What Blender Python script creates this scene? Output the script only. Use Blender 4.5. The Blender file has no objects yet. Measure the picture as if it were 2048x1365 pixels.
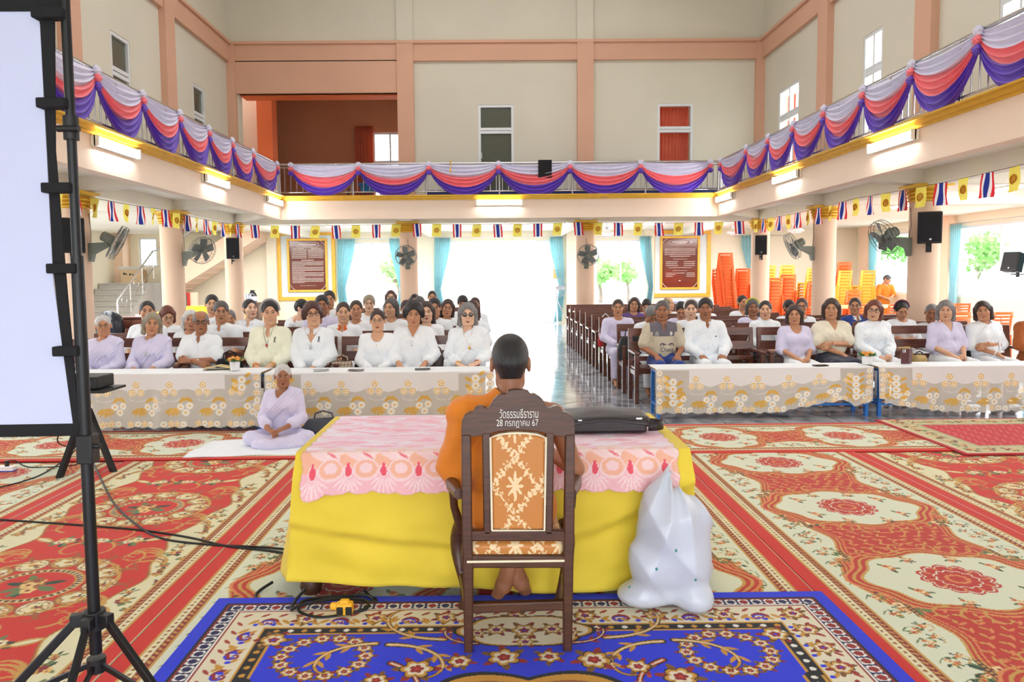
import bpy, math, random
import numpy as np
from mathutils import Vector, Matrix, Euler
random.seed(7)
rng = np.random.default_rng(11)
SC = bpy.context.scene
COL = SC.collection
PI = math.pi
# ------------------------------------------------------------------ camera
CAM_H = 1.55
FPX = 1500.0
PITCH, YAW, ROLL = math.radians(4.0), math.radians(0.4), math.radians(0.5)
PX0, PY0 = 995.0, 655.0
_cp, _sp = math.cos(PITCH), math.sin(PITCH)
_cy, _sy = math.cos(YAW), math.sin(YAW)
FW = np.array([_sy * _cp, _cy * _cp, -_sp])
_r = np.array([_cy, -_sy, 0.0])
_u = np.cross(_r, FW)
RT = math.cos(ROLL) * _r - math.sin(ROLL) * _u
UP = math.cos(ROLL) * _u + math.sin(ROLL) * _r
cam_data = bpy.data.cameras.new('camera')
cam = bpy.data.objects.new('camera', cam_data)
COL.objects.link(cam)
cam.matrix_world = Matrix(((RT[0], UP[0], -FW[0], 0.0), (RT[1], UP[1], -FW[1], 0.0), (RT[2], UP[2], -FW[2], CAM_H), (0, 0, 0, 1)))
cam_data.sensor_fit = 'HORIZONTAL'
cam_data.sensor_width = 36.0
cam_data.lens = 36.0 * FPX / 2048.0
cam_data.shift_x = (1024.0 - PX0) / 2048.0
cam_data.shift_y = -(682.5 - PY0) / 2048.0
cam_data.clip_start = 0.05
cam_data.clip_end = 300.0
SC.camera = cam
def at(x, y, Y):
 """point of the photograph at distance Y into the hall"""
 d = FW + RT * (x - PX0) / FPX - UP * (y - PY0) / FPX
 return np.array([0, 0, CAM_H]) + d * (Y / d[1])
def at_x(x, y, X):
 d = FW + RT * (x - PX0) / FPX - UP * (y - PY0) / FPX
 return np.array([0, 0, CAM_H]) + d * (X / d[0])
def at_z(x, y, h=0.0):
 d = FW + RT * (x - PX0) / FPX - UP * (y - PY0) / FPX
 return np.array([0, 0, CAM_H]) + d * ((h - CAM_H) / d[2])
# ------------------------------------------------------------------ world, exposure, large lights
SC.view_settings.view_transform = 'Standard'
SC.view_settings.look = 'None'
SC.view_settings.gamma = 1.0
SC.view_settings.use_curve_mapping = False
SC.view_settings.exposure = 0.68
world = bpy.data.worlds.new('daylight')
SC.world = world
world.use_nodes = True
_bg = world.node_tree.nodes['Background']
_bg.inputs['Color'].default_value = (0.90, 0.95, 1.0, 1)
_bg.inputs['Strength'].default_value = 4.2
def area_lamp(name, loc, rot, sx, sy, power, col=(1, 1, 1), spread=180):
 d = bpy.data.lights.new(name, 'AREA')
 d.shape = 'RECTANGLE'
 d.size, d.size_y = sx, sy
 d.energy = power
 d.color = col
 d.spread = math.radians(spread)
 o = bpy.data.objects.new(name, d)
 COL.objects.link(o)
 o.location = loc
 o.rotation_euler = rot
 return o
# added fill lamps under the unseen high ceiling, brightening tables and carpets
for _y, _p in ((3.0, 38), (8.5, 105), (13.0, 95)):
 area_lamp('hall_fill_lamp', (0.1, _y, 8.9), (0, 0, 0), 7.0, 1.2, _p, (0.96, 0.98, 1.0))
# tubes on the ceilings of the side aisles and the rear aisle
area_lamp('aisle_ceiling_light', (8.6, 13.0, 2.92), (0, 0, 0), 1.6, 14.0, 330, (0.97, 0.98, 1.0))
area_lamp('aisle_ceiling_light', (-8.4, 13.0, 2.92), (0, 0, 0), 1.6, 14.0, 330, (0.97, 0.98, 1.0))
area_lamp('aisle_ceiling_light', (0.1, 20.5, 2.92), (0, 0, 0), 16.0, 1.6, 420, (0.97, 0.98, 1.0))
area_lamp('upper_room_fill', (2.6, 18.9, 6.25), (0, 0, 0), 5.0, 1.0, 90, (1.0, 0.97, 0.93))  # fill lamp added in the closed room to brighten the door curtain
# added fill lamp behind the camera, standing in for light from the front
area_lamp('front_fill_lamp', (0.2, -2.4, 5.2), (math.radians(62), 0, 0), 8.0, 2.5, 40, (0.96, 0.98, 1.0))
# ------------------------------------------------------------------ mesh helpers
def lin(c):
 """'#rrggbb' or an 0-255 triple to linear RGB"""
 if isinstance(c, str):
  c = [int(c[i:i + 2], 16) for i in (1, 3, 5)]
 out = []
 for v in c:
  v = v / 255.0
  out.append(v / 12.92 if v <= 0.04045 else ((v + 0.055) / 1.055) ** 2.4)
 return tuple(out)
class MB:
 """collects shapes, builds one mesh"""
 def __init__(self):
  self.v, self.f, self.m = [], [], []
 def add(self, vs, fs, mi=0):
  o = len(self.v)
  self.v.extend([tuple(float(c) for c in p) for p in vs])
  for f in fs:
   self.f.append(tuple(i + o for i in f))
   self.m.append(mi)
  return self
 def box(self, c, s, rot=None, mi=0):
  vs = []
  for dz in (-.5, .5):
   for dx, dy in ((-.5, -.5), (.5, -.5), (.5, .5), (-.5, .5)):
    p = Vector((dx * s[0], dy * s[1], dz * s[2]))
    if rot is not None:
     p = rot @ p
    vs.append((p.x + c[0], p.y + c[1], p.z + c[2]))
  return self.add(vs, [(3, 2, 1, 0), (4, 5, 6, 7), (0, 1, 5, 4), (1, 2, 6, 5), (2, 3, 7, 6), (3, 0, 4, 7)], mi)
 def bar(self, a, b, w, d, mi=0, side=None):
  """square bar from a to b"""
  a, b = Vector(a), Vector(b)
  z = (b - a)
  L = z.length
  z = z / L
  x = Vector(side) if side else (Vector((0, 0, 1)) if abs(z.z) < .9 else Vector((0, 1, 0)))
  y = z.cross(x).normalized()
  x = y.cross(z).normalized()
  R = Matrix((x, y, z)).transposed()
  return self.box((a + b) / 2, (w, d, L), R, mi)
 def tube(self, pts, r, seg=10, mi=0, caps=True, flat=None):
  pts = [Vector(p) for p in pts]
  n = len(pts)
  rs = r if isinstance(r, (list, tuple)) else [r] * n
  t0 = (pts[1] - pts[0]).normalized()
  ref = Vector((0, 0, 1)) if abs(t0.z) < .9 else Vector((1, 0, 0))
  x = (ref - t0 * ref.dot(t0)).normalized()
  vs = []
  for i in range(n):
   a = pts[max(0, i - 1)]
   b = pts[min(n - 1, i + 1)]
   t = (b - a)
   t = t.normalized() if t.length > 1e-9 else t0
   x = x - t * x.dot(t)
   if x.length < 1e-6:
    x = t.orthogonal()
   x.normalize()
   y = t.cross(x)
   for k in range(seg):
    an = 2 * PI * k / seg
    ry = rs[i] * (flat or 1.0)
    p = pts[i] + x * math.cos(an) * rs[i] + y * math.sin(an) * ry
    vs.append(p)
  fs = []
  for i in range(n - 1):
   for k in range(seg):
    k2 = (k + 1) % seg
    fs.append((i * seg + k, i * seg + k2, (i + 1) * seg + k2, (i + 1) * seg + k))
  if caps:
   fs.append(tuple(reversed(range(seg))))
   fs.append(tuple(range((n - 1) * seg, n * seg)))
  return self.add(vs, fs, mi)
 def cyl(self, a, b, r, r2=None, seg=16, mi=0):
  return self.tube([a, b], [r, r if r2 is None else r2], seg, mi)
 def lathe(self, prof, c=(0, 0, 0), seg=20, mi=0, sx=1.0, sy=1.0):
  vs = []
  for r, z in prof:
   for k in range(seg):
    an = 2 * PI * k / seg
    vs.append((c[0] + r * math.cos(an) * sx, c[1] + r * math.sin(an) * sy, c[2] + z))
  fs = []
  n = len(prof)
  for i in range(n - 1):
   for k in range(seg):
    k2 = (k + 1) % seg
    fs.append((i * seg + k, i * seg + k2, (i + 1) * seg + k2, (i + 1) * seg + k))
  fs.append(tuple(reversed(range(seg))))
  fs.append(tuple(range((n - 1) * seg, n * seg)))
  return self.add(vs, fs, mi)
 def ell(self, c, r, seg=14, rings=9, rot=None, mi=0):
  vs, fs = [], []
  for i in range(rings + 1):
   th = PI * i / rings
   for k in range(seg):
    an = 2 * PI * k / seg
    p = Vector((r[0] * math.sin(th) * math.cos(an), r[1] * math.sin(th) * math.sin(an), r[2] * math.cos(th)))
    if rot is not None:
     p = rot @ p
    vs.append((p.x + c[0], p.y + c[1], p.z + c[2]))
  for i in range(rings):
   for k in range(seg):
    k2 = (k + 1) % seg
    fs.append((i * seg + k, (i + 1) * seg + k, (i + 1) * seg + k2, i * seg + k2))
  return self.add(vs, fs, mi)
 def prism(self, poly, d, M=None, mi=0):
  """polygon in xz, thickness d along y (centred), then matrix M"""
  n = len(poly)
  vs = [Vector((p[0], -d / 2, p[1])) for p in poly] + [Vector((p[0], d / 2, p[1])) for p in poly]
  if M is not None:
   vs = [M @ p for p in vs]
  fs = [tuple(range(n)), tuple(reversed(range(n, 2 * n)))]
  for i in range(n):
   j = (i + 1) % n
   fs.append((j, i, n + i, n + j))
  return self.add(vs, fs, mi)
 def grid(self, A, mi=0, flip=False):
  """array [n, m, 3]"""
  n, m = A.shape[:2]
  fs = []
  for i in range(n - 1):
   for j in range(m - 1):
    q = (i * m + j, i * m + j + 1, (i + 1) * m + j + 1, (i + 1) * m + j)
    fs.append(tuple(reversed(q)) if flip else q)
  return self.add(A.reshape(-1, 3), fs, mi)
 def mesh(self, name, mats, smooth=True, angle=40):
  me = bpy.data.meshes.new(name)
  me.from_pydata(self.v, [], self.f)
  if not isinstance(mats, (list, tuple)):
   mats = [mats]
  for m in mats:
   me.materials.append(m)
  if len(mats) > 1:
   me.polygons.foreach_set('material_index', self.m)
  finish(me, smooth, angle)
  return me
 def build(self, name, mats, parent=None, smooth=True, angle=40, loc=None, rot=None):
  return link(name, self.mesh(name, mats, smooth, angle), parent, loc, rot)
def finish(me, smooth=True, angle=40):
 if smooth:
  me.polygons.foreach_set('use_smooth', [True] * len(me.polygons))
  if angle:
   me.set_sharp_from_angle(angle=math.radians(angle))
 me.update()
def link(name, me, parent=None, loc=None, rot=None):
 o = bpy.data.objects.new(name, me)
 COL.objects.link(o)
 if parent is not None:
  o.parent = parent
 if loc is not None:
  o.location = loc
 if rot is not None:
  o.rotation_euler = rot
 return o
def np_mesh(name, V, Fq, mats, smooth=True, mi=None, angle=None):
 """fast mesh from numpy arrays; Fq [n,4] or [n,3]"""
 me = bpy.data.meshes.new(name)
 V = np.asarray(V, np.float32).reshape(-1, 3)
 Fq = np.asarray(Fq, np.int32)
 k = Fq.shape[1]
 me.vertices.add(len(V))
 me.vertices.foreach_set('co', V.ravel())
 me.loops.add(Fq.size)
 me.loops.foreach_set('vertex_index', Fq.ravel())
 me.polygons.add(len(Fq))
 me.polygons.foreach_set('loop_start', np.arange(0, Fq.size, k, dtype=np.int32))
 me.polygons.foreach_set('loop_total', np.full(len(Fq), k, np.int32))
 for m in (mats if isinstance(mats, (list, tuple)) else [mats]):
  me.materials.append(m)
 if mi is not None:
  me.polygons.foreach_set('material_index', np.asarray(mi, np.int32))
 me.update(calc_edges=True)
 if smooth:
  me.polygons.foreach_set('use_smooth', np.ones(len(Fq), bool))
  if angle:
   me.set_sharp_from_angle(angle=math.radians(angle))
 return me
def grid_faces(n, m, flip=False):
 i, j = np.meshgrid(np.arange(n - 1), np.arange(m - 1), indexing='ij')
 a = i * m + j
 q = np.stack([a, a + 1, a + m + 1, a + m], -1).reshape(-1, 4)
 return q[:, ::-1] if flip else q
def empty(name, loc=(0, 0, 0), rotz=0.0):
 o = bpy.data.objects.new(name, None)
 COL.objects.link(o)
 o.location = loc
 o.rotation_euler = (0, 0, rotz)
 o.empty_display_size = 0.1
 return o
def tag(o, label=None, cat=None, group=None, kind=None):
 if label:
  o['label'] = label
 if cat:
  o['category'] = cat
 if group:
  o['group'] = group
 if kind:
  o['kind'] = kind
 return o
def struct(o, label=None):
 o['kind'] = 'structure'
 if label:
  o['label'] = label
 return o
def bevel(o, w=0.004, seg=2):
 m = o.modifiers.new('edge', 'BEVEL')
 m.width = w
 m.segments = seg
 m.limit_method = 'ANGLE'
 return o
def dup(root, loc=None, rotz=None, label=None, group=None):
 r = root.copy()
 COL.objects.link(r)
 if loc is not None:
  r.location = loc
 if rotz is not None:
  r.rotation_euler = (0, 0, rotz)
 if label:
  r['label'] = label
 if group:
  r['group'] = group
 for ch in list(root.children):
  c = ch.copy()
  COL.objects.link(c)
  c.parent = r
  for g in list(ch.children):
   d = g.copy()
   COL.objects.link(d)
   d.parent = c
 return r
_ORD = 'first second third fourth fifth sixth seventh eighth ninth tenth eleventh twelfth thirteenth fourteenth fifteenth sixteenth seventeenth eighteenth nineteenth twentieth'.split()
def nth(i):
 if i < 20:
  return _ORD[i]
 return ('twenty-' if i < 29 else 'thirty-') + _ORD[(i - 20) % 10] if i != 29 else 'thirtieth'
# ------------------------------------------------------------------ materials
MATS = {}
def _nt(name):
 m = bpy.data.materials.new(name)
 m.use_nodes = True
 nt = m.node_tree
 return m, nt, nt.nodes['Principled BSDF']
def mat(name, col, rough=0.6, metal=0.0, var=0.06, scale=8.0, bump=0.0, bscale=None, stretch=(1, 1, 1), spec=0.5, sheen=0.0, trans=0.0, alpha=1.0, coat=0.0, obj=True, sub=0.0):
 """principled material whose colour wanders a little with noise"""
 if name in MATS:
  return MATS[name]
 m, nt, b = _nt(name)
 c = lin(col) if not (isinstance(col, tuple) and max(col) <= 1.0) else col
 tc = nt.nodes.new('ShaderNodeTexCoord')
 mp = nt.nodes.new('ShaderNodeMapping')
 mp.inputs['Scale'].default_value = stretch
 nt.links.new(tc.outputs['Object' if obj else 'Generated'], mp.inputs['Vector'])
 nz = nt.nodes.new('ShaderNodeTexNoise')
 nz.inputs['Scale'].default_value = scale
 nz.inputs['Detail'].default_value = 5.0
 nt.links.new(mp.outputs[0], nz.inputs['Vector'])
 cr = nt.nodes.new('ShaderNodeValToRGB')
 cr.color_ramp.elements[0].position = 0.3
 cr.color_ramp.elements[1].position = 0.7
 cr.color_ramp.elements[0].color = tuple(max(0, v * (1 - var)) for v in c) + (1,)
 cr.color_ramp.elements[1].color = tuple(min(1, v * (1 + var)) for v in c) + (1,)
 nt.links.new(nz.outputs['Fac'], cr.inputs[0])
 nt.links.new(cr.outputs[0], b.inputs['Base Color'])
 b.inputs['Roughness'].default_value = rough
 b.inputs['Metallic'].default_value = metal
 b.inputs['Specular IOR Level'].default_value = spec
 if sheen:
  b.inputs['Sheen Weight'].default_value = sheen
 if trans:
  b.inputs['Transmission Weight'].default_value = trans
 if coat:
  b.inputs['Coat Weight'].default_value = coat
 if alpha < 1:
  b.inputs['Alpha'].default_value = alpha
 if sub:
  b.inputs['Subsurface Weight'].default_value = sub
  b.inputs['Subsurface Radius'].default_value = (0.02, 0.008, 0.004)
  b.inputs['Subsurface Scale'].default_value = 0.5
 if bump:
  n2 = nt.nodes.new('ShaderNodeTexNoise')
  n2.inputs['Scale'].default_value = bscale or scale * 3
  n2.inputs['Detail'].default_value = 4.0
  nt.links.new(mp.outputs[0], n2.inputs['Vector'])
  bp = nt.nodes.new('ShaderNodeBump')
  bp.inputs['Strength'].default_value = bump
  bp.inputs['Distance'].default_value = 0.02
  nt.links.new(n2.outputs['Fac'], bp.inputs['Height'])
  nt.links.new(bp.outputs[0], b.inputs['Normal'])
 MATS[name] = m
 return m
def emit(name, col, s):
 m, nt, b = _nt(name)
 b.inputs['Base Color'].default_value = tuple(col) + (1,)
 b.inputs['Emission Color'].default_value = tuple(col) + (1,)
 b.inputs['Emission Strength'].default_value = s
 return m
def wood(name, c1, c2, rough=0.35, scale=3.0, stretch=(1, 1, 12), coat=0.2):
 m, nt, b = _nt(name)
 tc = nt.nodes.new('ShaderNodeTexCoord')
 mp = nt.nodes.new('ShaderNodeMapping')
 mp.inputs['Scale'].default_value = stretch
 nt.links.new(tc.outputs['Object'], mp.inputs['Vector'])
 nz = nt.nodes.new('ShaderNodeTexNoise')
 nz.inputs['Scale'].default_value = scale
 nz.inputs['Detail'].default_value = 8.0
 nz.inputs['Distortion'].default_value = 1.2
 nt.links.new(mp.outputs[0], nz.inputs['Vector'])
 cr = nt.nodes.new('ShaderNodeValToRGB')
 cr.color_ramp.elements[0].position = 0.35
 cr.color_ramp.elements[1].position = 0.68
 cr.color_ramp.elements[0].color = lin(c1) + (1,)
 cr.color_ramp.elements[1].color = lin(c2) + (1,)
 nt.links.new(nz.outputs['Fac'], cr.inputs[0])
 nt.links.new(cr.outputs[0], b.inputs['Base Color'])
 b.inputs['Roughness'].default_value = rough
 b.inputs['Coat Weight'].default_value = coat
 b.inputs['Coat Roughness'].default_value = 0.25
 return m
def attr_mat(name, rough=0.9, alpha=False, sheen=0.0, bump=0.3, bscale=400.0, translucent=0.0):
 """woven or printed pattern carried by the mesh's own colour attribute, with a pile bump"""
 m, nt, b = _nt(name)
 a = nt.nodes.new('ShaderNodeAttribute')
 a.attribute_name = 'weave'
 nz = nt.nodes.new('ShaderNodeTexNoise')
 nz.inputs['Scale'].default_value = bscale
 tc = nt.nodes.new('ShaderNodeTexCoord')
 nt.links.new(tc.outputs['Object'], nz.inputs['Vector'])
 mx = nt.nodes.new('ShaderNodeMixRGB')
 mx.blend_type = 'MULTIPLY'
 mx.inputs['Fac'].default_value = 0.12
 nt.links.new(a.outputs['Color'], mx.inputs[1])
 nt.links.new(nz.outputs['Fac'], mx.inputs[2])
 gm = nt.nodes.new('ShaderNodeBrightContrast')
 gm.inputs['Bright'].default_value = 0.0
 nt.links.new(mx.outputs[0], gm.inputs['Color'])
 nt.links.new(gm.outputs[0], b.inputs['Base Color'])
 b.inputs['Roughness'].default_value = rough
 b.inputs['Specular IOR Level'].default_value = 0.2
 if sheen:
  b.inputs['Sheen Weight'].default_value = sheen
 bp = nt.nodes.new('ShaderNodeBump')
 bp.inputs['Strength'].default_value = bump
 bp.inputs['Distance'].default_value = 0.004
 nt.links.new(nz.outputs['Fac'], bp.inputs['Height'])
 nt.links.new(bp.outputs[0], b.inputs['Normal'])
 if alpha:
  nt.links.new(a.outputs['Alpha'], b.inputs['Alpha'])
 return m
def set_weave(me, rgba):
 ca = me.color_attributes.new('weave', 'FLOAT_COLOR', 'POINT')
 ca.data.foreach_set('color', np.asarray(rgba, np.float32).ravel())
M_CREAM = mat('cream_plaster', (248, 238, 214), 0.8, var=0.025, scale=1.2, bump=0.04, bscale=60)
M_UPPER = mat('beige_plaster', (222, 217, 200), 0.85, var=0.03, scale=0.8, bump=0.04, bscale=60)
M_SALMON = mat('salmon_paint', (245, 212, 184), 0.7, var=0.03, scale=1.5, bump=0.03, bscale=60)
M_PEACH = mat('pale_peach_paint', (248, 226, 205), 0.7, var=0.025, scale=1.5)
M_TERRA = mat('terracotta_paint', (206, 140, 110), 0.75, var=0.04, scale=1.0, bump=0.04, bscale=50)
M_ORPAINT = mat('orange_paint', (240, 120, 66), 0.7, var=0.04, scale=1.0)
M_WHITEPAINT = mat('white_ceiling_paint', (248, 243, 228), 0.85, var=0.02, scale=1.0)
M_GOLD = mat('gold_paint', (226, 180, 60), 0.35, 0.35, var=0.08, scale=6)
M_WHITEFRAME = mat('white_aluminium', (232, 236, 240), 0.4, 0.1, var=0.02)
M_STEEL = mat('polished_steel', (205, 205, 208), 0.22, 1.0, var=0.03)
M_BLACK = mat('black_powder_coat', (22, 23, 26), 0.4, 0.2, var=0.1)
M_BLACKFAB = mat('black_webbing', (18, 18, 22), 0.85, var=0.15, scale=40)
M_BLACKPL = mat('black_plastic', (24, 24, 26), 0.5, var=0.1)
M_RUBBER = mat('black_rubber_cable', (16, 16, 17), 0.55, var=0.1)
def thin_mat(name, col, tr=0.45, rough=0.8, var=0.05, scale=6):
 """thin cloth that lets light through"""
 m = mat(name, col, rough, var=var, scale=scale)
 nt = m.node_tree
 b = nt.nodes['Principled BSDF']
 t = nt.nodes.new('ShaderNodeBsdfTranslucent')
 t.inputs['Color'].default_value = lin(col) + (1,)
 mx = nt.nodes.new('ShaderNodeMixShader')
 mx.inputs[0].default_value = tr
 nt.links.new(b.outputs[0], mx.inputs[1])
 nt.links.new(t.outputs[0], mx.inputs[2])
 nt.links.new(mx.outputs[0], nt.nodes['Material Output'].inputs['Surface'])
 return m
# ------------------------------------------------------------------ the hall
XL, XR, YB = -5.8, 6.08, 17.0            # column lines
BAY_Y = (7.35, 10.55, 13.73, 17.0)
BAY_X = (-5.8, -1.87, 2.11, 6.08)
OXL, OXR, OYB = -11.75, 11.68, 24.0      # outer walls
EXL, EXR, EYB = -4.35, 4.7, 15.7         # balcony edge
Y0 = -3.2                                # unseen front of the hall, behind the camera
ZT = 9.1
def pierced(axis, pos, thick, u0, u1, z0, z1, holes, mi=0, mb=None):
 """wall in the plane axis = pos, between u0..u1 and z0..z1, with rectangular openings"""
 mb = mb or MB()
 us = sorted({u0, u1, *[h[0] for h in holes], *[h[1] for h in holes]})
 zs = sorted({z0, z1, *[h[2] for h in holes], *[h[3] for h in holes]})
 for a, b in zip(us, us[1:]):
  run = None
  for c, d in zip(zs, zs[1:]):
   mu, mz = (a + b) / 2, (c + d) / 2
   if any(h[0] < mu < h[1] and h[2] < mz < h[3] for h in holes):
    if run:
     _wb(mb, axis, pos, thick, a, b, run, mi)
    run = None
   else:
    run = (run[0], d) if run else (c, d)
  if run:
   _wb(mb, axis, pos, thick, a, b, run, mi)
 return mb
def _wb(mb, axis, pos, thick, a, b, r, mi):
 if axis == 'y':
  mb.box(((a + b) / 2, pos, (r[0] + r[1]) / 2), (b - a, thick, r[1] - r[0]), None, mi)
 else:
  mb.box((pos, (a + b) / 2, (r[0] + r[1]) / 2), (thick, b - a, r[1] - r[0]), None, mi)
def floor_mat():
 m, nt, b = _nt('polished_stone_tiles')
 tc = nt.nodes.new('ShaderNodeTexCoord')
 br = nt.nodes.new('ShaderNodeTexBrick')
 br.offset = 0.0
 br.inputs['Scale'].default_value = 1.0
 br.inputs['Brick Width'].default_value = 0.6
 br.inputs['Row Height'].default_value = 0.6
 br.inputs['Mortar Size'].default_value = 0.006
 br.inputs['Mortar'].default_value = lin((92, 92, 96)) + (1,)
 nz = nt.nodes.new('ShaderNodeTexNoise')
 nz.inputs['Scale'].default_value = 2.2
 nz.inputs['Detail'].default_value = 9
 nz.inputs['Distortion'].default_value = 1.6
 cr = nt.nodes.new('ShaderNodeValToRGB')
 cr.color_ramp.elements[0].position = 0.36
 cr.color_ramp.elements[1].position = 0.66
 cr.color_ramp.elements[0].color = lin((128, 130, 138)) + (1,)
 cr.color_ramp.elements[1].color = lin((196, 198, 204)) + (1,)
 nt.links.new(tc.outputs['Object'], br.inputs['Vector'])
 nt.links.new(tc.outputs['Object'], nz.inputs['Vector'])
 nt.links.new(nz.outputs['Fac'], cr.inputs[0])
 nt.links.new(cr.outputs[0], br.inputs['Color1'])
 nt.links.new(cr.outputs[0], br.inputs['Color2'])
 nt.links.new(br.outputs['Color'], b.inputs['Base Color'])
 b.inputs['Roughness'].default_value = 0.09
 return m
M_FLOOR = floor_mat()
struct(MB().box(((OXL + OXR) / 2, (Y0 + OYB) / 2, -0.1), (OXR - OXL + .4, OYB - Y0 + .4, 0.2)).build('floor', M_FLOOR))
M_YARD = mat('pale_concrete_yard', (205, 203, 196), 0.9, var=0.08, scale=0.6)
struct(MB().box((0, 10, -0.35), (160, 160, 0.25)).build('ground', M_YARD))
# lower outer walls
struct(pierced('y', OYB + .1, .2, OXL - .2, OXR + .2, 0, 3.1,
    [(-1.62, 2.16, 0, 2.64), (-4.72, -2.9, .55, 2.62), (3.32, 4.95, .55, 2.62), (-11.2, -10.62, 1.9, 2.82)]).build('wall_back', M_CREAM))
RW = [(12.2, 15.2, .9, 2.66), (15.75, 18.85, .9, 2.66), (19.4, 22.9, .9, 2.66), (8.4, 11.4, .9, 2.66)]
struct(pierced('x', OXR + .1, .2, Y0, OYB, 0, 3.1, RW).build('wall_right', M_CREAM))
LW = [(4.5, 7.5, .9, 2.6), (8.4, 11.4, .9, 2.6), (12.2, 15.2, .9, 2.6), (16.2, 18.2, .9, 2.6), (20.4, 21.9, 1.9, 2.5)]
struct(pierced('x', OXL - .1, .2, Y0, OYB, 0, 3.1, LW).build('wall_left', M_CREAM))
# pilasters of the lower outer walls
for k, (x, y, sx, sy) in enumerate([(OXL + .1, 23.75, .36, .5), (-6.95, 23.9, .3, .2), (OXR - .1, 23.2, .2, .55), (OXR - .1, 19.1, .2, .45), (OXR - .1, 15.5, .2, .45), (OXR - .1, 11.8, .2, .45), (2.62, 23.92, .5, .16), (5.02, 23.95, .3, .1)]):
 struct(MB().box((x, y, 1.55), (sx, sy, 3.1)).build('trim_%d' % (k + 1), M_SALMON if k in (0, 2, 3, 4, 5) else M_CREAM))
# slab over the aisles, its beams and the balcony edge
sl = MB()
sl.box(((OXL + EXL - .08) / 2, (Y0 + OYB) / 2, 3.02), (EXL - .08 - OXL, OYB - Y0, .16))
sl.box(((OXR + EXR + .08) / 2, (Y0 + OYB) / 2, 3.02), (OXR - EXR - .08, OYB - Y0, .16))
sl.box(((EXL + EXR) / 2, (EYB + .08 + OYB) / 2, 3.02), (EXR - EXL + .2, OYB - EYB - .08, .16))
struct(sl.build('ceiling_slab', M_WHITEPAINT))
bm_ = MB()
for x in (XL, XR):
 bm_.box((x, (Y0 + YB) / 2 - .1, 2.845), (.23, YB - Y0 - .06, .23))
bm_.box(((XL + XR) / 2, YB, 2.84), (XR - XL, .24, .24))
for y in BAY_Y[:3]:
 for s, x0, xe, xo in ((-1, XL, EXL, OXL), (1, XR, EXR, OXR)):
  # tapered bracket out to the balcony edge, beam back to the outer wall
  bm_.prism([(x0, 2.736), (x0, 2.94), (xe + s * .05, 2.94), (xe + s * .05, 2.86)][::(1 if s < 0 else -1)], .24, Matrix.Translation((0, y, 0)))
  bm_.box(((x0 + xo) / 2, y, 2.86), (abs(xo - x0), .22, .2))
for x in BAY_X:
 bm_.box((x, (EYB + .05 + YB) / 2, 2.85), (.24, YB - EYB - .05, .2))
 bm_.box((x, (OYB + YB) / 2, 2.86), (.22, OYB - YB, .2))
for s, x0, xe in ((-1, XL, EXL), (1, XR, EXR)):
 L_ = math.hypot(xe - x0, YB - EYB) - .1
 bm_.prism([(0, 2.742), (0, 2.94), (L_, 2.94), (L_, 2.86)], .2, Matrix.Translation((x0, YB, 0)) @ Matrix.Rotation(math.atan2(EYB - YB, xe - x0), 4, 'Z'))
struct(bm_.build('ceiling_beam', M_WHITEPAINT))
ed = MB()
ed.box((EXL - .08, (Y0 + EYB) / 2, 2.93), (.16, EYB - Y0 + .0, .4))
ed.box((EXR + .08, (Y0 + EYB) / 2, 2.93), (.16, EYB - Y0 + .0, .4))
ed.box(((EXL + EXR) / 2, EYB + .08, 2.93), (EXR - EXL + .32, .16, .4))
struct(ed.build('wall_balcony_edge', M_PEACH))
tr = MB()
for dz, w, h in ((3.165, .10, .05), (3.125, .06, .03), (3.195, .16, .02)):
 tr.box((EXL - .08 + .08 + w / 2 - .04, (Y0 + EYB) / 2, dz), (w, EYB - Y0 - w, h))
 tr.box((EXR - w / 2 + .04, (Y0 + EYB) / 2, dz), (w, EYB - Y0 - w, h))
 tr.box(((EXL + EXR) / 2, EYB - w / 2 + .04, dz), (EXR - EXL, w, h))
struct(tr.build('trim_balcony_ledge', M_GOLD))
# columns with gold capitals
cap_prof = [(.20, 0), (.225, .015), (.225, .03), (.205, .04), (.215, .05), (.235, .065), (.235, .08), (.215, .09), (.225, .1), (.25, .115), (.25, .13), (.23, .145), (.245, .16), (.285, .19), (.285, .215)]
shaft = MB().lathe([(.2, 0), (.2, 2.51)], seg=40).mesh('column', M_SALMON)
plinth = MB().box((0, 0, .06), (.5, .5, .12)).mesh('plinth', M_SALMON)
capm = MB().lathe(cap_prof, (0, 0, 2.51), 40).box((0, 0, 2.735), (.5, .5, .03)).mesh('capital', M_GOLD, angle=25)
for x, y in [(x, YB) for x in BAY_X] + [(x, y) for y in BAY_Y[:3] for x in (XL, XR)]:
 c = struct(link('column', shaft, loc=(x, y, 0)))
 link('capital', capm, c)
 link('plinth', plinth, c)
# upper walls on the column lines
U1 = (4.80, 5.33)
LU = [(11.8, 12.42, 3.2, 5.35), (14.98, 15.58, 3.2, 5.35), (8.5, 9.14, 3.2, 5.35)]
RU = [(11.83, 12.45, 3.2, 5.35), (15.0, 16.05, 3.2, 5.35), (8.45, 9.14, 3.2, 5.35)]
struct(pierced('x', XL - .1, .2, Y0, YB + .2, 3.1, ZT, LU).build('wall_upper_left', M_UPPER))
struct(pierced('x', XR + .1, .2, Y0, YB + .2, 3.1, ZT, RU).build('wall_upper_right', M_UPPER))
struct(pierced('y', YB + .1, .2, XL, XR, 3.1, ZT, [(-5.57, -1.9, 3.1, 5.6), (-.27, .52, 3.1, 5.33), (3.73, 4.53, 3.1, 5.33)]).build('wall_upper_back', M_UPPER))
struct(MB().box(((XL + XR) / 2, (Y0 + YB) / 2, ZT + .1), (XR - XL + .4, YB - Y0 + .6, .2)).build('ceiling', M_WHITEPAINT))
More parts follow.
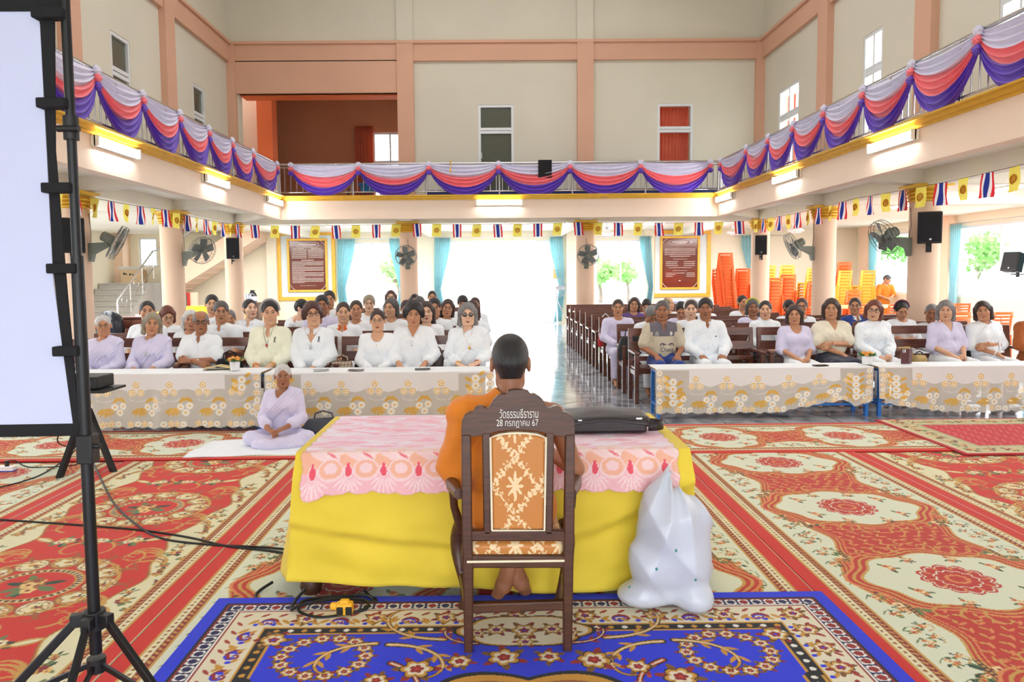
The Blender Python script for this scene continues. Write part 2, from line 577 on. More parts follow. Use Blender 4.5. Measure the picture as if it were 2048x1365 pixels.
struct(pierced('y', Y0, .2, OXL - .2, OXR + .2, 0, 3.1, [(-10.5, -6.5, .9, 2.7), (-3.4, 3.6, .3, 2.8), (6.6, 10.5, .9, 2.7)]).build('wall_unseen_front', M_CREAM))  # unseen wall, added with openings sized to limit light from the front
struct(pierced('y', Y0, .2, XL, XR, 3.1, ZT, []).build('wall_unseen_upper_front', M_UPPER))  # unseen wall, closed to keep front light off the upper hall
pl = MB()
for x in BAY_X:
 w = .36 if x in (-1.87, 2.11) else .24
 xx = x if w > .3 else x + (.07 if x < 0 else -.07)
 pl.box((xx, YB - .05, 4.9), (w, .14, 3.6))
for y in BAY_Y[:3]:
 pl.box((XL + .05, y, 4.9), (.14, .4, 3.6))
 pl.box((XR - .05, y, 4.9), (.14, .4, 3.6))
# ring beam
pl.box(((XL + XR) / 2, YB - .03, 6.47), (XR - XL, .1, .38))
pl.box((XL + .03, (Y0 + YB) / 2, 6.47), (.1, YB - Y0, .38))
pl.box((XR - .03, (Y0 + YB) / 2, 6.47), (.1, YB - Y0, .38))
pl.box(((XL + XR) / 2, YB - .05, 6.68), (XR - XL, .16, .06))
pl.box((XL + .05, (Y0 + YB) / 2, 6.68), (.16, YB - Y0, .06))
pl.box((XR - .05, (Y0 + YB) / 2, 6.68), (.16, YB - Y0, .06))
# deep lintel over the recess
pl.box(((-5.69 - 1.9) / 2, YB + .02, 5.95), (3.79, .2, .7))
struct(pl.build('trim_upper_frame', mat('salmon_upper_paint', (220, 174, 147), 0.75, var=0.03, scale=1.2)))
up = MB()
for x in (-1.87, 2.11):
 up.box((x, YB - .02, 7.9), (.36, .1, 2.4))
struct(up.build('trim_upper_pilaster', M_UPPER))
# the recess behind the balcony
rc = pierced('y', 21.1, .2, -7.6, -1.7, 3.1, 7.0, [(-3.25, -2.3, 3.6, 5.5)])
struct(rc.build('wall_recess', M_TERRA))
rc = MB()
rc.box((-1.8, 19.1, 5.05), (.2, 3.9, 3.9))
rc.box((-7.5, 19.1, 5.05), (.2, 3.9, 3.9))
rc.box((-6.55, 18.45, 5.05), (2.1, .2, 3.9))
rc.box((-4.6, 19.1, 7.05), (6.0, 4.1, .1))
struct(rc.build('wall_recess_side', M_SALMON))
struct(MB().box((-5.32, 18.2, 4.9), (.36, .4, 3.6)).build('trim_recess_pier', M_ORPAINT))
struct(MB().box((-3.73, 17.3, 5.585), (3.66, .4, .03)).build('trim_recess_soffit', M_ORPAINT))
# rooms behind the upper doors
rm = MB()
rm.box((2.2, 20.2, 4.8), (8.2, .2, 3.4))
rm.box((2.2, 18.8, 6.35), (8.2, 3.0, .1))
rm.box((6.2, 18.8, 4.8), (.2, 3.0, 3.4))
rm.box((-1.55, 18.8, 4.8), (.2, 3.0, 3.4))
struct(rm.build('wall_upper_room', mat('grey_green_room', (120, 128, 112), 0.9, var=0.05)))
# ------------------------------------------------------------------ openings
def glass(name, tint=(235, 245, 245), rough=0.02):
 m, nt, b = _nt(name)
 b.inputs['Base Color'].default_value = lin(tint) + (1,)
 b.inputs['Roughness'].default_value = rough
 b.inputs['Transmission Weight'].default_value = 1.0
 b.inputs['IOR'].default_value = 1.02
 b.inputs['Alpha'].default_value = 0.35
 return m
M_GLASS = glass('clear_glazing')
M_DARKGLASS = mat('tinted_glazing', (92, 96, 84), .12, var=.02, spec=.6)
M_CURT_OR = thin_mat('orange_curtain_cloth', (228, 128, 102), .4, var=.08)
M_CURT_TEAL = thin_mat('turquoise_curtain_cloth', (184, 226, 232), .5)
def wavy(w, h, depth=.045, waves=6, nz=14, taper=None, seed=0):
 """hanging cloth, width along x, top at z=h, gathered; taper(z01) -> (centre shift, width factor)"""
 nu = waves * 8 + 1
 A = np.zeros((nz, nu, 3))
 r = np.random.default_rng(seed)
 ph = r.uniform(0, 6.28)
 for i in range(nz):
  t = i / (nz - 1)
  sh, wf = taper(t) if taper else (0, 1)
  u = np.linspace(-.5, .5, nu)
  A[i, :, 0] = sh + u * w * wf
  A[i, :, 1] = depth * np.sin(u * waves * 2 * PI + ph + .5 * math.sin(3 * t)) * (0.7 + .3 * math.sin(5 * t + 1))
  A[i, :, 2] = h * t
 return A
def framed(name, axis, pos, u0, u1, z0, z1, cols=1, rows=(), fw=.055, gl=None, door=False, n=1):
 """aluminium window or door: frame with mullions and a pane"""
 mb = MB()
 P3 = (lambda u, z, d=0: (u, pos + d, z)) if axis == 'y' else (lambda u, z, d=0: (pos + d, u, z))
 S3 = (lambda su, sz, th: (su, th, sz)) if axis == 'y' else (lambda su, sz, th: (th, su, sz))
 mb.box(P3((u0 + u1) / 2, z1 - fw / 2), S3(u1 - u0, fw, .1))
 mb.box(P3((u0 + u1) / 2, z0 + fw / 2), S3(u1 - u0, fw, .1))
 for u in (u0 + fw / 2, u1 - fw / 2):
  mb.box(P3(u, (z0 + z1) / 2), S3(fw, z1 - z0 - 2 * fw, .1))
 for k in range(1, cols):
  mb.box(P3(u0 + (u1 - u0) * k / cols, (z0 + z1) / 2), S3(fw * .8, z1 - z0 - 2 * fw, .08))
 for z in rows:
  mb.box(P3((u0 + u1) / 2, z), S3(u1 - u0 - 2 * fw, fw * 1.1, .09))
 o = struct(mb.build(name, M_WHITEFRAME))
 g = MB().box(P3((u0 + u1) / 2, (z0 + z1) / 2), S3(u1 - u0 - 2 * fw, z1 - z0 - 2 * fw, .008)).build('pane', gl or M_GLASS, o)
 return o
framed('window_1', 'y', OYB + .1, -4.72, -2.9, .55, 2.62, 2, (2.1,))
framed('window_2', 'y', OYB + .1, 3.32, 4.95, .55, 2.62, 2, (2.1,))
framed('window_3', 'y', OYB + .1, -11.2, -10.62, 1.9, 2.82)
for k, (a, b, z0, z1) in enumerate(RW):
 framed('window_%d' % (4 + k), 'x', OXR + .1, a, b, z0, z1, 2)
for k, (a, b, z0, z1) in enumerate(LW):
 framed('window_%d' % (8 + k), 'x', OXL - .1, a, b, z0, z1, 3 if b - a > 2 else 1)
for k, (a, b, z0, z1) in enumerate(LU):
 o = framed('door_%d' % (1 + k), 'x', XL - .06, a, b, 3.1, z1, 1, (4.8, 4.72), gl=M_DARKGLASS)
for k, (a, b, z0, z1) in enumerate(RU):
 o = framed('door_%d' % (4 + k), 'x', XR + .06, a, b, 3.1, z1, 2, (4.8, 4.72), gl=M_GLASS)
framed('door_7', 'y', YB + .06, -.27, .52, 3.1, 5.33, 1, (4.80, 4.73), gl=M_DARKGLASS)
framed('door_8', 'y', YB + .06, 3.73, 4.53, 3.1, 5.33, 1, (4.80, 4.73), gl=M_GLASS)
MB().cyl((-.2, YB - .02, 4.15), (-.2, YB - .02, 4.28), .012).build('door_handle', M_STEEL, bpy.data.objects['door_7'])
MB().cyl((4.46, YB - .02, 4.15), (4.46, YB - .02, 4.28), .012).build('door_handle', M_STEEL, bpy.data.objects['door_8'])
framed('window_13', 'y', 21.1, -3.25, -2.3, 3.6, 5.5, 2, (4.55, 4.7))
# doorway at the back: sliding aluminium leaves pushed aside
framed('door_9', 'y', OYB + .1, -1.62, -.55, 0, 2.64, 1, (2.1,))
framed('door_10', 'y', OYB + .15, 1.35, 2.16, 0, 2.64, 1, (2.1,))
# side rooms behind the upper side doors (pale on the right, salmon on the left)
sr = MB()
sr.box((XL - 1.6, (Y0 + YB) / 2, 4.6), (.1, YB - Y0, 3.0))
sr.box((XL - .9, (Y0 + YB) / 2, 6.1), (1.5, YB - Y0, .1))
struct(sr.build('wall_upper_corridor', M_SALMON))
sr = MB()
sr.box((XR + .9, (Y0 + YB) / 2, 6.1), (1.5, YB - Y0, .1))
struct(sr.build('ceiling_upper_corridor', M_UPPER))
def curtain(loc, rotz, w, h, m, label, group=None, waves=6, taper=None, seed=0, name='curtain', depth=.045):
 A = wavy(w, h, depth, waves, 16, taper, seed)
 me = MB().grid(A).mesh(name, m, angle=0)
 o = link(name, me, loc=loc, rot=(0, 0, rotz))
 s = o.modifiers.new('cloth', 'SOLIDIFY')
 s.thickness = .004
 tag(o, label, 'curtain', group)
 return o
curtain((4.13, YB + .2, 3.1), 0, .72, 2.2, M_CURT_OR, 'orange curtain filling the glass door of the upper gallery, drawn fully across', waves=9)
curtain((.46, YB + .24, 3.1), 0, .1, 2.2, M_CURT_OR, 'narrow orange curtain edge inside the dark glass gallery door', waves=2)
curtain((-3.47, 20.9, 3.2), 0, .5, 2.45, M_CURT_OR, 'red-orange curtain gathered beside the bright window of the gallery recess', waves=6)
curtain((XR + .3, 16.25, 3.1), PI / 2, .75, 2.2, M_CURT_OR, 'orange curtain behind the gallery side door closest to the back wall', waves=6)
curtain((XR + .3, 12.85, 3.1), PI / 2, .42, 2.2, M_CURT_OR, 'orange curtain behind the middle gallery side door, half drawn', waves=4)
def tied(t):
 """pulled in at the tie, flaring below"""
 wf = .42 + .58 * min(1.0, abs(t - .42) / .45) ** .8 if t > .42 else .42 + .18 * ((.42 - t) / .42)
 return (-.0, wf)
def tied_l(t):
 return (-.18 * (1 - min(1, abs(t - .4) * 2)), tied(t)[1])
def tied_r(t):
 return (.18 * (1 - min(1, abs(t - .4) * 2)), tied(t)[1])
TL = 'turquoise tied curtain at the %s'
g = 'turquoise curtains of the ground floor'
curtain((-4.6, 23.86, .04), 0, .55, 2.70, M_CURT_TEAL, TL % 'stairs-side edge of the window beside the maroon notice board', g, 6, tied_l, 1)
curtain((-3.0, 23.86, .04), 0, .45, 2.70, M_CURT_TEAL, TL % 'window edge behind the column with the front-facing fan, stairs half', g, 5, tied_r, 2)
curtain((-1.55, 23.86, .05), 0, .5, 2.68, M_CURT_TEAL, TL % 'stairs-side jamb of the bright doorway', g, 6, tied_l, 3)
curtain((2.05, 23.86, .05), 0, .42, 2.68, M_CURT_TEAL, TL % 'doorway jamb next to the electric switch board', g, 5, tied_r, 4)
curtain((4.88, 23.86, .04), 0, .36, 2.70, M_CURT_TEAL, TL % 'window edge beside the framed sparse board on the chair-stack half', g, 5, tied_r, 5)
for k, (y, lb) in enumerate(((22.75, 'far window of the chair-stack aisle, edge by the corner'), (19.55, 'far window of the chair-stack aisle, edge by the bending monk'), (18.7, 'second window of the chair-stack aisle, edge behind the column'), (15.95, 'second window of the chair-stack aisle, edge by the tilted loudspeaker'), (15.0, 'third window of the chair-stack aisle'))):
 curtain((OXR - .14, y, .1), PI / 2, .5, 2.6, M_CURT_TEAL, TL % lb, g, 6, tied, 10 + k)
# the loose curtain behind the tall chair stack
curtain((8.3, 23.86, .04), 0, .75, 2.70, M_CURT_TEAL, 'turquoise curtain hanging half loose behind the tall orange chair stack', g, 7, tied_r, 8)
rod = MB()
for a, b in (((-4.9, 23.86, 2.72), (-2.7, 23.86, 2.72)), ((-1.8, 23.86, 2.74), (2.35, 23.86, 2.74)), ((3.1, 23.86, 2.72), (5.1, 23.86, 2.72)), ((7.7, 23.86, 2.72), (9.4, 23.86, 2.72))):
 o = MB().cyl(a, b, .012).build('curtain_rod', M_STEEL)
 tag(o, 'thin metal curtain rod over the %s' % {-4.9: 'window beside the maroon notice board', -1.8: 'bright back doorway', 3.1: 'window beside the sparse board', 7.7: 'loose curtain behind the tall chair stack'}[a[0]], 'curtain rod', 'curtain rods')
o = MB().cyl((OXR - .14, 12.0, 2.72), (OXR - .14, 23.1, 2.72), .012).build('curtain_rod', M_STEEL)
tag(o, 'long metal curtain rod along the windows of the chair-stack aisle', 'curtain rod', 'curtain rods')
# ------------------------------------------------------------------ stairs in the far corner
M_STEP = mat('grey_terrazzo', (178, 172, 164), 0.5, var=0.1, scale=30)
st = MB()
for i in range(9):
 st.box((-10.95, 20.45 + .25 * i + (22.7 - 20.45 - .25 * i) / 2, (i + 1) * .155 - .0775), (1.5, 22.7 - 20.45 - .25 * i, .155))
 st.box((-10.95, 20.44 + .25 * i, (i + 1) * .155 - .012), (1.52, .04, .024))
st.box((-10.75, 23.35, .7), (1.9, 1.3, 1.4))
struct(st.build('floor_stair_flight', M_STEP))
s2 = MB()
for i in range(10):
 x = -9.75 + .27 * i
 s2.prism([(x, 1.05 + .165 * i), (x, 1.565 + .165 * i), (x + .28, 1.565 + .165 * i), (x + .28, 1.2 + .165 * i)], 1.2, Matrix.Translation((0, 23.3, 0)))
s2.prism([(-9.9, .95), (-9.9, 1.6), (-7.0, 3.35), (-7.0, 2.7)], .12, Matrix.Translation((0, 22.68, 0)))
struct(s2.build('wall_stair_stringer', M_SALMON))
struct(MB().box((-9.4, 22.75, .55), (1.0, .1, 1.1)).build('wall_under_stairs', M_SALMON))
hr = empty('stair_handrail', (-10.15, 20.4, 0))
tag(hr, 'polished steel handrail with rings beside the grey corner stairs', 'handrail')
pA, pB = (0, .0, .95), (0, 2.25, 2.35)
MB().tube([(0, -.02, .1), (0, -.02, .9), pA, pB, (.05, 2.3, 2.36), (1.0, 2.32, 2.85), (2.6, 2.32, 3.85)], .025).build('hand_rail', M_STEEL, hr)
MB().tube([(0, 0, .45), (0, 2.25, 1.85), (.9, 2.32, 2.3), (2.5, 2.32, 3.3)], .016).build('lower_rail', M_STEEL, hr)
for q in (.02, .75, 1.5, 2.25):
 MB().cyl((0, q, .14 + .62 * q), (0, q, .95 + .62 * q), .018).build('post', M_STEEL, hr)
for q in (.38, 1.12, 1.88):
 pts = [(0, q + .14 * math.cos(a), .7 + .62 * q + .14 * math.sin(a)) for a in np.linspace(0, 2 * PI, 21)]
 MB().tube(pts, .01, 6).build('ring', M_STEEL, hr)
# ------------------------------------------------------------------ woven patterns
class Weave:
 """a pattern woven on a grid of cells h wide: x in -w/2..w/2, y in 0..l"""
 def __init__(s, w, l, h, base):
  s.w, s.l, s.h = w, l, h
  s.nx, s.ny = int(round(w / h)) + 1, int(round(l / h)) + 1
  s.x = np.linspace(-w / 2, w / 2, s.nx)
  s.y = np.linspace(0, l, s.ny)
  s.C = np.ones((s.ny, s.nx, 4))
  s.C[..., :3] = lin(base)
 def win(s, cx, cy, r):
  i0, i1 = np.searchsorted(s.y, (cy - r, cy + r))
  j0, j1 = np.searchsorted(s.x, (cx - r, cx + r))
  if i0 >= i1 or j0 >= j1:
   return None
  X, Y = np.meshgrid(s.x[j0:j1] - cx, s.y[i0:i1] - cy)
  return X, Y, s.C[i0:i1, j0:j1]
 def put(s, V, m, col):
  V[m, :3] = lin(col)
 def rect(s, x0, x1, y0, y1, col):
  i0, i1 = np.searchsorted(s.y, (y0, y1))
  j0, j1 = np.searchsorted(s.x, (x0, x1))
  s.C[i0:i1, j0:j1, :3] = lin(col)
 def mask(s, fn, col):
  X, Y = np.meshgrid(s.x, s.y)
  s.C[fn(X, Y), :3] = lin(col)
 def disc(s, cx, cy, r, col, ry=None, rin=0):
  ry = ry or r
  k = s.win(cx, cy, max(r, ry) * 1.05)
  if k:
   d = np.hypot(k[0] / r, k[1] / ry)
   s.put(k[2], (d < 1) & (d >= rin), col)
 def flower(s, cx, cy, r, n, col, heart, rot=0.0, depth=.3, edge=None):
  k = s.win(cx, cy, r * 1.2)
  if not k:
   return
  X, Y, V = k
  d, a = np.hypot(X, Y), np.arctan2(Y, X) + rot
  R = r * (1 - depth + depth * np.abs(np.cos(a * n / 2)))
  if edge:
   s.put(V, d < R * 1.14, edge)
  s.put(V, d < R, col)
  s.put(V, d < r * .3, heart)
 def leaf(s, cx, cy, L, W, a, col):
  k = s.win(cx, cy, L)
  if not k:
   return
  X, Y, V = k
  u = X * math.cos(a) + Y * math.sin(a)
  v = -X * math.sin(a) + Y * math.cos(a)
  t = np.clip(u / L, -.5, .5)
  s.put(V, (np.abs(u) < L / 2) & (np.abs(v) < W / 2 * (1 - 4 * t * t) ** .8), col)
 def curve(s, pts, w, col):
  pts = np.asarray(pts, float)
  out = [pts[0]]
  for a, b in zip(pts, pts[1:]):
   n = max(1, int(np.hypot(*(b - a)) / (s.h * .9)))
   for q in range(1, n + 1):
    out.append(a + (b - a) * q / n)
  N = len(out)
  for i, (x, y) in enumerate(out):
   ww = w * (1 - .65 * i / N) if w > 0 else -w
   s.disc(x, y, max(ww / 2, s.h * .6), col)
 def mesh(s, name, m, thick=.012, relief=0.0):
  X, Y = np.meshgrid(s.x, s.y)
  V = np.stack([X, Y, np.full_like(X, thick)], -1)
  if relief:
   V[..., 2] += relief * (.5 + .5 * np.sin(Y * 1.3 + X * .4)) * np.exp(-((np.abs(X) - s.w / 2) / .15) ** 2)
  n0 = s.nx * s.ny
  Fq = grid_faces(s.ny, s.nx)
  # hem down to the floor
  per = np.concatenate([np.arange(s.nx), s.nx * (np.arange(1, s.ny)) + s.nx - 1, (s.ny - 1) * s.nx + np.arange(s.nx - 2, -1, -1), s.nx * np.arange(s.ny - 2, 0, -1)])
  low = V.reshape(-1, 3)[per].copy()
  low[:, 2] = 0.0
  k = len(per)
  i = np.arange(k)
  sk = np.stack([per[i], n0 + i, n0 + (i + 1) % k, per[(i + 1) % k]], -1)
  me = np_mesh(name, np.vstack([V.reshape(-1, 3), low]), np.vstack([Fq, sk]), m, True, None, 40)
  cols = s.C.reshape(-1, 4)
  set_weave(me, np.vstack([cols, cols[per]]))
  return me
def spiral(x, y, a, L, turn, n=26, s=1):
 """a scroll that curls in"""
 pts = [(x, y)]
 st = L / n
 for i in range(n):
  a += s * turn * 1.5 * (.5 + 1.0 * i / n) / n
  x += st * math.cos(a) * (1.15 - .8 * i / n)
  y += st * math.sin(a) * (1.15 - .8 * i / n)
  pts.append((x, y))
 return pts
RED, RED2, CREAM, GOLDY, BROWN, DKBR, GREEN, DKG, ORNG, WINE = (212, 44, 34), (196, 54, 42), (232, 226, 186), (206, 158, 78), (158, 96, 48), (92, 50, 44), (104, 128, 78), (40, 72, 52), (222, 140, 84), (140, 40, 44)
def spray(W, x, y, r, rr, cols=(ORNG, GOLDY, (240, 214, 160)), n=5):
 for k in range(n):
  a = rr.uniform(0, 6.28)
  W.leaf(x + r * .7 * math.cos(a), y + r * .7 * math.sin(a), r * .9, r * .34, a, GREEN if k % 3 else DKG)
 for k in range(n):
  a = rr.uniform(0, 6.28)
  q = rr.uniform(.1, .6) * r
  W.flower(x + q * math.cos(a), y + q * math.sin(a), r * rr.uniform(.28, .42), 5, cols[k % len(cols)], WINE, rr.uniform(0, 6))
def edging(W, w, l):
 """plain red selvage, beaded guard stripes"""
 for sx in (-1, 1):
  def R(a, b, c):
   x0, x1 = sorted((sx * (w / 2 - a), sx * (w / 2 - b)))
   W.rect(x0, x1, 0, l, c)
  R(0, .08, RED)
  R(.08, .092, GOLDY)
  R(.092, .125, CREAM)
  R(.125, .16, WINE)
  R(.16, .172, GOLDY)
  y = .02
  while y < l:
   W.disc(sx * (w / 2 - .108), y, .009, BROWN)
   W.leaf(sx * (w / 2 - .142), y + .02, .036, .014, sx * .8, GOLDY)
   y += .036
def runner_flower(w, l, h, period=1.17, seed=3):
 """leafy red ground, cream medallions, scalloped cream borders with sprays"""
 CREAM = (226, 231, 206)
 W = Weave(w, l, h, RED2)
 rr = np.random.default_rng(seed)
 # leaf sprigs on the ground
 step = .085
 y = .03
 while y < l:
  x = .02 + .04 * (int(y / step) % 2)
  while x < w / 2 - .3:
   a = rr.uniform(0, 3.1)
   for sx in (-1, 1):
    aa = a if sx > 0 else PI - a
    W.leaf(sx * x, y, .055, .017, aa, ORNG)
    W.leaf(sx * (x + .02), y + .02, .045, .015, aa + 1.1, GOLDY)
   x += step
  y += step * .75
 # borders
 X, Y = np.meshgrid(W.x, W.y)
 ph = (Y / period * 2 * PI)
 edge = w / 2 - .30 - .075 * np.sign(np.cos(ph)) * np.abs(np.cos(ph)) ** .35 - .018 * np.cos(3 * ph)
 ax = np.abs(X)
 for o_, c_ in ((.058, ORNG), (.050, RED2), (.036, GOLDY), (.026, RED2), (.014, GOLDY), (0, CREAM)):
  W.C[ax > edge - o_, :3] = lin(c_)
 k = 0
 y = period * .25
 while y < l + .2:
  for sx in (-1, 1):
   spray(W, sx * (w / 2 - .36), y, .085, np.random.default_rng(seed + k), n=6)
   for q in (-.24, -.08, .08, .24):
    W.curve(spiral(sx * (w / 2 - .31), y + q, .4 + q, .14, 3.2, 14, -sx), .010, GOLDY)
    spray(W, sx * (w / 2 - .30), y + q + .05, .035, np.random.default_rng(seed + k + 11), n=4)
    spray(W, sx * (w / 2 - .245), y + q, .042, np.random.default_rng(seed + k + int(q * 100) % 7), n=4)
    W.curve(spiral(sx * (w / 2 - .2), y + q, 1.2, .16, 2.4, 14, sx), .008, GREEN)
  y += period / 2
  k += 1
 # dark bead bars inside the border
 y = 0
 while y < l:
  for sx in (-1, 1):
   x0, x1 = sorted((sx * (w / 2 - .335), sx * (w / 2 - .365)))
   W.rect(x0, x1, y + .18, y + .40, DKBR)
   yy = y + .19
   while yy < y + .4:
    W.disc(sx * (w / 2 - .35), yy, .008, GOLDY)
    yy += .026
  y += period / 2
 # medallions
 c = period * .5
 while c < l + .3:
  k0 = W.win(0, c, .62)
  if k0:
   X, Y, V = k0
   for s_, col in ((1.22, ORNG), (1.18, RED2), (1.13, GOLDY), (1.09, RED2), (1.04, GOLDY), (1.0, CREAM)):
    a = np.arctan2(Y / .36, X / .43)
    d = np.hypot(X / (.43 * s_), Y / (.37 * s_))
    R = .76 + .26 * np.abs(np.cos(a)) ** 1.3 + .12 * np.abs(np.sin(a)) ** 6 + .05 * np.cos(8 * a)
    W.put(V, d < R, col)
  for sx in (-1, 1):
   for sy in (-1, 1):
    for q in range(3):
     W.curve([(sx * (p[0]), c + sy * p[1]) for p in spiral(.1 + .07 * q, .36 - .03 * q, .9 - .5 * q, .26, 3.0)], .018, GOLDY)
    spray(W, sx * .27, c + sy * .15, .06, np.random.default_rng(seed + 5), n=4)
    spray(W, sx * .12, c + sy * .265, .05, np.random.default_rng(seed + 6), n=4)
  for r_, col in ((.185, RED2), (.17, CREAM), (.162, RED2), (.11, CREAM), (.102, RED2), (.06, ORNG), (.04, RED2)):
   W.flower(0, c, r_, 12, col, col, 0, .14)
  for q in range(10):
   a = 2 * PI * q / 10
   W.leaf(.135 * math.cos(a), c + .135 * math.sin(a), .045, .016, a, ORNG)
  c += period
 edging(W, w, l)
 return W
def runner_wreath(w, l, h, period=1.25, seed=9):
 """plain red ground with gold and cream wreaths, bouquets, cream scroll borders"""
 W = Weave(w, l, h, RED)
 X, Y = np.meshgrid(W.x, W.y)
 ph = Y / period * 2 * PI
 ax = np.abs(X)
 edge = w / 2 - .31 - .05 * np.cos(ph) - .02 * np.cos(3 * ph)
 W.C[ax > edge - .016, :3] = lin(BROWN)
 W.C[ax > edge - .008, :3] = lin(GOLDY)
 W.C[ax > edge, :3] = lin(CREAM)
 k, y = 0, 0.05
 while y < l + .2:
  for sx in (-1, 1):
   for q in range(3):
    W.curve([(sx * p[0], p[1]) for p in spiral(w / 2 - .21 - .015 * q, y + .06 * q, 1.4, .62 - .08 * q, 3.6)], .024, GOLDY if q != 1 else BROWN)
    W.curve([(sx * p[0], p[1]) for p in spiral(w / 2 - .3 - .012 * q, y + .25 + .04 * q, 2.1, .46 - .05 * q, 3.2)], .022, GOLDY)
   spray(W, sx * (w / 2 - .25), y + .32, .06, np.random.default_rng(seed + k), (WINE, (236, 190, 110), GOLDY), 6)
   for q in (.02, .22, .42, .54):
    spray(W, sx * (w / 2 - .21 - .05 * math.sin(q * 20)), y + q, .042, np.random.default_rng(seed + int(q * 50)), (WINE, GOLDY, (240, 200, 130)), 5)
   spray(W, sx * (w / 2 - .23), y + .12, .04, np.random.default_rng(seed + k + 3), (WINE, GOLDY, ORNG), 5)
  y += period / 2
  k += 1
 c = period * .45
 while c < l + .4:
  # wreath
  for q in range(12):
   a = 2 * PI * q / 12
   x, y = .33 * math.cos(a), c + .30 * math.sin(a)
   W.disc(x, y, .085, BROWN)
   W.disc(x, y, .075, GOLDY if q % 2 else CREAM)
   W.flower(x, y, .06, 5, CREAM if q % 2 else (238, 226, 180), GOLDY, a, .3, BROWN)
   spray(W, x + .02, y, .035, np.random.default_rng(seed + q), (ORNG, GOLDY, WINE), 3)
   for s_ in (-1, 1):
    W.curve(spiral(x * 1.12, c + (y - c) * 1.12, a + s_ * .9, .24, 2.6, 18, s_), .022, GOLDY)
    W.curve(spiral(x * 1.2, c + (y - c) * 1.2, a + s_ * .5, .18, 2.6, 14, -s_), .016, BROWN)
  W.disc(0, c, .235, GOLDY, .21)
  W.disc(0, c, .222, DKBR, .197)
  for q in range(40):
   a = 2 * PI * q / 40
   W.leaf(.213 * math.cos(a), c + .188 * math.sin(a), .03, .012, a, CREAM)
  W.disc(0, c, .198, GOLDY, .175)
  W.disc(0, c, .188, RED, .165)
  spray(W, 0, c, .13, np.random.default_rng(seed + 31), (GOLDY, BROWN, (236, 200, 130)), 9)
  # bouquets between
  b = c + period / 2
  for sx in (-1, 1):
   spray(W, sx * .2, b, .085, np.random.default_rng(seed + 41), (CREAM, (236, 214, 150), GOLDY), 7)
   W.leaf(sx * .33, b + .03, .15, .06, sx * .5, GOLDY)
   W.leaf(sx * .33, b + .03, .12, .03, sx * .5, CREAM)
   for q in (-1, 1):
    W.curve([(sx * p[0], p[1]) for p in spiral(.06, b, .5 * q, .42, 2.8, 20, q)], .022, GOLDY)
    W.curve([(sx * p[0], p[1]) for p in spiral(.3, b + .16 * q, .3 * q, .34, 3.0, 20, q)], .02, GOLDY)
  spray(W, 0, b, .08, np.random.default_rng(seed + 43), (CREAM, GOLDY, ORNG), 7)
  c += period
 edging(W, w, l)
 return W
M_CARPET = attr_mat('carpet_pile', 0.95, bump=0.5, bscale=300, sheen=0.15)
wf = runner_flower(1.53, 5.6, .0062)
me_flower = wf.mesh('carpet', M_CARPET)
ww = runner_wreath(1.56, 5.6, .0062)
me_wreath = ww.mesh('carpet', M_CARPET)
gr = 'red runner carpets'
for me, x, y, z, lb in ((me_flower, -.765, .75, .001, 'red carpet runner with cream medallions under the table, stairs half'),
      (me_flower, .775, .72, .001, 'red carpet runner with cream medallions under the table, beside the plastic bag'),
      (me_flower, 2.31, .7, .004, 'red carpet runner with cream medallions lying free between the table and the wreath carpet'),
      (me_wreath, -2.315, .62, .003, 'red carpet runner with round gold wreaths crossed by the black cables'),
      (me_wreath, 3.86, .66, .001, 'red carpet runner with gold bouquets partly under the small crimson rug'),
      (me_flower, -3.87, .6, .001, 'red carpet runner with cream medallions below the projection screen'),
      (me_flower, 5.41, .6, .004, 'red carpet runner with cream medallions past the crimson rug')):
 o = link('carpet', me, loc=(x, y, z))
 tag(o, lb, 'carpet', gr)
wc = runner_flower(1.22, 6.2, .009, seed=21)
me_cross = wc.mesh('carpet', M_CARPET)
for x, lb in ((.06, 'red cross carpet before the lace tables, stairs half, under the seated woman'), (6.2, 'red cross carpet before the lace tables on the chair-stack half')):
 tag(link('carpet', me_cross, loc=(x, 6.87 if x < 1 else 6.9, .006 if x < 1 else .009), rot=(0, 0, PI / 2)), lb, 'carpet', 'red cross carpets')
def crimson_rug(w=1.7, l=1.5, h=.009):
 W = Weave(w, l, h, (206, 42, 56))
 X, Y = np.meshgrid(W.x, W.y)
 d = np.minimum(np.minimum(w / 2 - np.abs(X), Y), l - Y)
 u, v = (X + Y * .5) / .05, Y / .05
 m = (np.abs((u % 1) - .5) + np.abs((v % 1) - .5) < .26) & (((X + 20) / .13 % 1) < .55)
 W.C[m, :3] = lin((236, 150, 132))
 for a, b, c in ((0, .04, (190, 44, 50)), (.04, .055, CREAM), (.055, .27, (206, 196, 150)), (.27, .282, DKG), (.282, .30, (222, 206, 160)), (.30, .31, WINE)):
  W.C[(d >= a) & (d < b), :3] = lin(c)
 rr = np.random.default_rng(5)
 per = [(x, y) for x in np.arange(-w / 2 + .16, w / 2, .16) for y in (.16, l - .16)] + [(x, y) for y in np.arange(.16, l, .16) for x in (-w / 2 + .16, w / 2 - .16)]
 for x, y in per:
  spray(W, x, y, .07, rr, (WINE, GOLDY, (232, 190, 140)), 6)
 return W
tag(link('rug', crimson_rug().mesh('rug', M_CARPET), loc=(4.77, 6.1, .02)), 'small crimson rug with diamond rows and cream floral border on the carpets', 'rug')
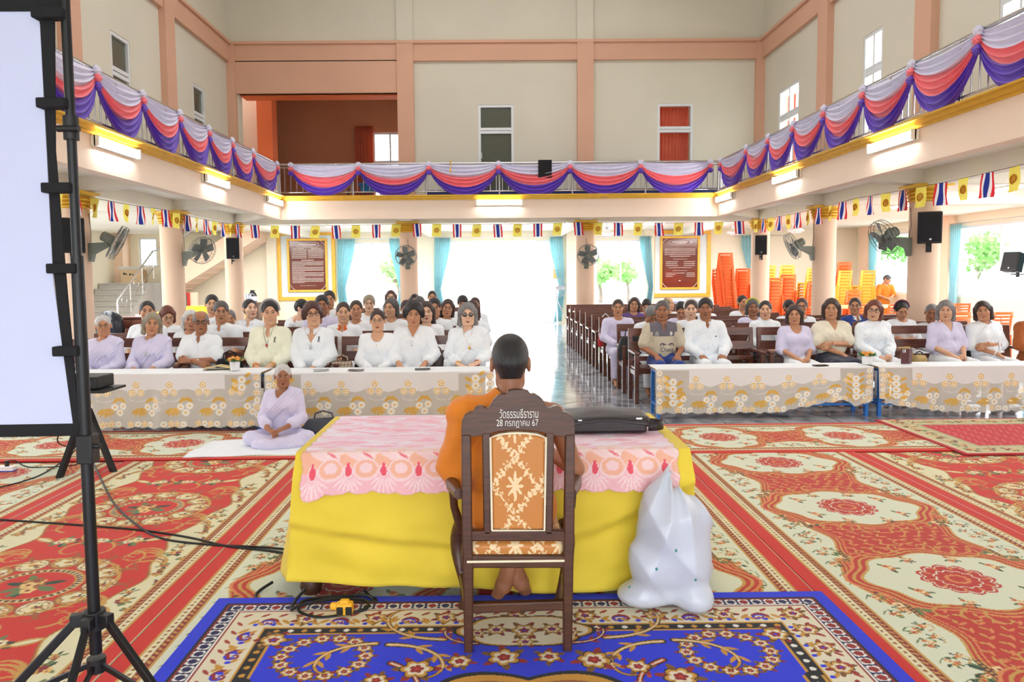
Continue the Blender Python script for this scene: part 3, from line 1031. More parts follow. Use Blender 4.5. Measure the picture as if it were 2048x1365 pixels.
def blue_rug(w=2.87, l=2.3, h=.0042):
 """y runs from the far edge towards the camera"""
 BL, NAVY, BK, CR, GO, RD, WH, DG = (30, 52, 226), (24, 26, 84), (16, 18, 26), (232, 224, 198), (206, 150, 52), (150, 34, 34), (240, 238, 230), (126, 84, 34)
 W = Weave(w, l, h, BL)
 X, Y = np.meshgrid(W.x, W.y)
 d = np.minimum(w / 2 - np.abs(X), Y)
 for a, b, c in ((.06, .072, BK), (.072, .082, RD), (.082, .135, NAVY), (.135, .145, WH), (.145, .152, RD), (.152, .305, CR), (.305, .315, GO), (.315, .365, BK), (.365, .374, GO)):
  W.C[(d >= a) & (d < b), :3] = lin(c)
 def around(off, step):
  """points on the line at distance off from the edge, with the direction along the edge"""
  for x in np.arange(-w / 2 + off, w / 2 - off, step):
   yield x, off, 0.0
  for y in np.arange(off + step, l, step):
   yield -w / 2 + off, y, PI / 2
   yield w / 2 - off, y, PI / 2
 for i, (x, y, a) in enumerate(around(.108, .06)):
  W.flower(x, y, .03, 4, WH, WH, PI / 4)
  W.disc(x, y, .019, RD if i % 2 else NAVY)
 for i, (x, y, a) in enumerate(around(.34, .06)):
  W.disc(x, y, .013, WH if i % 2 else GO)
 rr = np.random.default_rng(8)
 def rosette(x, y, r, rot=0.0, heart=BL):
  for k in range(6):
   a = rot + k * PI / 3
   W.leaf(x + r * math.cos(a), y + r * math.sin(a), r * .9, r * .45, a, DG if k % 2 else RD)
  W.flower(x, y, r * 1.02, 6, BK, BK, rot)
  W.flower(x, y, r * .92, 6, GO, BK, rot)
  W.flower(x, y, r * .68, 6, CR, BK, rot)
  W.flower(x, y, r * .42, 5, RD, heart, rot + .3)
 def scroll(x, y, a, L, turn=3.2, s=1, c=GO, wd=.03):
  wd *= .82
  p = spiral(x, y, a, L * 1.75, turn * .66, 26, s)
  W.curve(p, wd * 1.55, BK)
  W.curve(p, wd, c)
  W.curve(p[:18], wd * .4, CR)
  for q in (6, 11, 16):
   aa = math.atan2(p[q][1] - p[q - 1][1], p[q][0] - p[q - 1][0])
   for d_ in (-1, 1):
    W.leaf(p[q][0] - .9 * wd * d_ * math.sin(aa), p[q][1] + .9 * wd * d_ * math.cos(aa), wd * 2.6, wd * .8, aa + d_ * .6, c)
 # cream border: rosettes and curls
 for i, (x, y, a) in enumerate(around(.228, .155)):
  if i % 2 == 0:
   rosette(x, y, .05, rr.uniform(0, 1))
  else:
   for s_ in (-1, 1):
    dx, dy = math.cos(a) * s_, math.sin(a) * s_
    W.curve(spiral(x, y, a + (0 if s_ > 0 else PI), .13, 4.0, 18, s_), .022, RD)
    W.curve(spiral(x + .006, y + .012, a + (0 if s_ > 0 else PI), .11, 4.0, 18, s_), .011, BL)
    W.leaf(x + dx * .07, y + dy * .07 + .025, .06, .022, a + .8 * s_, GO)
 for x, y, a in around(.19, .08):
  W.leaf(x, y, .05, .018, a + .7, (170, 60, 40))
 for x, y, a in around(.27, .08):
  W.leaf(x, y, .05, .018, a - .7, GO)
  W.disc(x + .02, y + .01, .012, BL)
 # corners: the black band steps in around a wreath
 for sx in (-1, 1):
  cx, cy = sx * (w / 2 - .62), .56
  for k in range(14):
   a = 2 * PI * k / 14
   rosette(cx + .17 * math.cos(a), cy + .15 * math.sin(a), .036, a, (190, 120, 40))
  W.disc(cx, cy, .115, BL, .1)
  # stepped band
  for off, wd, c in ((.0, .06, BK), (-.036, .014, GO), (.036, .014, GO)):
   W.curve([(sx * (w / 2 - .36 - off), .75), (sx * (w / 2 - .36 - off), 1.0), (sx * (w / 2 - .48 - off), 1.12), (sx * (w / 2 - .75 - off), 1.2), (sx * (w / 2 - .8), 1.32)], -wd, c)
  for k in range(6):
   W.disc(sx * (w / 2 - .36), .76 + .045 * k, .012, WH)
  scroll(cx + sx * -.25, .47, 0 if sx < 0 else PI, .34, 3.4, sx * -1)
  scroll(cx + sx * -.28, .62, .5 if sx < 0 else PI - .5, .3, 3.4, sx * -1, (190, 70, 40))
  scroll(sx * .34, .43, 0 if sx > 0 else PI, .36, 3.2, -sx)
  scroll(sx * .62, .46, 0 if sx > 0 else PI, .3, 3.2, sx)
  scroll(cx, .86, 0 if sx < 0 else PI, .42, 3.4, sx * -1)
  scroll(cx + sx * -.1, 1.12, .3 if sx < 0 else PI - .3, .36, 3.2, sx)
  rosette(sx * (w / 2 - .38), .42, .06)
 # cartouche in the middle of the far border
 k0 = W.win(0, .36, .4)
 Xc, Yc, V = k0
 for s_, c in ((1.12, BK), (1.06, GO), (1.0, CR)):
  a = np.arctan2(Yc / .13, Xc / .27)
  W.put(V, np.hypot(Xc / (.27 * s_), Yc / (.13 * s_)) < .9 + .12 * np.abs(np.cos(3 * a)), c)
 for x, y, r in ((0, .36, .06), (-.12, .35, .045), (.12, .35, .045), (-.2, .38, .034), (.2, .38, .034), (0, .46, .04)):
  rosette(x, y, r)
 for sx in (-1, 1):
  scroll(sx * .2, .47, 0 if sx > 0 else PI, .2, 3.4, -sx, RD, .022)
 # the great medallion
 cy = 1.22
 for k in range(30):
  a = 2 * PI * k / 30
  x, y = .86 * math.cos(a), cy + .64 * math.sin(a)
  rosette(x, y, .07 if k % 2 else .05, a, (200, 60, 40))
 k0 = W.win(0, cy, .9)
 Xc, Yc, V = k0
 for s_, c in ((1.12, BK), (1.07, GO), (.98, BROWN), (.94, CR)):
  a = np.arctan2(Yc / .5, Xc / .68)
  W.put(V, np.hypot(Xc / (.66 * s_), Yc / (.49 * s_)) < .88 + .12 * np.abs(np.cos(5 * a)), c)
 for k in range(10):
  a = 2 * PI * (k + .5) / 10
  x, y = .55 * math.cos(a), cy + .41 * math.sin(a)
  for s_ in (-1, 1):
   scroll(x, y, a + s_ * 1.3, .24, 3.6, s_, GO, .026)
  rosette(.36 * math.cos(a), cy + .26 * math.sin(a), .055, a)
 rosette(0, cy, .12)
 return W
br_ = blue_rug()
tag(link('rug', br_.mesh('rug', M_CARPET, .012), loc=(.125, 3.475, .016), rot=(0, 0, PI)), 'royal blue rug with gold scrolls and cream floral border under the carved chair', 'rug')
# ------------------------------------------------------------------ cloth-covered head table
M_DKWOOD = wood('dark_varnished_wood', (70, 32, 18), (104, 52, 28), .3)
M_TEAK = wood('red_brown_teak', (66, 36, 20), (88, 50, 28), .42, 6)
TX0, TX1, TY0, TY1, TZ = -.93, .93, 3.52, 4.42, .715
tb = empty('head_table', (0, 3.97, 0))
tag(tb, 'wooden table with cabriole legs hidden under the yellow and pink cloths', 'table')
MB().box((0, 0, TZ - .03), (1.84, .88, .03)).build('table_top', M_DKWOOD, tb)
apron = MB()
for sy in (-.4, .4):
 apron.box((0, sy, TZ - .1), (1.7, .025, .1))
for sx in (-.85, .85):
 apron.box((sx, 0, TZ - .1), (.025, .78, .1))
apron.build('apron', M_DKWOOD, tb)
legprof = [(.035, 0), (.05, .02), (.055, .045), (.045, .08), (.03, .14), (.027, .25), (.032, .4), (.045, .55), (.05, .655)]
for sx in (-.84, .84):
 for sy in (-.38, .38):
  n = MB()
  pts = [(sx + math.copysign(.05 * math.exp(-((z - .05) / .1) ** 2) + .02 * math.sin(z * 6), sx), sy + math.copysign(.02, sy), z + .005) for _, z in legprof]
  n.tube(pts, [r for r, _ in legprof], 12)
  n.build('leg', M_TEAK, tb)
def skirt(x0, x1, y0, y1, z, drops, flare, nfold, amp, seed, rows=26, step=.02, rnd=.05):
 """cloth over a table: flat top, then hanging sides. drops(s, x, y) gives the length at each point of the edge"""
 r = np.random.default_rng(seed)
 per = []
 def side(a, b, nrm):
  n = int(np.hypot(b[0] - a[0], b[1] - a[1]) / step)
  for i in range(n):
   t = i / n
   per.append((a[0] + (b[0] - a[0]) * t, a[1] + (b[1] - a[1]) * t, nrm))
 side((x0, y0), (x1, y0), (0, -1))
 side((x1, y0), (x1, y1), (1, 0))
 side((x1, y1), (x0, y1), (0, 1))
 side((x0, y1), (x0, y0), (-1, 0))
 n = len(per)
 V, uv = [], []
 # smooth the normals around the corners
 N = np.array([p[2] for p in per], float)
 K = 7
 Ns = sum(np.roll(N, k, 0) for k in range(-K, K + 1))
 Ns /= np.linalg.norm(Ns, axis=1)[:, None]
 s = np.arange(n) * step
 w1 = np.zeros(n)
 for f in range(nfold):
  w1 += r.uniform(.4, 1) * np.sin(2 * PI * s / (n * step) * (f + 2) * 2 + r.uniform(0, 6.28)) / (1 + .15 * f)
 w1 /= np.abs(w1).max() + 1e-9
 for i, (x, y, _) in enumerate(per):
  D = drops(x, y)
  for k in range(rows):
   t = k / (rows - 1)
   o = flare * (1 - .6 * max(0, -Ns[i][1])) * t * D + amp * (1 - .4 * max(0, -Ns[i][1])) * w1[i] * t ** 1.3 + .006
   zz = z - D * t
   V.append((x + Ns[i][0] * o, y + Ns[i][1] * o, zz if k else z))
   uv.append((s[i], t * D))
 F = []
 for i in range(n):
  j = (i + 1) % n
  for k in range(rows - 1):
   F.append((i * rows + k, i * rows + k + 1, j * rows + k + 1, j * rows + k))
 return V, F, per, rows
def m_yellow():
 m = mat('yellow_cotton', (236, 208, 60), 0.75, var=0.04, scale=5, bump=0.10, bscale=9, sheen=0.1)
 return m
M_YEL = m_yellow()
def dropY(x, y):
 if y < TY0 + .01:
  d = .655 - .012 * x + .02 * math.sin(3 * x)
  if x < -.55:
   d -= .06 * ((-.55 - x) / .38) ** 1.2
  return d
 return .60 if x < 0 else .64
V, F, per, rows = skirt(TX0, TX1, TY0, TY1, TZ, dropY, .20, 9, .028, 4, 40)
# tucked swags across the front: broad diagonal ridges
Vn = np.array(V).reshape(len(per), rows, 3)
for i, (x, y, _) in enumerate(per):
 if y < TY0 + .01:
  t = np.linspace(0, 1, rows)
  u = (x - TX0) / (TX1 - TX0)
  # lapped fold: low on the stairs half, rising to both ends
  c1 = .70 - .34 * abs(u - .40) ** 1.1 - (.25 * max(0, u - .75) / .25)
  Vn[i, :, 1] -= .030 / (1 + np.exp((t - c1) * 70)) * np.clip(t * 6, 0, 1) + .010 * np.exp(-((t - c1 + .05) / .04) ** 2)
  Vn[i, :, 1] -= .012 * t * np.exp(-((t - (.25 + .5 * abs(u - .8))) / .05) ** 2) + .010 * t * np.sin(14 * (t + .8 * u)) ** 3 * (u > .55) + .009 * np.sin(11 * (t * .6 - u)) ** 3 * (u < .3)
  Vn[i, :, 1] -= .010 * np.sin(20 * (t - .5 * u) + 2 * u) * t + .006 * np.sin(33 * u + 9 * t) * t
mbt = MB()
mbt.add(Vn.reshape(-1, 3), F)
k0 = [i * rows for i in range(len(per))]
mbt.f.append(tuple(k0))
mbt.m.append(0)
yc = mbt.build('yellow_tablecloth', M_YEL, angle=60)
tag(yc, 'bright yellow tablecloth draped to the floor over the head table', 'tablecloth')
sdf = yc.modifiers.new('cloth', 'SOLIDIFY')
sdf.thickness = .003
sdf.offset = 1
# pink lace overlay
M_PINK = attr_mat('printed_pink_lace', 0.8, alpha=True, bump=0.25, bscale=160)
def pink_cloth():
 """x along the table, v: 0 at the back edge, 1.0 at the front edge, then the hanging border"""
 wd, top, drop = 1.78, .93, .185
 h = .0052
 W = Weave(wd, top + drop, h, (252, 222, 236))
 r = np.random.default_rng(3)
 X, Y = np.meshgrid(W.x, W.y)
 for k in range(420):
  x, y = r.uniform(-wd / 2, wd / 2), r.uniform(0, top)
  c = ((252, 240, 252), (252, 190, 210), (252, 206, 220), (252, 232, 244))[k % 4]
  W.leaf(x, y, r.uniform(.05, .22), r.uniform(.015, .05), r.uniform(-.5, .5), c)
 # border: peach net with white shells and coral drops
 e = np.minimum(top + drop - Y, np.minimum(wd / 2 - np.abs(X) + 0, 9))
 b0 = top - .03
 m = (Y > b0)
 W.C[m, :3] = lin((246, 186, 158))
 W.C[(Y > b0 + .105), :3] = lin((246, 190, 196))
 for k, x in enumerate(np.arange(-wd / 2 + .06, wd / 2, .165)):
  W.flower(x + .08, b0 - .0, .075, 5, (250, 222, 218), (250, 206, 200), 0, .25)
  W.leaf(x + .02, b0 + .03, .10, .03, .4, (248, 214, 212))
  W.leaf(x + .09, b0 + .035, .06, .012, .5, (240, 120, 130))
  W.disc(x + .083, b0 + .10, .062, (250, 214, 214), .05)
  W.disc(x + .083, b0 + .096, .052, (246, 186, 158), .04)
  W.disc(x + .083, b0 + .092, .03, (250, 214, 214), .024)
  for q in range(7):
   a = -PI / 2 + (q - 3) * .3
   W.leaf(x + .055 * math.cos(a) * 1.0, b0 + .115 - .06 * math.sin(a) * -1 * -1 + .0, .07, .009, -a, (252, 222, 222))
  W.disc(x, b0 + .105, .021, (250, 226, 224), .031)
  W.disc(x, b0 + .105, .016, (240, 96, 112), .026)
  W.disc(x, b0 + .078, .007, (240, 96, 112), .012)
 # scalloped hem
 sc = top + drop - .012 * (1 - np.abs(np.sin(X / .055 * PI / 2))) - .006
 W.C[Y > sc, 3] = 0.0
 ends = np.abs(X) > wd / 2 - .010 * (1 - np.abs(np.sin(Y / .055 * PI / 2))) - .004
 W.C[ends, 3] = 0.0
 V = np.zeros((W.ny, W.nx, 3))
 r1 = .02
 for i, v in enumerate(W.y):
  if v < top - r1:
   V[i, :, 1], V[i, :, 2] = TY1 - .01 - v, TZ + .008
  else:
   q = v - (top - r1)
   a = min(q / r1, PI / 2)
   rest = max(0, q - r1 * PI / 2)
   V[i, :, 1] = TY1 - .01 - (top - r1) - r1 * math.sin(a)
   V[i, :, 2] = TZ + .008 - r1 * (1 - math.cos(a)) - rest
 x = W.x
 V[..., 0] = x[None, :] * (1 + .0 * V[..., 2])
 hang = np.clip((W.y - top) / drop, 0, 1)[:, None]
 V[..., 1] -= hang * (.048 + .014 * np.sin(x * 13)[None, :] + .010 * np.sin(x * 29 + 1)[None, :]) + .004
 # the corner by the stairs side sags a little lower
 V[..., 2] -= hang * .035 * np.exp(-((x + wd / 2) / .12) ** 2)[None, :]
 V[..., 0] -= .015
 me = np_mesh('lace_runner', V, grid_faces(W.ny, W.nx, True), M_PINK)
 set_weave(me, W.C.reshape(-1, 4))
 o = link('lace_runner', me)
 tag(o, 'pink lace cloth with coral drops over the yellow tablecloth', 'tablecloth')
 return o
pink_cloth()
# ------------------------------------------------------------------ the carved chair
CYR, CYF, CCX = 2.95, 3.36, .085
def cp(x, y):
 p = at(x, y, CYR)
 return (float(p[0]), float(p[2]))
def brocade():
 """orange-gold satin with a cream damask trellis"""
 m, nt, b = _nt('gold_brocade')
 tc = nt.nodes.new('ShaderNodeTexCoord')
 mp = nt.nodes.new('ShaderNodeMapping')
 nt.links.new(tc.outputs['Object'], mp.inputs['Vector'])
 sx = nt.nodes.new('ShaderNodeSeparateXYZ')
 nt.links.new(mp.outputs[0], sx.inputs[0])
 def mt(op, a, b2=None, c=None):
  n = nt.nodes.new('ShaderNodeMath')
  n.operation = op
  for i, v in enumerate((a, b2, c)):
   if v is None:
    continue
   if isinstance(v, (int, float)):
    n.inputs[i].default_value = v
   else:
    nt.links.new(v, n.inputs[i])
  return n.outputs[0]
 cell_x, cell_z = .178, .235
 u = mt('ADD', mt('DIVIDE', mt('SUBTRACT', sx.outputs[0], CCX), cell_x), .5)
 zz = mt('ADD', sx.outputs[2], mt('MULTIPLY', sx.outputs[1], .6))
 v = mt('DIVIDE', zz, cell_z)
 fu = mt('ABSOLUTE', mt('SUBTRACT', mt('FRACT', u), .5))
 fv = mt('ABSOLUTE', mt('SUBTRACT', mt('FRACT', v), .5))
 dia = mt('ADD', fu, fv)
 wob = nt.nodes.new('ShaderNodeTexNoise')
 wob.inputs['Scale'].default_value = 75
 nt.links.new(tc.outputs['Object'], wob.inputs['Vector'])
 wv = mt('MULTIPLY', mt('SUBTRACT', wob.outputs['Fac'], .5), .5)
 # trellis band
 rip = mt('MULTIPLY', mt('SINE', mt('MULTIPLY', mt('SUBTRACT', fu, fv), 44.0)), .03)
 band = mt('LESS_THAN', mt('ABSOLUTE', mt('ADD', mt('SUBTRACT', dia, .5), mt('ADD', wv, 0.0))), mt('ADD', rip, .055))
 # palmette in the middle of each diamond
 ang = mt('ARCTAN2', fv, fu)
 rad = mt('SQRT', mt('ADD', mt('MULTIPLY', fu, fu), mt('MULTIPLY', mt('MULTIPLY', fv, fv), .55)))
 lob = mt('ADD', .13, mt('MULTIPLY', mt('COSINE', mt('MULTIPLY', ang, 8.0)), .06))
 pal = mt('LESS_THAN', mt('ADD', rad, mt('MULTIPLY', wv, .35)), lob)
 fac = mt('MAXIMUM', band, pal)
 mx = nt.nodes.new('ShaderNodeMixRGB')
 mx.inputs[1].default_value = lin((196, 126, 56)) + (1,)
 mx.inputs[2].default_value = lin((234, 206, 160)) + (1,)
 nt.links.new(fac, mx.inputs['Fac'])
 nt.links.new(mx.outputs[0], b.inputs['Base Color'])
 b.inputs['Roughness'].default_value = .38
 b.inputs['Sheen Weight'].default_value = .2
 return m
M_BROC = brocade()
M_CREAMPIPE = mat('cream_piping', (236, 224, 196), .6)
ch = empty('carved_armchair', (CCX, 3.15, 0))
tag(ch, 'carved brown wooden armchair with gold brocade back, seen from behind', 'chair')
def chair_part(name, mb, m, par=None, bv=.006):
 o = mb.build(name, m)
 o.parent = par or ch
 o.matrix_parent_inverse = Matrix.Translation((-CCX, -3.15, 0))
 if bv:
  bevel(o, bv, 2)
 return o
half = [(1036, 779), (1024, 779.5), (1016, 782), (1012, 788), (1003, 788), (994, 793), (986, 801), (981, 812), (974, 817), (966, 813), (957, 812), (950, 816), (947, 823), (938, 825), (929, 831), (924, 842), (923, 860), (923, 874)]
mir = [(2072 - x, y) for x, y in half[::-1][:-1]]
low = [(1148, 874), (1120, 872), (1096, 868), (1080, 863), (1058, 860), (1036, 859), (1014, 860), (992, 863), (976, 868), (952, 872)]
crest = [cp(*p) for p in half] + [cp(*p) for p in low[::-1]] + [cp(*p) for p in mir]
crest = [cp(*p) for p in half] + [cp(2072 - x, y) for x, y in [(1148, 874), (1120, 872), (1096, 868), (1080, 863), (1058, 860), (1036, 859)]] + [cp(x, y) for x, y in [(1058, 860), (1080, 863), (1096, 868), (1120, 872), (1148, 874)]] + [cp(*p) for p in mir]
chair_part('crest_rail', MB().prism(crest, .042, Matrix.Translation((0, CYR + .005, 0))), M_TEAK)
def upright(pts, d=.045, dy=0.0):
 return MB().prism([cp(*p) for p in pts], d, Matrix.Translation((0, CYR + dy, 0)))
for s in (0, 1):
 f = (lambda x: x) if s == 0 else (lambda x: 2072 - x)
 chair_part('rear_leg', upright([(f(923), 868), (f(924), 1080), (f(926), 1130), (f(929), 1318), (f(946), 1318), (f(947), 1130), (f(945), 1080), (f(942), 868)]), M_TEAK)
 chair_part('back_upright', upright([(f(964), 864), (f(967), 1068), (f(983), 1068), (f(982), 864)], .035), M_TEAK)
chair_part('back_rail', upright([(938, 1060), (938, 1081), (1134, 1081), (1134, 1060)], .035), M_TEAK)
chair_part('seat_rail', upright([(940, 1109), (940, 1134), (1132, 1134), (1132, 1109)], .04), M_TEAK)
chair_part('stretcher', upright([(944, 1206), (944, 1226), (1130, 1219), (1130, 1200)], .03), M_TEAK)
pan = [(984, 1057), (981, 873), (998, 867), (1018, 864.5), (1036, 864), (1054, 864.5), (1074, 867), (1091, 873), (1088, 1057)]
o = chair_part('back_pad', upright(pan, .06, .004), M_BROC, None, .012)
pip = [cp(*p) for p in pan]
MBp = MB().tube([(p[0], CYR - .028, p[1]) for p in pip + pip[:1]], .0045, 8)
chair_part('piping', MBp, M_CREAMPIPE, None, 0)
# seat
zs = .44
sb_ = MB()
sb_.box((CCX, 3.17, zs), (.40, .44, .075))
chair_part('seat', sb_, M_BROC, None, .025)
chair_part('seat_piping', MB().tube([(CCX - .195, CYR - .022, zs - .035), (CCX + .195, CYR - .022, zs - .035)], .005, 8), M_CREAMPIPE, None, 0)
fr = MB()
for sx in (-1, 1):
 fr.box((CCX + sx * .205, 3.16, .385), (.035, .40, .07))
fr.box((CCX, CYF, .385), (.40, .035, .07))
chair_part('seat_frame', fr, M_TEAK)
for sx in (-1, 1):
 pts = [(CCX + sx * (.235 + .02 * math.sin(q * 5.5)), CYF + .0 + .03 * math.sin(q * 5.5 + .5), .40 * (1 - q) + .012) for q in np.linspace(0, 1, 12)]
 chair_part('front_leg', MB().tube(pts, [.034, .036, .036, .033, .029, .025, .022, .02, .02, .024, .033, .035], 12), M_TEAK, None, 0)
 # arm: support, wooden rest with a scrolled end, pad
 chair_part('arm_support', MB().tube([(CCX + sx * .235, 3.30, .42), (CCX + sx * .262, 3.28, .52), (CCX + sx * .268, 3.28, .60), (CCX + sx * .262, 3.27, .66)], [.022, .018, .018, .024], 10), M_TEAK, None, 0)
 ar = chair_part('armrest', MB().tube([(CCX + sx * .225, CYR, .675), (CCX + sx * .255, 3.08, .672), (CCX + sx * .272, 3.24, .672), (CCX + sx * .272, 3.36, .685), (CCX + sx * .272, 3.39, .665)], [.022, .028, .030, .030, .016], 12), M_TEAK, None, 0)
 chair_part('arm_pad', MB().ell((CCX + sx * .268, 3.25, .70), (.028, .085, .018)), M_BROC, None, 0)
 chair_part('side_stretcher', MB().tube([(CCX + sx * .195, CYR, .20), (CCX + sx * .215, 3.15, .185), (CCX + sx * .235, CYF, .18)], [.016, .012, .016], 8), M_TEAK, None, 0)
# lettering painted on the crest
M_LETTER = mat('white_sign_paint', (226, 222, 214), .6)
def letters(name, body, cx, cz, width, y, m, par=None, height=None, rot=(PI / 2, 0, 0), thick=.0006):
 cu = bpy.data.curves.new(name, 'FONT')
 cu.body = body
 cu.align_x = 'CENTER'
 cu.align_y = 'CENTER'
 cu.size = 1.0
 cu.extrude = thick
 tmp = bpy.data.objects.new(name, cu)
 COL.objects.link(tmp)
 dg = bpy.context.evaluated_depsgraph_get()
 me = bpy.data.meshes.new_from_object(tmp.evaluated_get(dg))
 bpy.data.objects.remove(tmp)
 co = np.zeros(len(me.vertices) * 3, np.float32)
 me.vertices.foreach_get('co', co)
 co = co.reshape(-1, 3)
 lo, hi = co.min(0), co.max(0)
 s = width / (hi[0] - lo[0])
 sy = s if height is None else height / (hi[1] - lo[1])
 co[:, 0] = (co[:, 0] - (lo[0] + hi[0]) / 2) * s
 co[:, 1] = (co[:, 1] - (lo[1] + hi[1]) / 2) * sy
 me.vertices.foreach_set('co', co.ravel())
 me.materials.clear()
 me.materials.append(m)
 me.update()
 o = link(name, me, None, (cx, y, cz), rot)
 return o
a, b = cp(998, 829), cp(1076, 829)
for txt, px0, px1, py, hh in (('วัดธรรมธีราราม', 999, 1076, 826, 19), ('28 กรกฎาคม 67', 993, 1076, 846.5, 17)):
 p0, p1 = cp(px0, py), cp(px1, py)
 o = letters('lettering', txt, (p0[0] + p1[0]) / 2, p0[1], p1[0] - p0[0], CYR - .0185, M_LETTER, height=hh * (p1[0] - p0[0]) / (px1 - px0))
 o.parent = ch
 o.matrix_parent_inverse = Matrix.Translation((-CCX, -3.15, 0))
# ------------------------------------------------------------------ projection screen close to the camera
SYD = 2.32                                # distance of the screen
M_SCREENW = mat('white_screen_fabric', (200, 206, 234), .75, var=.01)
def sp_(x, y, d=0.0):
 p = at(x, y, SYD + d)
 return (float(p[0]), float(p[1]), float(p[2]))
scn = empty('projection_screen', (sp_(160, 700)[0], SYD, 0))
tag(scn, 'white projection screen with black border strapped to a black tripod stand', 'projection screen')
def spart(name, mb, m, par=None, bv=0):
 o = mb.build(name, m)
 o.parent = par or scn
 o.matrix_parent_inverse = Matrix.Translation((-scn.location.x, -SYD, 0))
 if bv:
  bevel(o, bv, 2)
 return o
def slab_(corners, th, d=0.0):
 """quad given by four image points clockwise, th thick"""
 n = len(corners)
 f = [sp_(x, y, d) for x, y in corners]
 bk = [(p[0], p[1] + th, p[2]) for p in f]
 mb = MB()
 mb.add(f + bk, [tuple(range(n)), tuple(reversed(range(n, 2 * n)))] + [((i + 1) % n, i, n + i, n + (i + 1) % n) for i in range(n)])
 return mb
spart('screen_fabric', slab_([(-900, 18), (72, 18), (80, 50), (106, 560), (146, 850), (-900, 868)], .004), M_SCREENW)
spart('border', slab_([(72, -6), (108, -6), (110, 300), (135, 600), (160, 862), (146, 851), (120, 660), (106, 540), (94, 300), (80, 50)], .006, -.003), M_BLACKFAB)
spart('border', slab_([(-900, 866), (146, 848), (168, 850), (166, 872), (-900, 892)], .006, -.004), M_BLACKFAB)
spart('border', slab_([(-900, -14), (130, -14), (136, 8), (110, 22), (-900, 26)], .006, -.004), M_BLACKFAB)
for x0, y0, x1 in ((74, 30, 136), (84, 208, 142), (94, 376, 150), (104, 536, 160), (116, 700, 166)):
 spart('strap', MB().box((np.array(sp_(x0, y0)) + np.array(sp_(x1, y0 + 3))) / 2 + np.array([0, -.012, 0]), (sp_(x1, y0)[0] - sp_(x0, y0)[0], .046, .030)), M_BLACKFAB, None, .004)
px_top, px_bot = at(127, -40, SYD), at(191, 1290, SYD)
xp = float((at(160, 600, SYD)[0] + at(176, 1000, SYD)[0]) / 2)
spart('pole', MB().cyl((xp, SYD, .36), (xp, SYD, 1.62), .0185), M_BLACK)
spart('upper_pole', MB().cyl((xp, SYD, 1.5), (xp, SYD, 2.75), .014), M_BLACK)
spart('clamp', MB().cyl((xp, SYD, 1.97), (xp, SYD, 2.04), .022).cyl((xp - .03, SYD - .02, 2.0), (xp + .035, SYD - .02, 2.0), .010), M_BLACKPL)
spart('clamp', MB().box((xp + .005, SYD, 1.02), (.05, .05, .09)).cyl((xp + .02, SYD - .01, 1.03), (xp + .05, SYD - .01, 1.03), .008), M_BLACKPL, None, .004)
spart('top_tube', MB().cyl((xp - 2.2, SYD - .02, 2.50), (xp + .02, SYD - .02, 2.56), .02), M_BLACK)
hub = MB().cyl((xp, SYD, .44), (xp, SYD, .50), .034)
for a in (200, 275, 340):
 a = math.radians(a)
 hub.box((xp + .045 * math.cos(a), SYD + .045 * math.sin(a), .475), (.045, .03, .04), Matrix.Rotation(a, 3, 'Z'))
spart('hub', hub, M_BLACKPL, None, .003)
low_ = MB().cyl((xp, SYD, .30), (xp, SYD, .345), .028)
spart('brace_collar', low_, M_BLACKPL)
for a in (200, 275, 340):
 a = math.radians(a)
 e = (xp + .50 * math.cos(a), SYD + .50 * math.sin(a), .012)
 s_ = (xp + .05 * math.cos(a), SYD + .05 * math.sin(a), .475)
 lg = spart('leg', MB().bar(s_, e, .026, .018), M_BLACK, None, .003)
 spart('brace', MB().bar((xp + .025 * math.cos(a), SYD + .025 * math.sin(a), .322), tuple(s_[i] + (e[i] - s_[i]) * .5 for i in range(3)), .016, .010), M_BLACK)
# ------------------------------------------------------------------ projector on its stand, power strip, cables
pj = empty('projector_stand', (-3.30, 6.05, 0))
tag(pj, 'black tripod stand with a square tray carrying the projector', 'stand')
MB().box((0, 0, .655), (.48, .36, .018)).build('tray', M_BLACKPL, pj)
MB().cyl((0, 0, .25), (0, 0, .65), .018).build('pole', M_BLACK, pj)
MB().cyl((0, 0, .46), (0, 0, .52), .03).build('hub', M_BLACKPL, pj)
for a in (-100, -30, 110):
 a = math.radians(a)
 MB().bar((.03 * math.cos(a), .03 * math.sin(a), .49), (.33 * math.cos(a), .33 * math.sin(a), .006), .045, .035).build('leg', M_BLACK, pj)
 MB().bar((0, 0, .27), (.2 * math.cos(a), .2 * math.sin(a), .2), .016, .012).build('brace', M_BLACK, pj)
p = empty('projector', (-3.32, 6.05, .664))
tag(p, 'flat black video projector on the tripod tray', 'projector')
o = MB().box((0, 0, .056), (.38, .27, .10)).build('case', M_BLACKPL, p)
bevel(o, .012)
MB().cyl((.12, -.14, .06), (.12, -.125, .06), .035).build('lens', mat('lens_glass', (40, 46, 60), .1, spec=.8), p)
MB().box((0, -.1, .003), (.3, .02, .006)).build('foot', M_RUBBER, p)
ps = empty('power_strip', (-3.95, 5.95, .014))
tag(ps, 'white and blue power strip lying on the carpet', 'power strip')
bevel(MB().box((0, 0, .02), (.22, .06, .04)).build('case', mat('white_plastic', (240, 240, 240), .4), ps), .006)
bevel(MB().box((0, -.001, .004), (.224, .064, .008)).build('base', mat('blue_plastic', (40, 70, 190), .4), ps), .002)
MB().cyl((.05, 0, .04), (.05, 0, .085), .016).build('plug', M_BLACKPL, ps)
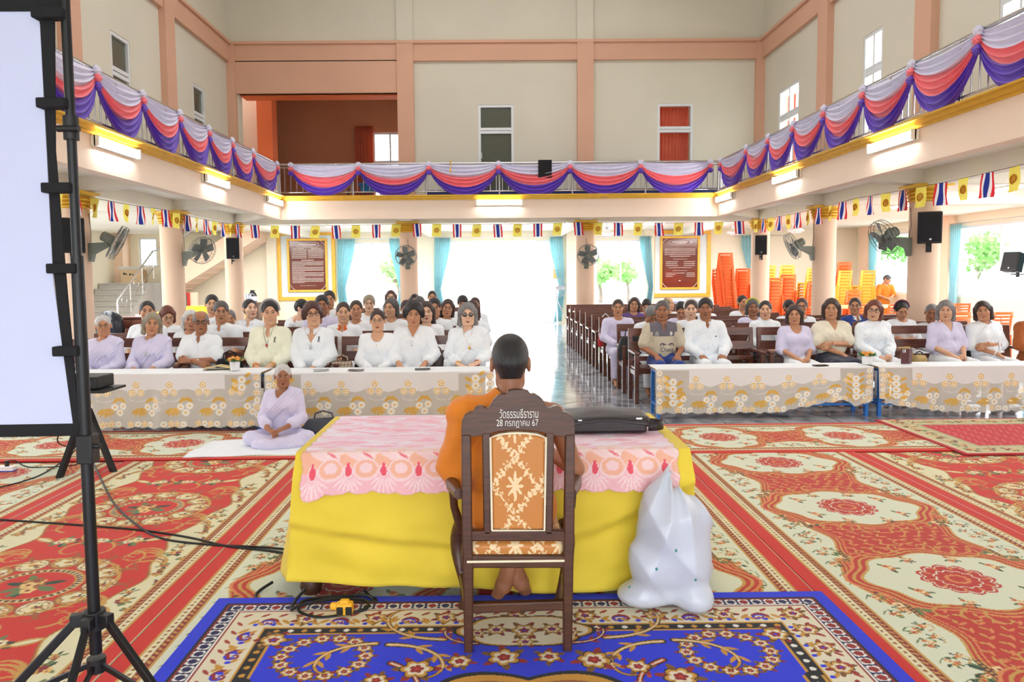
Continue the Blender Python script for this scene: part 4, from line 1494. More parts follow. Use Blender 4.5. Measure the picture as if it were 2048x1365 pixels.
def cable(name, pts, r, label, smooth_n=8, cat='cable', group=None, zoff=.022):
 """smooth cable through points (x, y, z)"""
 P_ = [np.array(p, float) for p in pts]
 out = []
 for i in range(len(P_) - 1):
  p0, p1, p2, p3 = P_[max(0, i - 1)], P_[i], P_[i + 1], P_[min(len(P_) - 1, i + 2)]
  for k in range(smooth_n):
   t = k / smooth_n
   out.append(.5 * ((2 * p1) + (-p0 + p2) * t + (2 * p0 - 5 * p1 + 4 * p2 - p3) * t * t + (-p0 + 3 * p1 - 3 * p2 + p3) * t ** 3))
 out.append(P_[-1])
 o = MB().tube(out, r, 8).build(name, M_RUBBER)
 tag(o, label, cat, group)
 return o
def gz(x, y, h=.02):
 q = at_z(x, y, h)
 return (float(q[0]), float(q[1]), h)
cable('power_cable', [gz(-60, 1036), gz(90, 1046), gz(190, 1053), gz(290, 1062), gz(380, 1076), gz(450, 1092), gz(545, 1103), gz(600, 1112)], .0065, 'black cable running straight over the red carpets to the table')
cable('power_cable', [gz(168, 905, .03), gz(185, 925), gz(205, 965), gz(230, 1010), gz(280, 1055), gz(330, 1079), gz(420, 1090), gz(500, 1094), gz(550, 1097), gz(610, 1104)], .0065, 'black cable curving from the projector stand to the table')
cable('power_cable', [(-3.30, 6.0, .60), (-3.4, 5.8, .3), gz(150, 900, .06), gz(100, 940), gz(50, 962), gz(-30, 982)], .005, 'thin black cable dropping from the projector tray past the power strip')
cable('power_cable', [(-3.90, 5.95, .09), gz(30, 922, .06), gz(60, 935), gz(140, 932), gz(160, 925, .06)], .005, 'short black cable looping from the power strip to the projector stand')
cp_ = [gz(545, 1165, .04), gz(512, 1190), gz(530, 1210), gz(600, 1214), gz(690, 1208), gz(745, 1205), gz(735, 1192, .05), gz(700, 1192, .05), gz(650, 1196, .04), gz(605, 1204, .05), gz(600, 1225, .03), gz(640, 1236, .03), gz(700, 1228, .03), gz(735, 1215, .04), gz(725, 1200, .05), gz(660, 1200, .06), gz(600, 1212, .06), gz(583, 1220, .04), gz(592, 1200, .07), gz(612, 1178, .13)]
cable('extension_cable', cp_, .0075, 'coiled black extension cable lying on the blue rug before the table leg')
cable('extension_cable', [gz(728, 1180, .05), gz(738, 1192, .03), gz(752, 1203, .03), gz(700, 1205, .03)], .0065, 'short black cable end slipping out beneath the yellow cloth')
tm = empty('plug_adapter', tuple(gz(690, 1232, .03)))
tag(tm, 'yellow and black plug socket lying beside the coiled cable', 'socket')
bevel(MB().box((0, 0, .035), (.075, .05, .055)).box((-.045, .0, .045), (.04, .035, .03)).box((0, .0, .065), (.045, .035, .02)).build('case', mat('yellow_tool_plastic', (246, 184, 44), .45), tm), .010, )
for sx in (-.018, .022):
 bevel(MB().box((sx, -.026, .032), (.028, .012, .036)).build('socket_face', M_BLACKPL, tm), .004)
# ------------------------------------------------------------------ briefcase
M_LEATHER = mat('black_brown_leather', (46, 36, 38), .42, var=.12, scale=30, bump=.1, bscale=120)
bc = empty('briefcase', (.585, 3.96, TZ + .012))
tag(bc, 'soft black leather briefcase lying on the pink lace cloth', 'briefcase')
b0 = MB().box((0, 0, .04), (.42, .29, .075)).build('body', M_LEATHER, bc)
bevel(b0, .014, 3)
flap = np.zeros((9, 19, 3))
for i, v in enumerate(np.linspace(-.16, .155, 9)):
 for j, u in enumerate(np.linspace(-.24, .235, 19)):
  flap[i, j] = (u * .95, v, .080 + .020 * math.cos(u / .24 * PI / 2) ** 1.5 * (1 - .5 * abs(v) / .16) - (.035 if i == 0 else 0) * (.5 + .5 * abs(u) / .24))
fl = MB().grid(flap).build('flap', M_LEATHER, bc)
fl.modifiers.new('t', 'SOLIDIFY').thickness = .005
MB().box((-.14, -.163, .075), (.02, .006, .006)).build('clasp', M_STEEL, bc)
MB().box((.165, -.155, .08), (.03, .006, .008)).build('clasp', M_STEEL, bc)
st_ = np.zeros((18, 2, 3))
for i, t in enumerate(np.linspace(0, 1, 18)):
 a = PI * 1.15 * t
 st_[i, :, 0] = .215 + .075 * math.sin(a) + .03 * t
 st_[i, :, 1] = -.10 + .055 * (1 - math.cos(a)) - .04
 st_[i, 0, 2], st_[i, 1, 2] = .012, .056
so_ = MB().grid(st_).build('strap', M_LEATHER, bc)
so_.modifiers.new('t', 'SOLIDIFY').thickness = .004
# ------------------------------------------------------------------ bodies: smooth distance fields turned into one closed surface
class Field:
 def __init__(s, lo, hi, h):
  s.h = h
  s.lo = np.array(lo, float)
  s.n = np.ceil((np.array(hi) - s.lo) / h).astype(int) + 1
  s.ax = [s.lo[i] + np.arange(s.n[i]) * h for i in range(3)]
  s.D = np.full(s.n, .06)
 def win(s, lo, hi):
  sl = []
  for i in range(3):
   a = max(0, int((lo[i] - s.lo[i]) / s.h))
   b = min(s.n[i], int((hi[i] - s.lo[i]) / s.h) + 2)
   if a >= b:
    return None
   sl.append(slice(a, b))
  g = np.meshgrid(*[s.ax[i][sl[i]] for i in range(3)], indexing='ij', sparse=True)
  return tuple(sl), g
 def _mix(s, sl, d, k, op='add'):
  a = s.D[sl]
  if op == 'cut':
   d = -d
   h = np.clip(.5 - .5 * (d - a) / k, 0, 1) if k else None
   s.D[sl] = np.maximum(a, d) if not k else a * h + d * (1 - h) + k * h * (1 - h)
  else:
   h = np.clip(.5 + .5 * (a - d) / k, 0, 1)
   s.D[sl] = a * (1 - h) + d * h - k * h * (1 - h)
 def cap(s, a, b, r0, r1=None, k=.02, ys=1.0, op='add'):
  """rounded cone from a to b; ys squashes it front to back"""
  a, b = np.array(a, float), np.array(b, float)
  r1 = r0 if r1 is None else r1
  R = max(r0, r1)
  m = R + k + .05
  w = s.win(np.minimum(a, b) - m, np.maximum(a, b) + m)
  if not w:
   return s
  sl, (X, Y, Z) = w
  yc = (a[1] + b[1]) / 2
  X, Yq, Z = X - a[0], (Y - yc) / ys + yc - a[1], Z - a[2]
  d = b - a
  L = max(1e-9, d @ d)
  t = np.clip((X * d[0] + Yq * d[1] + Z * d[2]) / L, 0, 1)
  q = np.sqrt((X - t * d[0]) ** 2 + (Yq - t * d[1]) ** 2 + (Z - t * d[2]) ** 2) - (r0 + (r1 - r0) * t)
  s._mix(sl, q * (ys if ys < 1 else 1.0), k, op)
  return s
 def ell(s, c, r, k=.02, op='add'):
  c, r = np.array(c, float), np.array(r, float)
  m = r + k + .05
  w = s.win(c - m, c + m)
  if not w:
   return s
  sl, (X, Y, Z) = w
  q = np.sqrt(((X - c[0]) / r[0]) ** 2 + ((Y - c[1]) / r[1]) ** 2 + ((Z - c[2]) / r[2]) ** 2)
  s._mix(sl, (q - 1) * r.min() if op == 'add' else (q - 1) * r.min(), k, op)
  return s
 def limit(s, fn):
  """keep only where fn(X, Y, Z) < 0"""
  X, Y, Z = np.meshgrid(*s.ax, indexing='ij', sparse=True)
  s.D = np.maximum(s.D, fn(X, Y, Z))
  return s
 def offset(s, fn):
  X, Y, Z = np.meshgrid(*s.ax, indexing='ij', sparse=True)
  s.D = s.D + fn(X, Y, Z)
  return s
 def surface(s):
  D = s.D.copy()
  D[0], D[-1], D[:, 0], D[:, -1], D[:, :, 0], D[:, :, -1] = (.05,) * 6
  I = D < 0
  nx, ny, nz = D.shape
  c = np.zeros((nx - 1, ny - 1, nz - 1), np.int8)
  for dx in (0, 1):
   for dy in (0, 1):
    for dz in (0, 1):
     c += I[dx:nx - 1 + dx, dy:ny - 1 + dy, dz:nz - 1 + dz]
  act = (c > 0) & (c < 8)
  ii = np.argwhere(act)
  idx = np.full(act.shape, -1, np.int64)
  idx[act] = np.arange(len(ii))
  P, N = np.zeros((len(ii), 3)), np.zeros(len(ii))
  cor = [(dx, dy, dz) for dx in (0, 1) for dy in (0, 1) for dz in (0, 1)]
  val = {q: D[ii[:, 0] + q[0], ii[:, 1] + q[1], ii[:, 2] + q[2]] for q in cor}
  for q in cor:
   for a in range(3):
    if q[a] == 0:
     p = list(q)
     p[a] = 1
     p = tuple(p)
     v0, v1 = val[q], val[p]
     m = (v0 < 0) != (v1 < 0)
     t = np.where(m, v0 / np.where(m, v0 - v1, 1), 0)
     e = np.array(q, float)[None].repeat(len(ii), 0)
     e[:, a] += t
     P[m] += e[m]
     N[m] += 1
  V = s.lo + (ii + P / N[:, None]) * s.h
  F = []
  for a in range(3):
   b, c2 = (a + 1) % 3, (a + 2) % 3
   sl0 = [slice(None)] * 3
   sl1 = [slice(None)] * 3
   sl0[a], sl1[a] = slice(0, -1), slice(1, None)
   ch_ = I[tuple(sl0)] != I[tuple(sl1)]
   e = np.argwhere(ch_)
   e = e[(e[:, b] > 0) & (e[:, c2] > 0)]
   if not len(e):
    continue
   o = np.zeros((1, 3), int)
   def at_(db, dc):
    q = e.copy()
    q[:, b] -= db
    q[:, c2] -= dc
    return idx[q[:, 0], q[:, 1], q[:, 2]]
   q4 = np.stack([at_(1, 1), at_(0, 1), at_(0, 0), at_(1, 0)], -1)
   fl = I[e[:, 0], e[:, 1], e[:, 2]]
   q4[~fl] = q4[~fl][:, ::-1]
   F.append(q4)
  return V, np.vstack(F)
def noise3(X, Y, Z, f, seed):
 r = np.random.default_rng(seed)
 out = 0
 for k in range(4):
  d = r.normal(size=3)
  out = out + np.sin(f * (1 + .45 * k) * (d[0] * X + d[1] * Y + d[2] * Z) + r.uniform(0, 6.28)) / (1 + .5 * k)
 return out / 2.4
HEADS = {}
def head_shape(kind):
 """head in its own frame: origin between the ears, face towards -y"""
 if kind in HEADS:
  return HEADS[kind]
 age, wd, h = kind
 F = Field((-.11, -.135, -.19), (.11, .13, .135), .0046)
 w = wd
 F.ell((0, .016, .034), (.073 * w, .094, .086), .01)
 F.ell((0, -.022, -.035), (.061 * w, .066, .076), .03)
 F.cap((-.03 * w, -.03, -.085), (.03 * w, -.03, -.085), .027, k=.03)
 F.ell((0, -.070, -.098), (.020, .016, .016), .02)
 for sx in (-1, 1):
  F.ell((sx * .037 * w, -.060, -.026), (.025, .024, .024), .02)
  F.cap((sx * .012, -.085, .026), (sx * .046, -.071, .024), .008, .007, .012)
  F.ell((sx * .031, -.101, .006), (.017, .018, .012), .012, 'cut')
  F.ell((sx * .031, -.0755, .004), (.014, .013, .0105), .005)
  F.ell((sx * .077 * w, .012, -.006), (.010, .021, .032), .008)
  F.ell((sx * .083 * w, .006, -.004), (.006, .010, .018), .004, 'cut')
 F.cap((0, -.086, .012), (0, -.104, -.026), .0075, .0115, .012)
 for sx in (-1, 1):
  F.ell((sx * .0125, -.095, -.031), (.009, .010, .008), .008)
  if age:
   F.cap((sx * .024, -.094, -.03), (sx * .036, -.080, -.068), .003, .003, .008, op='cut')
 F.cap((-.019, -.0835, -.0615), (.019, -.0835, -.0615), .0055, k=.007)
 F.cap((-.016, -.083, -.0725), (.016, -.083, -.0725), .0065, k=.007)
 F.cap((0, .018, -.07), (0, .028, -.17), .043, .045, .025)
 V, Fc = F.surface()
 HEADS[kind] = (V, Fc)
 return HEADS[kind]
def rot_head(yaw=0, pitch=0, roll=0):
 """yaw turns the face towards the person's left, pitch nods down, roll tilts"""
 return np.array(Matrix.Rotation(math.radians(yaw), 3, 'Z') @ Matrix.Rotation(math.radians(pitch), 3, 'X') @ Matrix.Rotation(math.radians(roll), 3, 'Y'))
def shell(kind, mi):
 """small features of the face as closed shells"""
 mb = MB()
 smile, age = kind
 for sx in (-1, 1):
  rx = Matrix.Rotation(sx * .22, 3, 'Z')
  # eye, upper lid line, brow
  mb.ell((sx * .0312, -.0855, .0035), (.0150, .0052, .0050 if not smile else .0038), 10, 6, rx, 0)
  mb.ell((sx * .0305, -.0893, .0035), (.0062, .0026, .0046 if not smile else .0034), 8, 6, rx, 1)
  mb.tube([(sx * .0165, -.0880, .0065), (sx * .031, -.0902, .0095), (sx * .0455, -.0815, .0060)], [.0020, .0028, .0016], 6, 1)
  mb.tube([(sx * .0145, -.0925, .0245), (sx * .030, -.0915, .0315), (sx * .0475, -.0790, .0265)], [.0026, .0034, .0018], 6, 2)
  mb.ell((sx * .0075, -.1035, -.0375), (.0034, .003, .0018), 6, 4, None, 1)
 c = .006 if smile else .0005
 mb.tube([(-.028, -.0785, -.0650 + c), (-.011, -.0900, -.0640), (0, -.0908, -.0652), (.011, -.0900, -.0640), (.028, -.0785, -.0650 + c)], [.0018, .0042, .0036, .0042, .0018], 8, 3)
 mb.tube([(-.024, -.0800, -.0690 + c), (0, -.0908, -.0750), (.024, -.0800, -.0690 + c)], [.0018, .0050, .0018], 8, 3)
 if smile == 2:
  mb.tube([(-.022, -.0835, -.0665 + c * .6), (0, -.0940, -.0700), (.022, -.0835, -.0665 + c * .6)], [.0014, .0042, .0014], 8, 4)
 else:
  mb.tube([(-.022, -.0820, -.0668 + c), (0, -.0940, -.0692), (.022, -.0820, -.0668 + c)], [.0009, .0013, .0009], 6, 1)
 V, F3 = np.array(mb.v), mb.f
 return V, F3, [mi + m for m in mb.m]
HANDS = {}
def hand_shape(curl):
 """right hand: wrist at the origin, fingers along +x, thumb towards +y, back of the hand up"""
 if curl in HANDS:
  return HANDS[curl]
 F = Field((-.05, -.065, -.10), (.21, .09, .045), .0042)
 F.cap((-.03, 0, 0), (.012, 0, 0), .024, .025, .012, 1)
 ang = (.25 + curl * .55, .45 + curl * .8, .35 + curl * .6)
 for i, (yk, L) in enumerate(((-.031, .80), (-.0105, .95), (.0105, 1.0), (.031, .92))):
  F.cap((.008, yk * .55, 0), (.082, yk, .002), .0125, .0112, .012)
  p = np.array([.084, yk, .002])
  a = 0
  for q, (l, r0, r1) in enumerate(((.040, .0092, .0085), (.026, .0084, .0078), (.020, .0077, .0066))):
   a += ang[q]
   e = p + np.array([math.cos(a), (.06 if i == 3 else -.05 if i == 0 else 0), -math.sin(a)]) * l * L
   F.cap(p, e, r0, r1, .004)
   p = e
 F.cap((.012, .016, -.004), (.045, .046, -.014), .0145, .0118, .012)
 F.cap((.045, .046, -.014), (.076, .056, -.022), .0105, .0098, .006)
 F.cap((.076, .056, -.022), (.098, .054, -.030), .0096, .0078, .004)
 HANDS[curl] = F.surface()
 return HANDS[curl]
def frame_from(f, u):
 f = np.array(f, float)
 f /= np.linalg.norm(f)
 u = np.array(u, float)
 u = u - f * (u @ f)
 u /= np.linalg.norm(u)
 return np.stack([f, np.cross(u, f), u], 1)
# ------------------------------------------------------------------ seated figure: joints, flesh, clothes
def joints(o):
 """joint positions of a seated figure facing -y, hips over the origin, seat at .43"""
 sw, lean = o.get('sw', .148), o.get('lean', 0.0)
 J = dict(pel=(0, 0, .51), waist=(0, .005 + lean * .3, .66), chest=(0, .015 + lean * .7, .84), neck=(0, .012 + lean, .985))
 ly = lean
 pose = o.get('pose', 'lap')
 J['sh'] = [(s * sw, .02 + ly, .905) for s in (-1, 1)]
 if pose == 'lap':
  J['el'] = [(s * (sw + .055), -.05 + ly * .6, .685) for s in (-1, 1)]
  J['wr'] = [(-.085, -.285, .612), (.095, -.275, .625)]
  J['hd'] = [((.80, -.42, -.35), (.25, -.35, .9)), ((-.88, -.25, -.35), (-.25, -.4, .9))]
 elif pose == 'low':
  J['el'] = [(s * (sw + .05), -.04 + ly * .6, .68) for s in (-1, 1)]
  J['wr'] = [(-.07, -.26, .588), (.075, -.255, .60)]
  J['hd'] = [((.62, -.7, -.35), (.3, -.3, .9)), ((-.62, -.7, -.35), (-.3, -.3, .9))]
 elif pose == 'thigh':
  J['el'] = [(s * (sw + .075), -.03 + ly * .6, .68) for s in (-1, 1)]
  J['wr'] = [(s * .125, -.25, .60) for s in (-1, 1)]
  J['hd'] = [((.12, -.9, -.42), (0, -.3, .95)), ((-.12, -.9, -.42), (0, -.3, .95))]
 elif pose == 'cross':
  J['el'] = [(-(sw + .045), -.05, .70), ((sw + .045), -.05, .695)]
  J['wr'] = [(.055, -.225, .685), (-.075, -.205, .705)]
  J['hd'] = [((.9, .05, -.42), (.2, -.85, .5)), ((-.85, .10, .1), (-.1, -.9, .4))]
 elif pose == 'fold':
  J['el'] = [(-(sw + .05), -.06, .69), ((sw + .05), -.05, .70)]
  J['wr'] = [(.02, -.25, .60), (-.10, -.20, .72)]
  J['hd'] = [((.75, -.35, -.55), (.3, -.5, .8)), ((-.75, .15, -.5), (-.2, -.95, .3))]
 elif pose == 'chin':
  J['el'] = [(-(sw + .02), -.17, .70), ((sw + .05), -.06, .69)]
  J['wr'] = [(-.05, -.19, .91), (.06, -.25, .63)]
  J['hd'] = [((.25, .1, .95), (-.6, -.7, .2)), ((-.85, -.3, -.3), (-.2, -.4, .9))]
 elif pose == 'monk':
  J['el'] = [(-.275, -.02, .665), (.240, -.03, .675)]
  J['wr'] = [(-.15, -.27, .70), (.15, -.28, .70)]
  J['hd'] = [((.35, -.9, .1), (0, 0, 1)), ((-.35, -.9, .1), (0, 0, 1))]
 if o.get('floor'):
  J['hip'] = [(s * .09, 0, .49) for s in (-1, 1)]
  J['kn'] = [(-.30, -.20, .50), (.30, -.20, .50)]
  J['an'] = [(.12, -.30, .455), (-.10, -.34, .455)]
  J['to'] = [(.24, -.27, .455), (-.22, -.32, .455)]
 else:
  J['hip'] = [(s * .09, 0, .505) for s in (-1, 1)]
  J['kn'] = [(s * .115, -.42, .485) for s in (-1, 1)]
  J['an'] = [(s * .105, -.40, .085) for s in (-1, 1)]
  J['to'] = [(s * .115, -.55, .032) for s in (-1, 1)]
  if o.get('stand'):
   J['kn'] = [(s * .095, .02, .08) for s in (-1, 1)]
   J['an'] = [(s * .095, .05, -.30) for s in (-1, 1)]
   J['to'] = [(s * .11, -.10, -.335) for s in (-1, 1)]
  if pose == 'monk':
   J['an'] = [(.035, -.13, .105), (-.045, -.17, .10)]
   J['to'] = [(.07, -.27, -.012), (-.08, -.31, -.012)]
 return J
def torso(F, J, o, g=0.0, female=True, lower=True):
 sw, fat = o.get('sw', .148), o.get('fat', 1.0)
 k = .05
 F.cap(J['pel'], J['waist'], .150 * fat + g, .128 * fat + g, k, .72)
 F.cap(J['waist'], J['chest'], .128 * fat + g, .138 * fat + g, k, .74)
 F.cap((-(sw - .05), J['sh'][0][1], .885), (sw - .05, J['sh'][0][1], .885), .056 + g, k=k, ys=.95)
 for s in (-1, 1):
  F.cap((0, J['neck'][1] + .008, .955), (s * (sw - .015), J['sh'][0][1], .912), .044 + g * .8, .042 + g, .03)
 if female:
  for s in (-1, 1):
   F.ell((s * .068, J['chest'][1] - .085 * fat, .81), (.058 + g, .048 + g, .055 + g), .04)
 if fat > 1.03:
  F.ell((0, J['waist'][1] - .06 * fat, .655), (.115 * fat + g, .085 * fat + g, .09 + g), .05)
def arm(F, J, i, r=1.0, g=0.0, upto=1.0, k=.02):
 """upto 0..1 along the arm: .5 is the elbow"""
 sh, el, wr = map(np.array, (J['sh'][i], J['el'][i], J['wr'][i]))
 if upto <= .5:
  e = sh + (el - sh) * (upto * 2)
  F.cap(sh, e, .047 * r + g, .047 * r + (.038 - .047) * r * upto * 2 + g * 1.5, k)
  return
 F.cap(sh, el, .047 * r + g, .038 * r + g, k)
 e = el + (wr - el) * ((upto - .5) * 2)
 F.cap(el, e, .038 * r + g, .038 * r - .013 * r * (upto - .5) * 2 + g * 1.3, k)
FLESH = {}
def flesh(o):
 """skin below the head: (V, F)"""
 key = (o.get('pose', 'lap'), o.get('sw', .148), o.get('fat', 1.0), o.get('lean', 0.0), bool(o.get('floor')), o.get('stand', 0), o.get('man', 0), o['h'])
 if key in FLESH:
  return FLESH[key]
 J = joints(o)
 F = Field((-.36, -.62, -.40 if o.get('stand') else 0.0 if not o.get('floor') else .38), (.36, .22, 1.06), o['h'])
 torso(F, J, o, 0, not o.get('man'))
 nr = .050 if o.get('man') else .044
 F.cap((0, J['sh'][0][1], .92), J['neck'], .062, nr, .04)
 F.cap(J['neck'], (0, J['neck'][1] + .0, 1.03), nr, nr, .02)
 for i in (0, 1):
  arm(F, J, i)
  F.cap(J['hip'][i], J['kn'][i], .078, .055, .04)
  F.cap(J['kn'][i], J['an'][i], .052, .034, .02)
  F.cap(J['an'][i], J['to'][i], .034, .026, .02)
 FLESH[key] = (J,) + F.surface()
 return FLESH[key]
CLOTH = {}
def shirt_shape(o):
 key = tuple(sorted((k, v) for k, v in o.items() if k in ('pose', 'sw', 'fat', 'lean', 'floor', 'man', 'h', 'sleeve', 'neckline', 'puff', 'loose', 'hem', 'seed', 'stand')))
 if key in CLOTH:
  return CLOTH[key]
 J = joints(o)
 g = .012 + o.get('loose', .006)
 F = Field((-.38, -.42, .42), (.38, .24, 1.06), o['h'])
 torso(F, J, o, g, not o.get('man'))
 F.cap((0, J['sh'][0][1], .915), (0, J['neck'][1], .968), .068 + g * .3, .055, .04)
 sl = o.get('sleeve', 'long')
 up = {'long': .96, 'three': .78, 'short': .40, 'half': .5}[sl]
 for i in (0, 1):
  gg = g + (.006 if sl == 'short' else .003)
  arm(F, J, i, 1.0, gg, up, .03)
  if o.get('puff'):
   sh, el = np.array(J['sh'][i]), np.array(J['el'][i])
   F.ell(tuple(sh + (el - sh) * .2 + np.array([(-1, 1)[i] * .012, 0, .012])), (.078, .075, .075), .03)
  if sl == 'three':
   el, wr = np.array(J['el'][i]), np.array(J['wr'][i])
   q = el + (wr - el) * .5
   F.cap(q, el + (wr - el) * .58, .050, .058, .02)
 # wrinkles
 sd = o.get('seed', 1)
 F.offset(lambda X, Y, Z: .0045 * noise3(X, Y, Z, 24, sd) + .0050 * (.5 - np.abs(np.sin(17 * Z + 21 * np.abs(X) + 3 * np.sin(9 * X + sd) + 5 * Y))) ** 3 * 8 * (.35 + np.clip((.84 - Z) / .2, 0, .65)) + .0022 * noise3(X * 1.6, Y, Z * .8, 60, sd + 9))
 ny = J['neck'][1]
 nl = o.get('neckline', 'round')
 F.limit(lambda X, Y, Z: Z - (1.0 if o.get('neckline') in ('high', 'collar') else .985) + 0 * X + 0 * Y)
 if nl == 'round':
  F.ell((0, ny - .045, .99), (.066, .11, .052), .008, 'cut')
 elif nl == 'wide':
  F.ell((0, ny - .065, .99), (.074, .13, .105), .008, 'cut')
 elif nl == 'high':
  F.ell((0, ny - .01, 1.025), (.056, .075, .045), .006, 'cut')
 else:
  dp = {'v': .865, 'deepv': .82, 'collar': .885}[nl]
  F.ell((0, ny - .025, 1.0), (.052, .075, .048), .006, 'cut')
  F.limit(lambda X, Y, Z: -np.maximum(np.maximum((np.abs(X) - (Z - dp) * .50) * .8, (Y - ny) + .0 * X), -.05 + 0 * Z))
 hem = o.get('hem', .47)
 F.limit(lambda X, Y, Z: hem - Z + 0 * X + 0 * Y)
 CLOTH[key] = F.surface()
 return CLOTH[key]
def sash_shape(o):
 """shawl over the person's left shoulder and under the right arm"""
 J = joints(o)
 g = .030 + o.get('loose', .006)
 F = Field((-.32, -.34, .50), (.32, .24, 1.04), o['h'])
 oo = dict(o)
 torso(F, J, oo, g, not o.get('man'))
 sh = np.array(J['sh'][1])
 F.cap(sh, sh + (np.array(J['el'][1]) - sh) * .35, .064 + .012, .060 + .01, .03)
 F.cap((0, J['sh'][0][1], .915), (0, J['neck'][1], .955), .070 + .012, .055 + .008, .04)
 a, b = np.array([.125, 0, .975]), np.array([-.175, 0, .66])
 d = (b - a) / np.linalg.norm(b - a)
 nx, nz = -d[2], d[0]
 hw = o.get('sash', .075)
 F.offset(lambda X, Y, Z: .004 * np.sin(((X - a[0]) * nx + (Z - a[2]) * nz) * 190 + 3 * X))
 drop = o.get('drop', 1)
 def keep(X, Y, Z):
  band = np.abs((X - a[0]) * nx + (Z - a[2]) * nz + 0 * Y) - hw - .02 * (X > .05)
  tail = np.maximum(np.abs(X - .135 + (Z - .9) * .1) - .055, np.maximum(.56 - Z, Y - .02)) + 0 * Y
  return np.minimum(band, tail) if drop else band
 F.limit(keep)
 F.ell((0, J['neck'][1] - .03, 1.015), (.062, .085, .07), .006, 'cut')
 for i in (0,):
  arm2 = J
  F.cap(np.array(J['sh'][0]), np.array(J['el'][0]), .06, .05, .004, op='cut')
 return F.surface()
def lower_shape(o):
 key = ('low', o.get('sw', .148), o.get('fat', 1.0), bool(o.get('floor')), o.get('stand', 0), o.get('skirt', 0), o['h'])
 if key in CLOTH:
  return CLOTH[key]
 J = joints(o)
 zl = -.28 if o.get('stand') else .12
 F = Field((-.44, -.56, zl - .07 if not o.get('floor') else .38), (.44, .24, .72), max(o['h'], .010))
 F.cap(J['pel'], (0, 0, .60), .165 * o.get('fat', 1.0), .145 * o.get('fat', 1.0), .05, .76)
 for i in (0, 1):
  F.cap(J['hip'][i], J['kn'][i], .094, .072, .05)
  if o.get('floor'):
   F.cap(J['kn'][i], J['an'][i], .070, .058, .03)
   F.cap(J['an'][i], J['to'][i], .05, .04, .03)
  else:
   F.cap(J['kn'][i], (J['an'][i][0], J['an'][i][1], zl + .02), .068, .06 if not o.get('skirt') else .07, .03)
 if o.get('stand'):
  F.cap((0, .01, .45), (0, .03, -.2), .13, .15, .06, .8)
 elif o.get('skirt') or o.get('floor'):
  F.cap((0, -.05, .50), (0, -.30, .49 if not o.get('floor') else .45), .10, .085 if not o.get('floor') else .06, .06)
  if not o.get('floor') and not o.get('stand'):
   F.cap((0, -.40, .44), (0, -.40, .16), .10, .08, .05)
 F.offset(lambda X, Y, Z: .004 * noise3(X, Y, Z, 22, 5) + .0025 * noise3(X, Y, Z, 55, 8))
 F.limit(lambda X, Y, Z: (zl if not o.get('floor') else .40) - Z + 0 * X + 0 * Y)
 CLOTH[key] = F.surface()
 return CLOTH[key]
HAIRS = {}
def hair_shape(kind):
 if kind in HAIRS:
  return HAIRS[kind]
 name, w, h = kind
 F = Field((-.16, -.15, -.30), (.16, .22, .18), .0052 if h < .012 else .007)
 t = {'short': .008, 'crop': .005, 'bald': .006, 'pulled': .005, 'bob': .011, 'puffy': .017, 'long': .009, 'curly': .016, 'perm': .012, 'boy': .011, 'shaven': .0035, 'pony': .006, 'wavy': .012}[name]
 F.ell((0, .017, .034), (.073 * w + t, .094 + t, .086 + t), .01)
 if name in ('bob', 'wavy', 'puffy', 'long'):
  zb = {'bob': -.085, 'wavy': -.095, 'puffy': -.03, 'long': -.19}[name]
  for sx in (-1, 1):
   F.cap((sx * (.070 * w + t * .4), .012, .03), (sx * (.076 * w + t * .5), .012, zb), .028, .024, .02)
   if name in ('bob', 'wavy'):
    F.cap((sx * .076 * w, .0, zb), (sx * .072 * w, -.006, zb - .012), .024, .018, .02)
  F.cap((0, .062, .02), (0, .055, zb), .066, .05, .03)
 if name == 'pulled':
  F.ell((0, .118, .02), (.042, .034, .038), .015)
 if name == 'pony':
  F.cap((.045, .095, .02), (.075, .085, -.12), .032, .02, .02)
 if name in ('short', 'boy', 'crop', 'perm', 'curly', 'bald', 'shaven', 'pulled', 'pony'):
  F.cap((0, .065, .0), (0, .058, -.055), .058 + t * .3, .044, .03)
 fq = {'curly': 95, 'perm': 110, 'wavy': 60, 'puffy': 45}.get(name, 120)
 am = {'curly': .006, 'perm': .005, 'wavy': .005, 'puffy': .003, 'shaven': 0}.get(name, .0022)
 if am:
  F.offset(lambda X, Y, Z: am * noise3(X, Y, Z * .6, fq, 3))
 # face opening
 hl = {'bald': .09, 'short': .074, 'crop': .076, 'boy': .052, 'pulled': .084, 'bob': .078, 'puffy': .074, 'long': .080, 'curly': .066, 'perm': .074, 'shaven': .070, 'pony': .082, 'wavy': .074}[name]
 F.ell((0, -.112, hl - .108), (.071 * w, .082, .108), .01, 'cut')
 if name in ('short', 'crop', 'boy', 'bald', 'shaven', 'perm', 'curly'):
  for sx in (-1, 1):
   F.ell((sx * .085, -.02, -.055), (.030, .062, .062), .01, 'cut')
 if name in ('pulled', 'pony'):
  for sx in (-1, 1):
   F.ell((sx * .088, -.02, -.05), (.028, .055, .05), .01, 'cut')
 if name == 'bald':
  F.ell((0, -.045, .10), (.058, .095, .065), .012, 'cut')
 if name in ('short', 'crop', 'boy', 'bald', 'shaven', 'perm', 'curly', 'pulled', 'pony', 'puffy'):
  F.limit(lambda X, Y, Z: (-.062 - Z) + 0 * X + 0 * Y if name != 'pony' else (-.062 - Z) * (X < .02) + 0 * Y - .001 * (X >= .02))
 HAIRS[kind] = F.surface()
 return HAIRS[kind]
SKINS = {k: mat('skin_' + k, c, .5, var=.05, scale=14, bump=.06, bscale=220, sub=.15) for k, c in dict(fair=(236, 192, 162), light=(222, 172, 138), tan=(202, 146, 110), brown=(168, 112, 80), dark=(140, 90, 62)).items()}
M_EYEW = mat('eye_white', (226, 214, 204), .3)
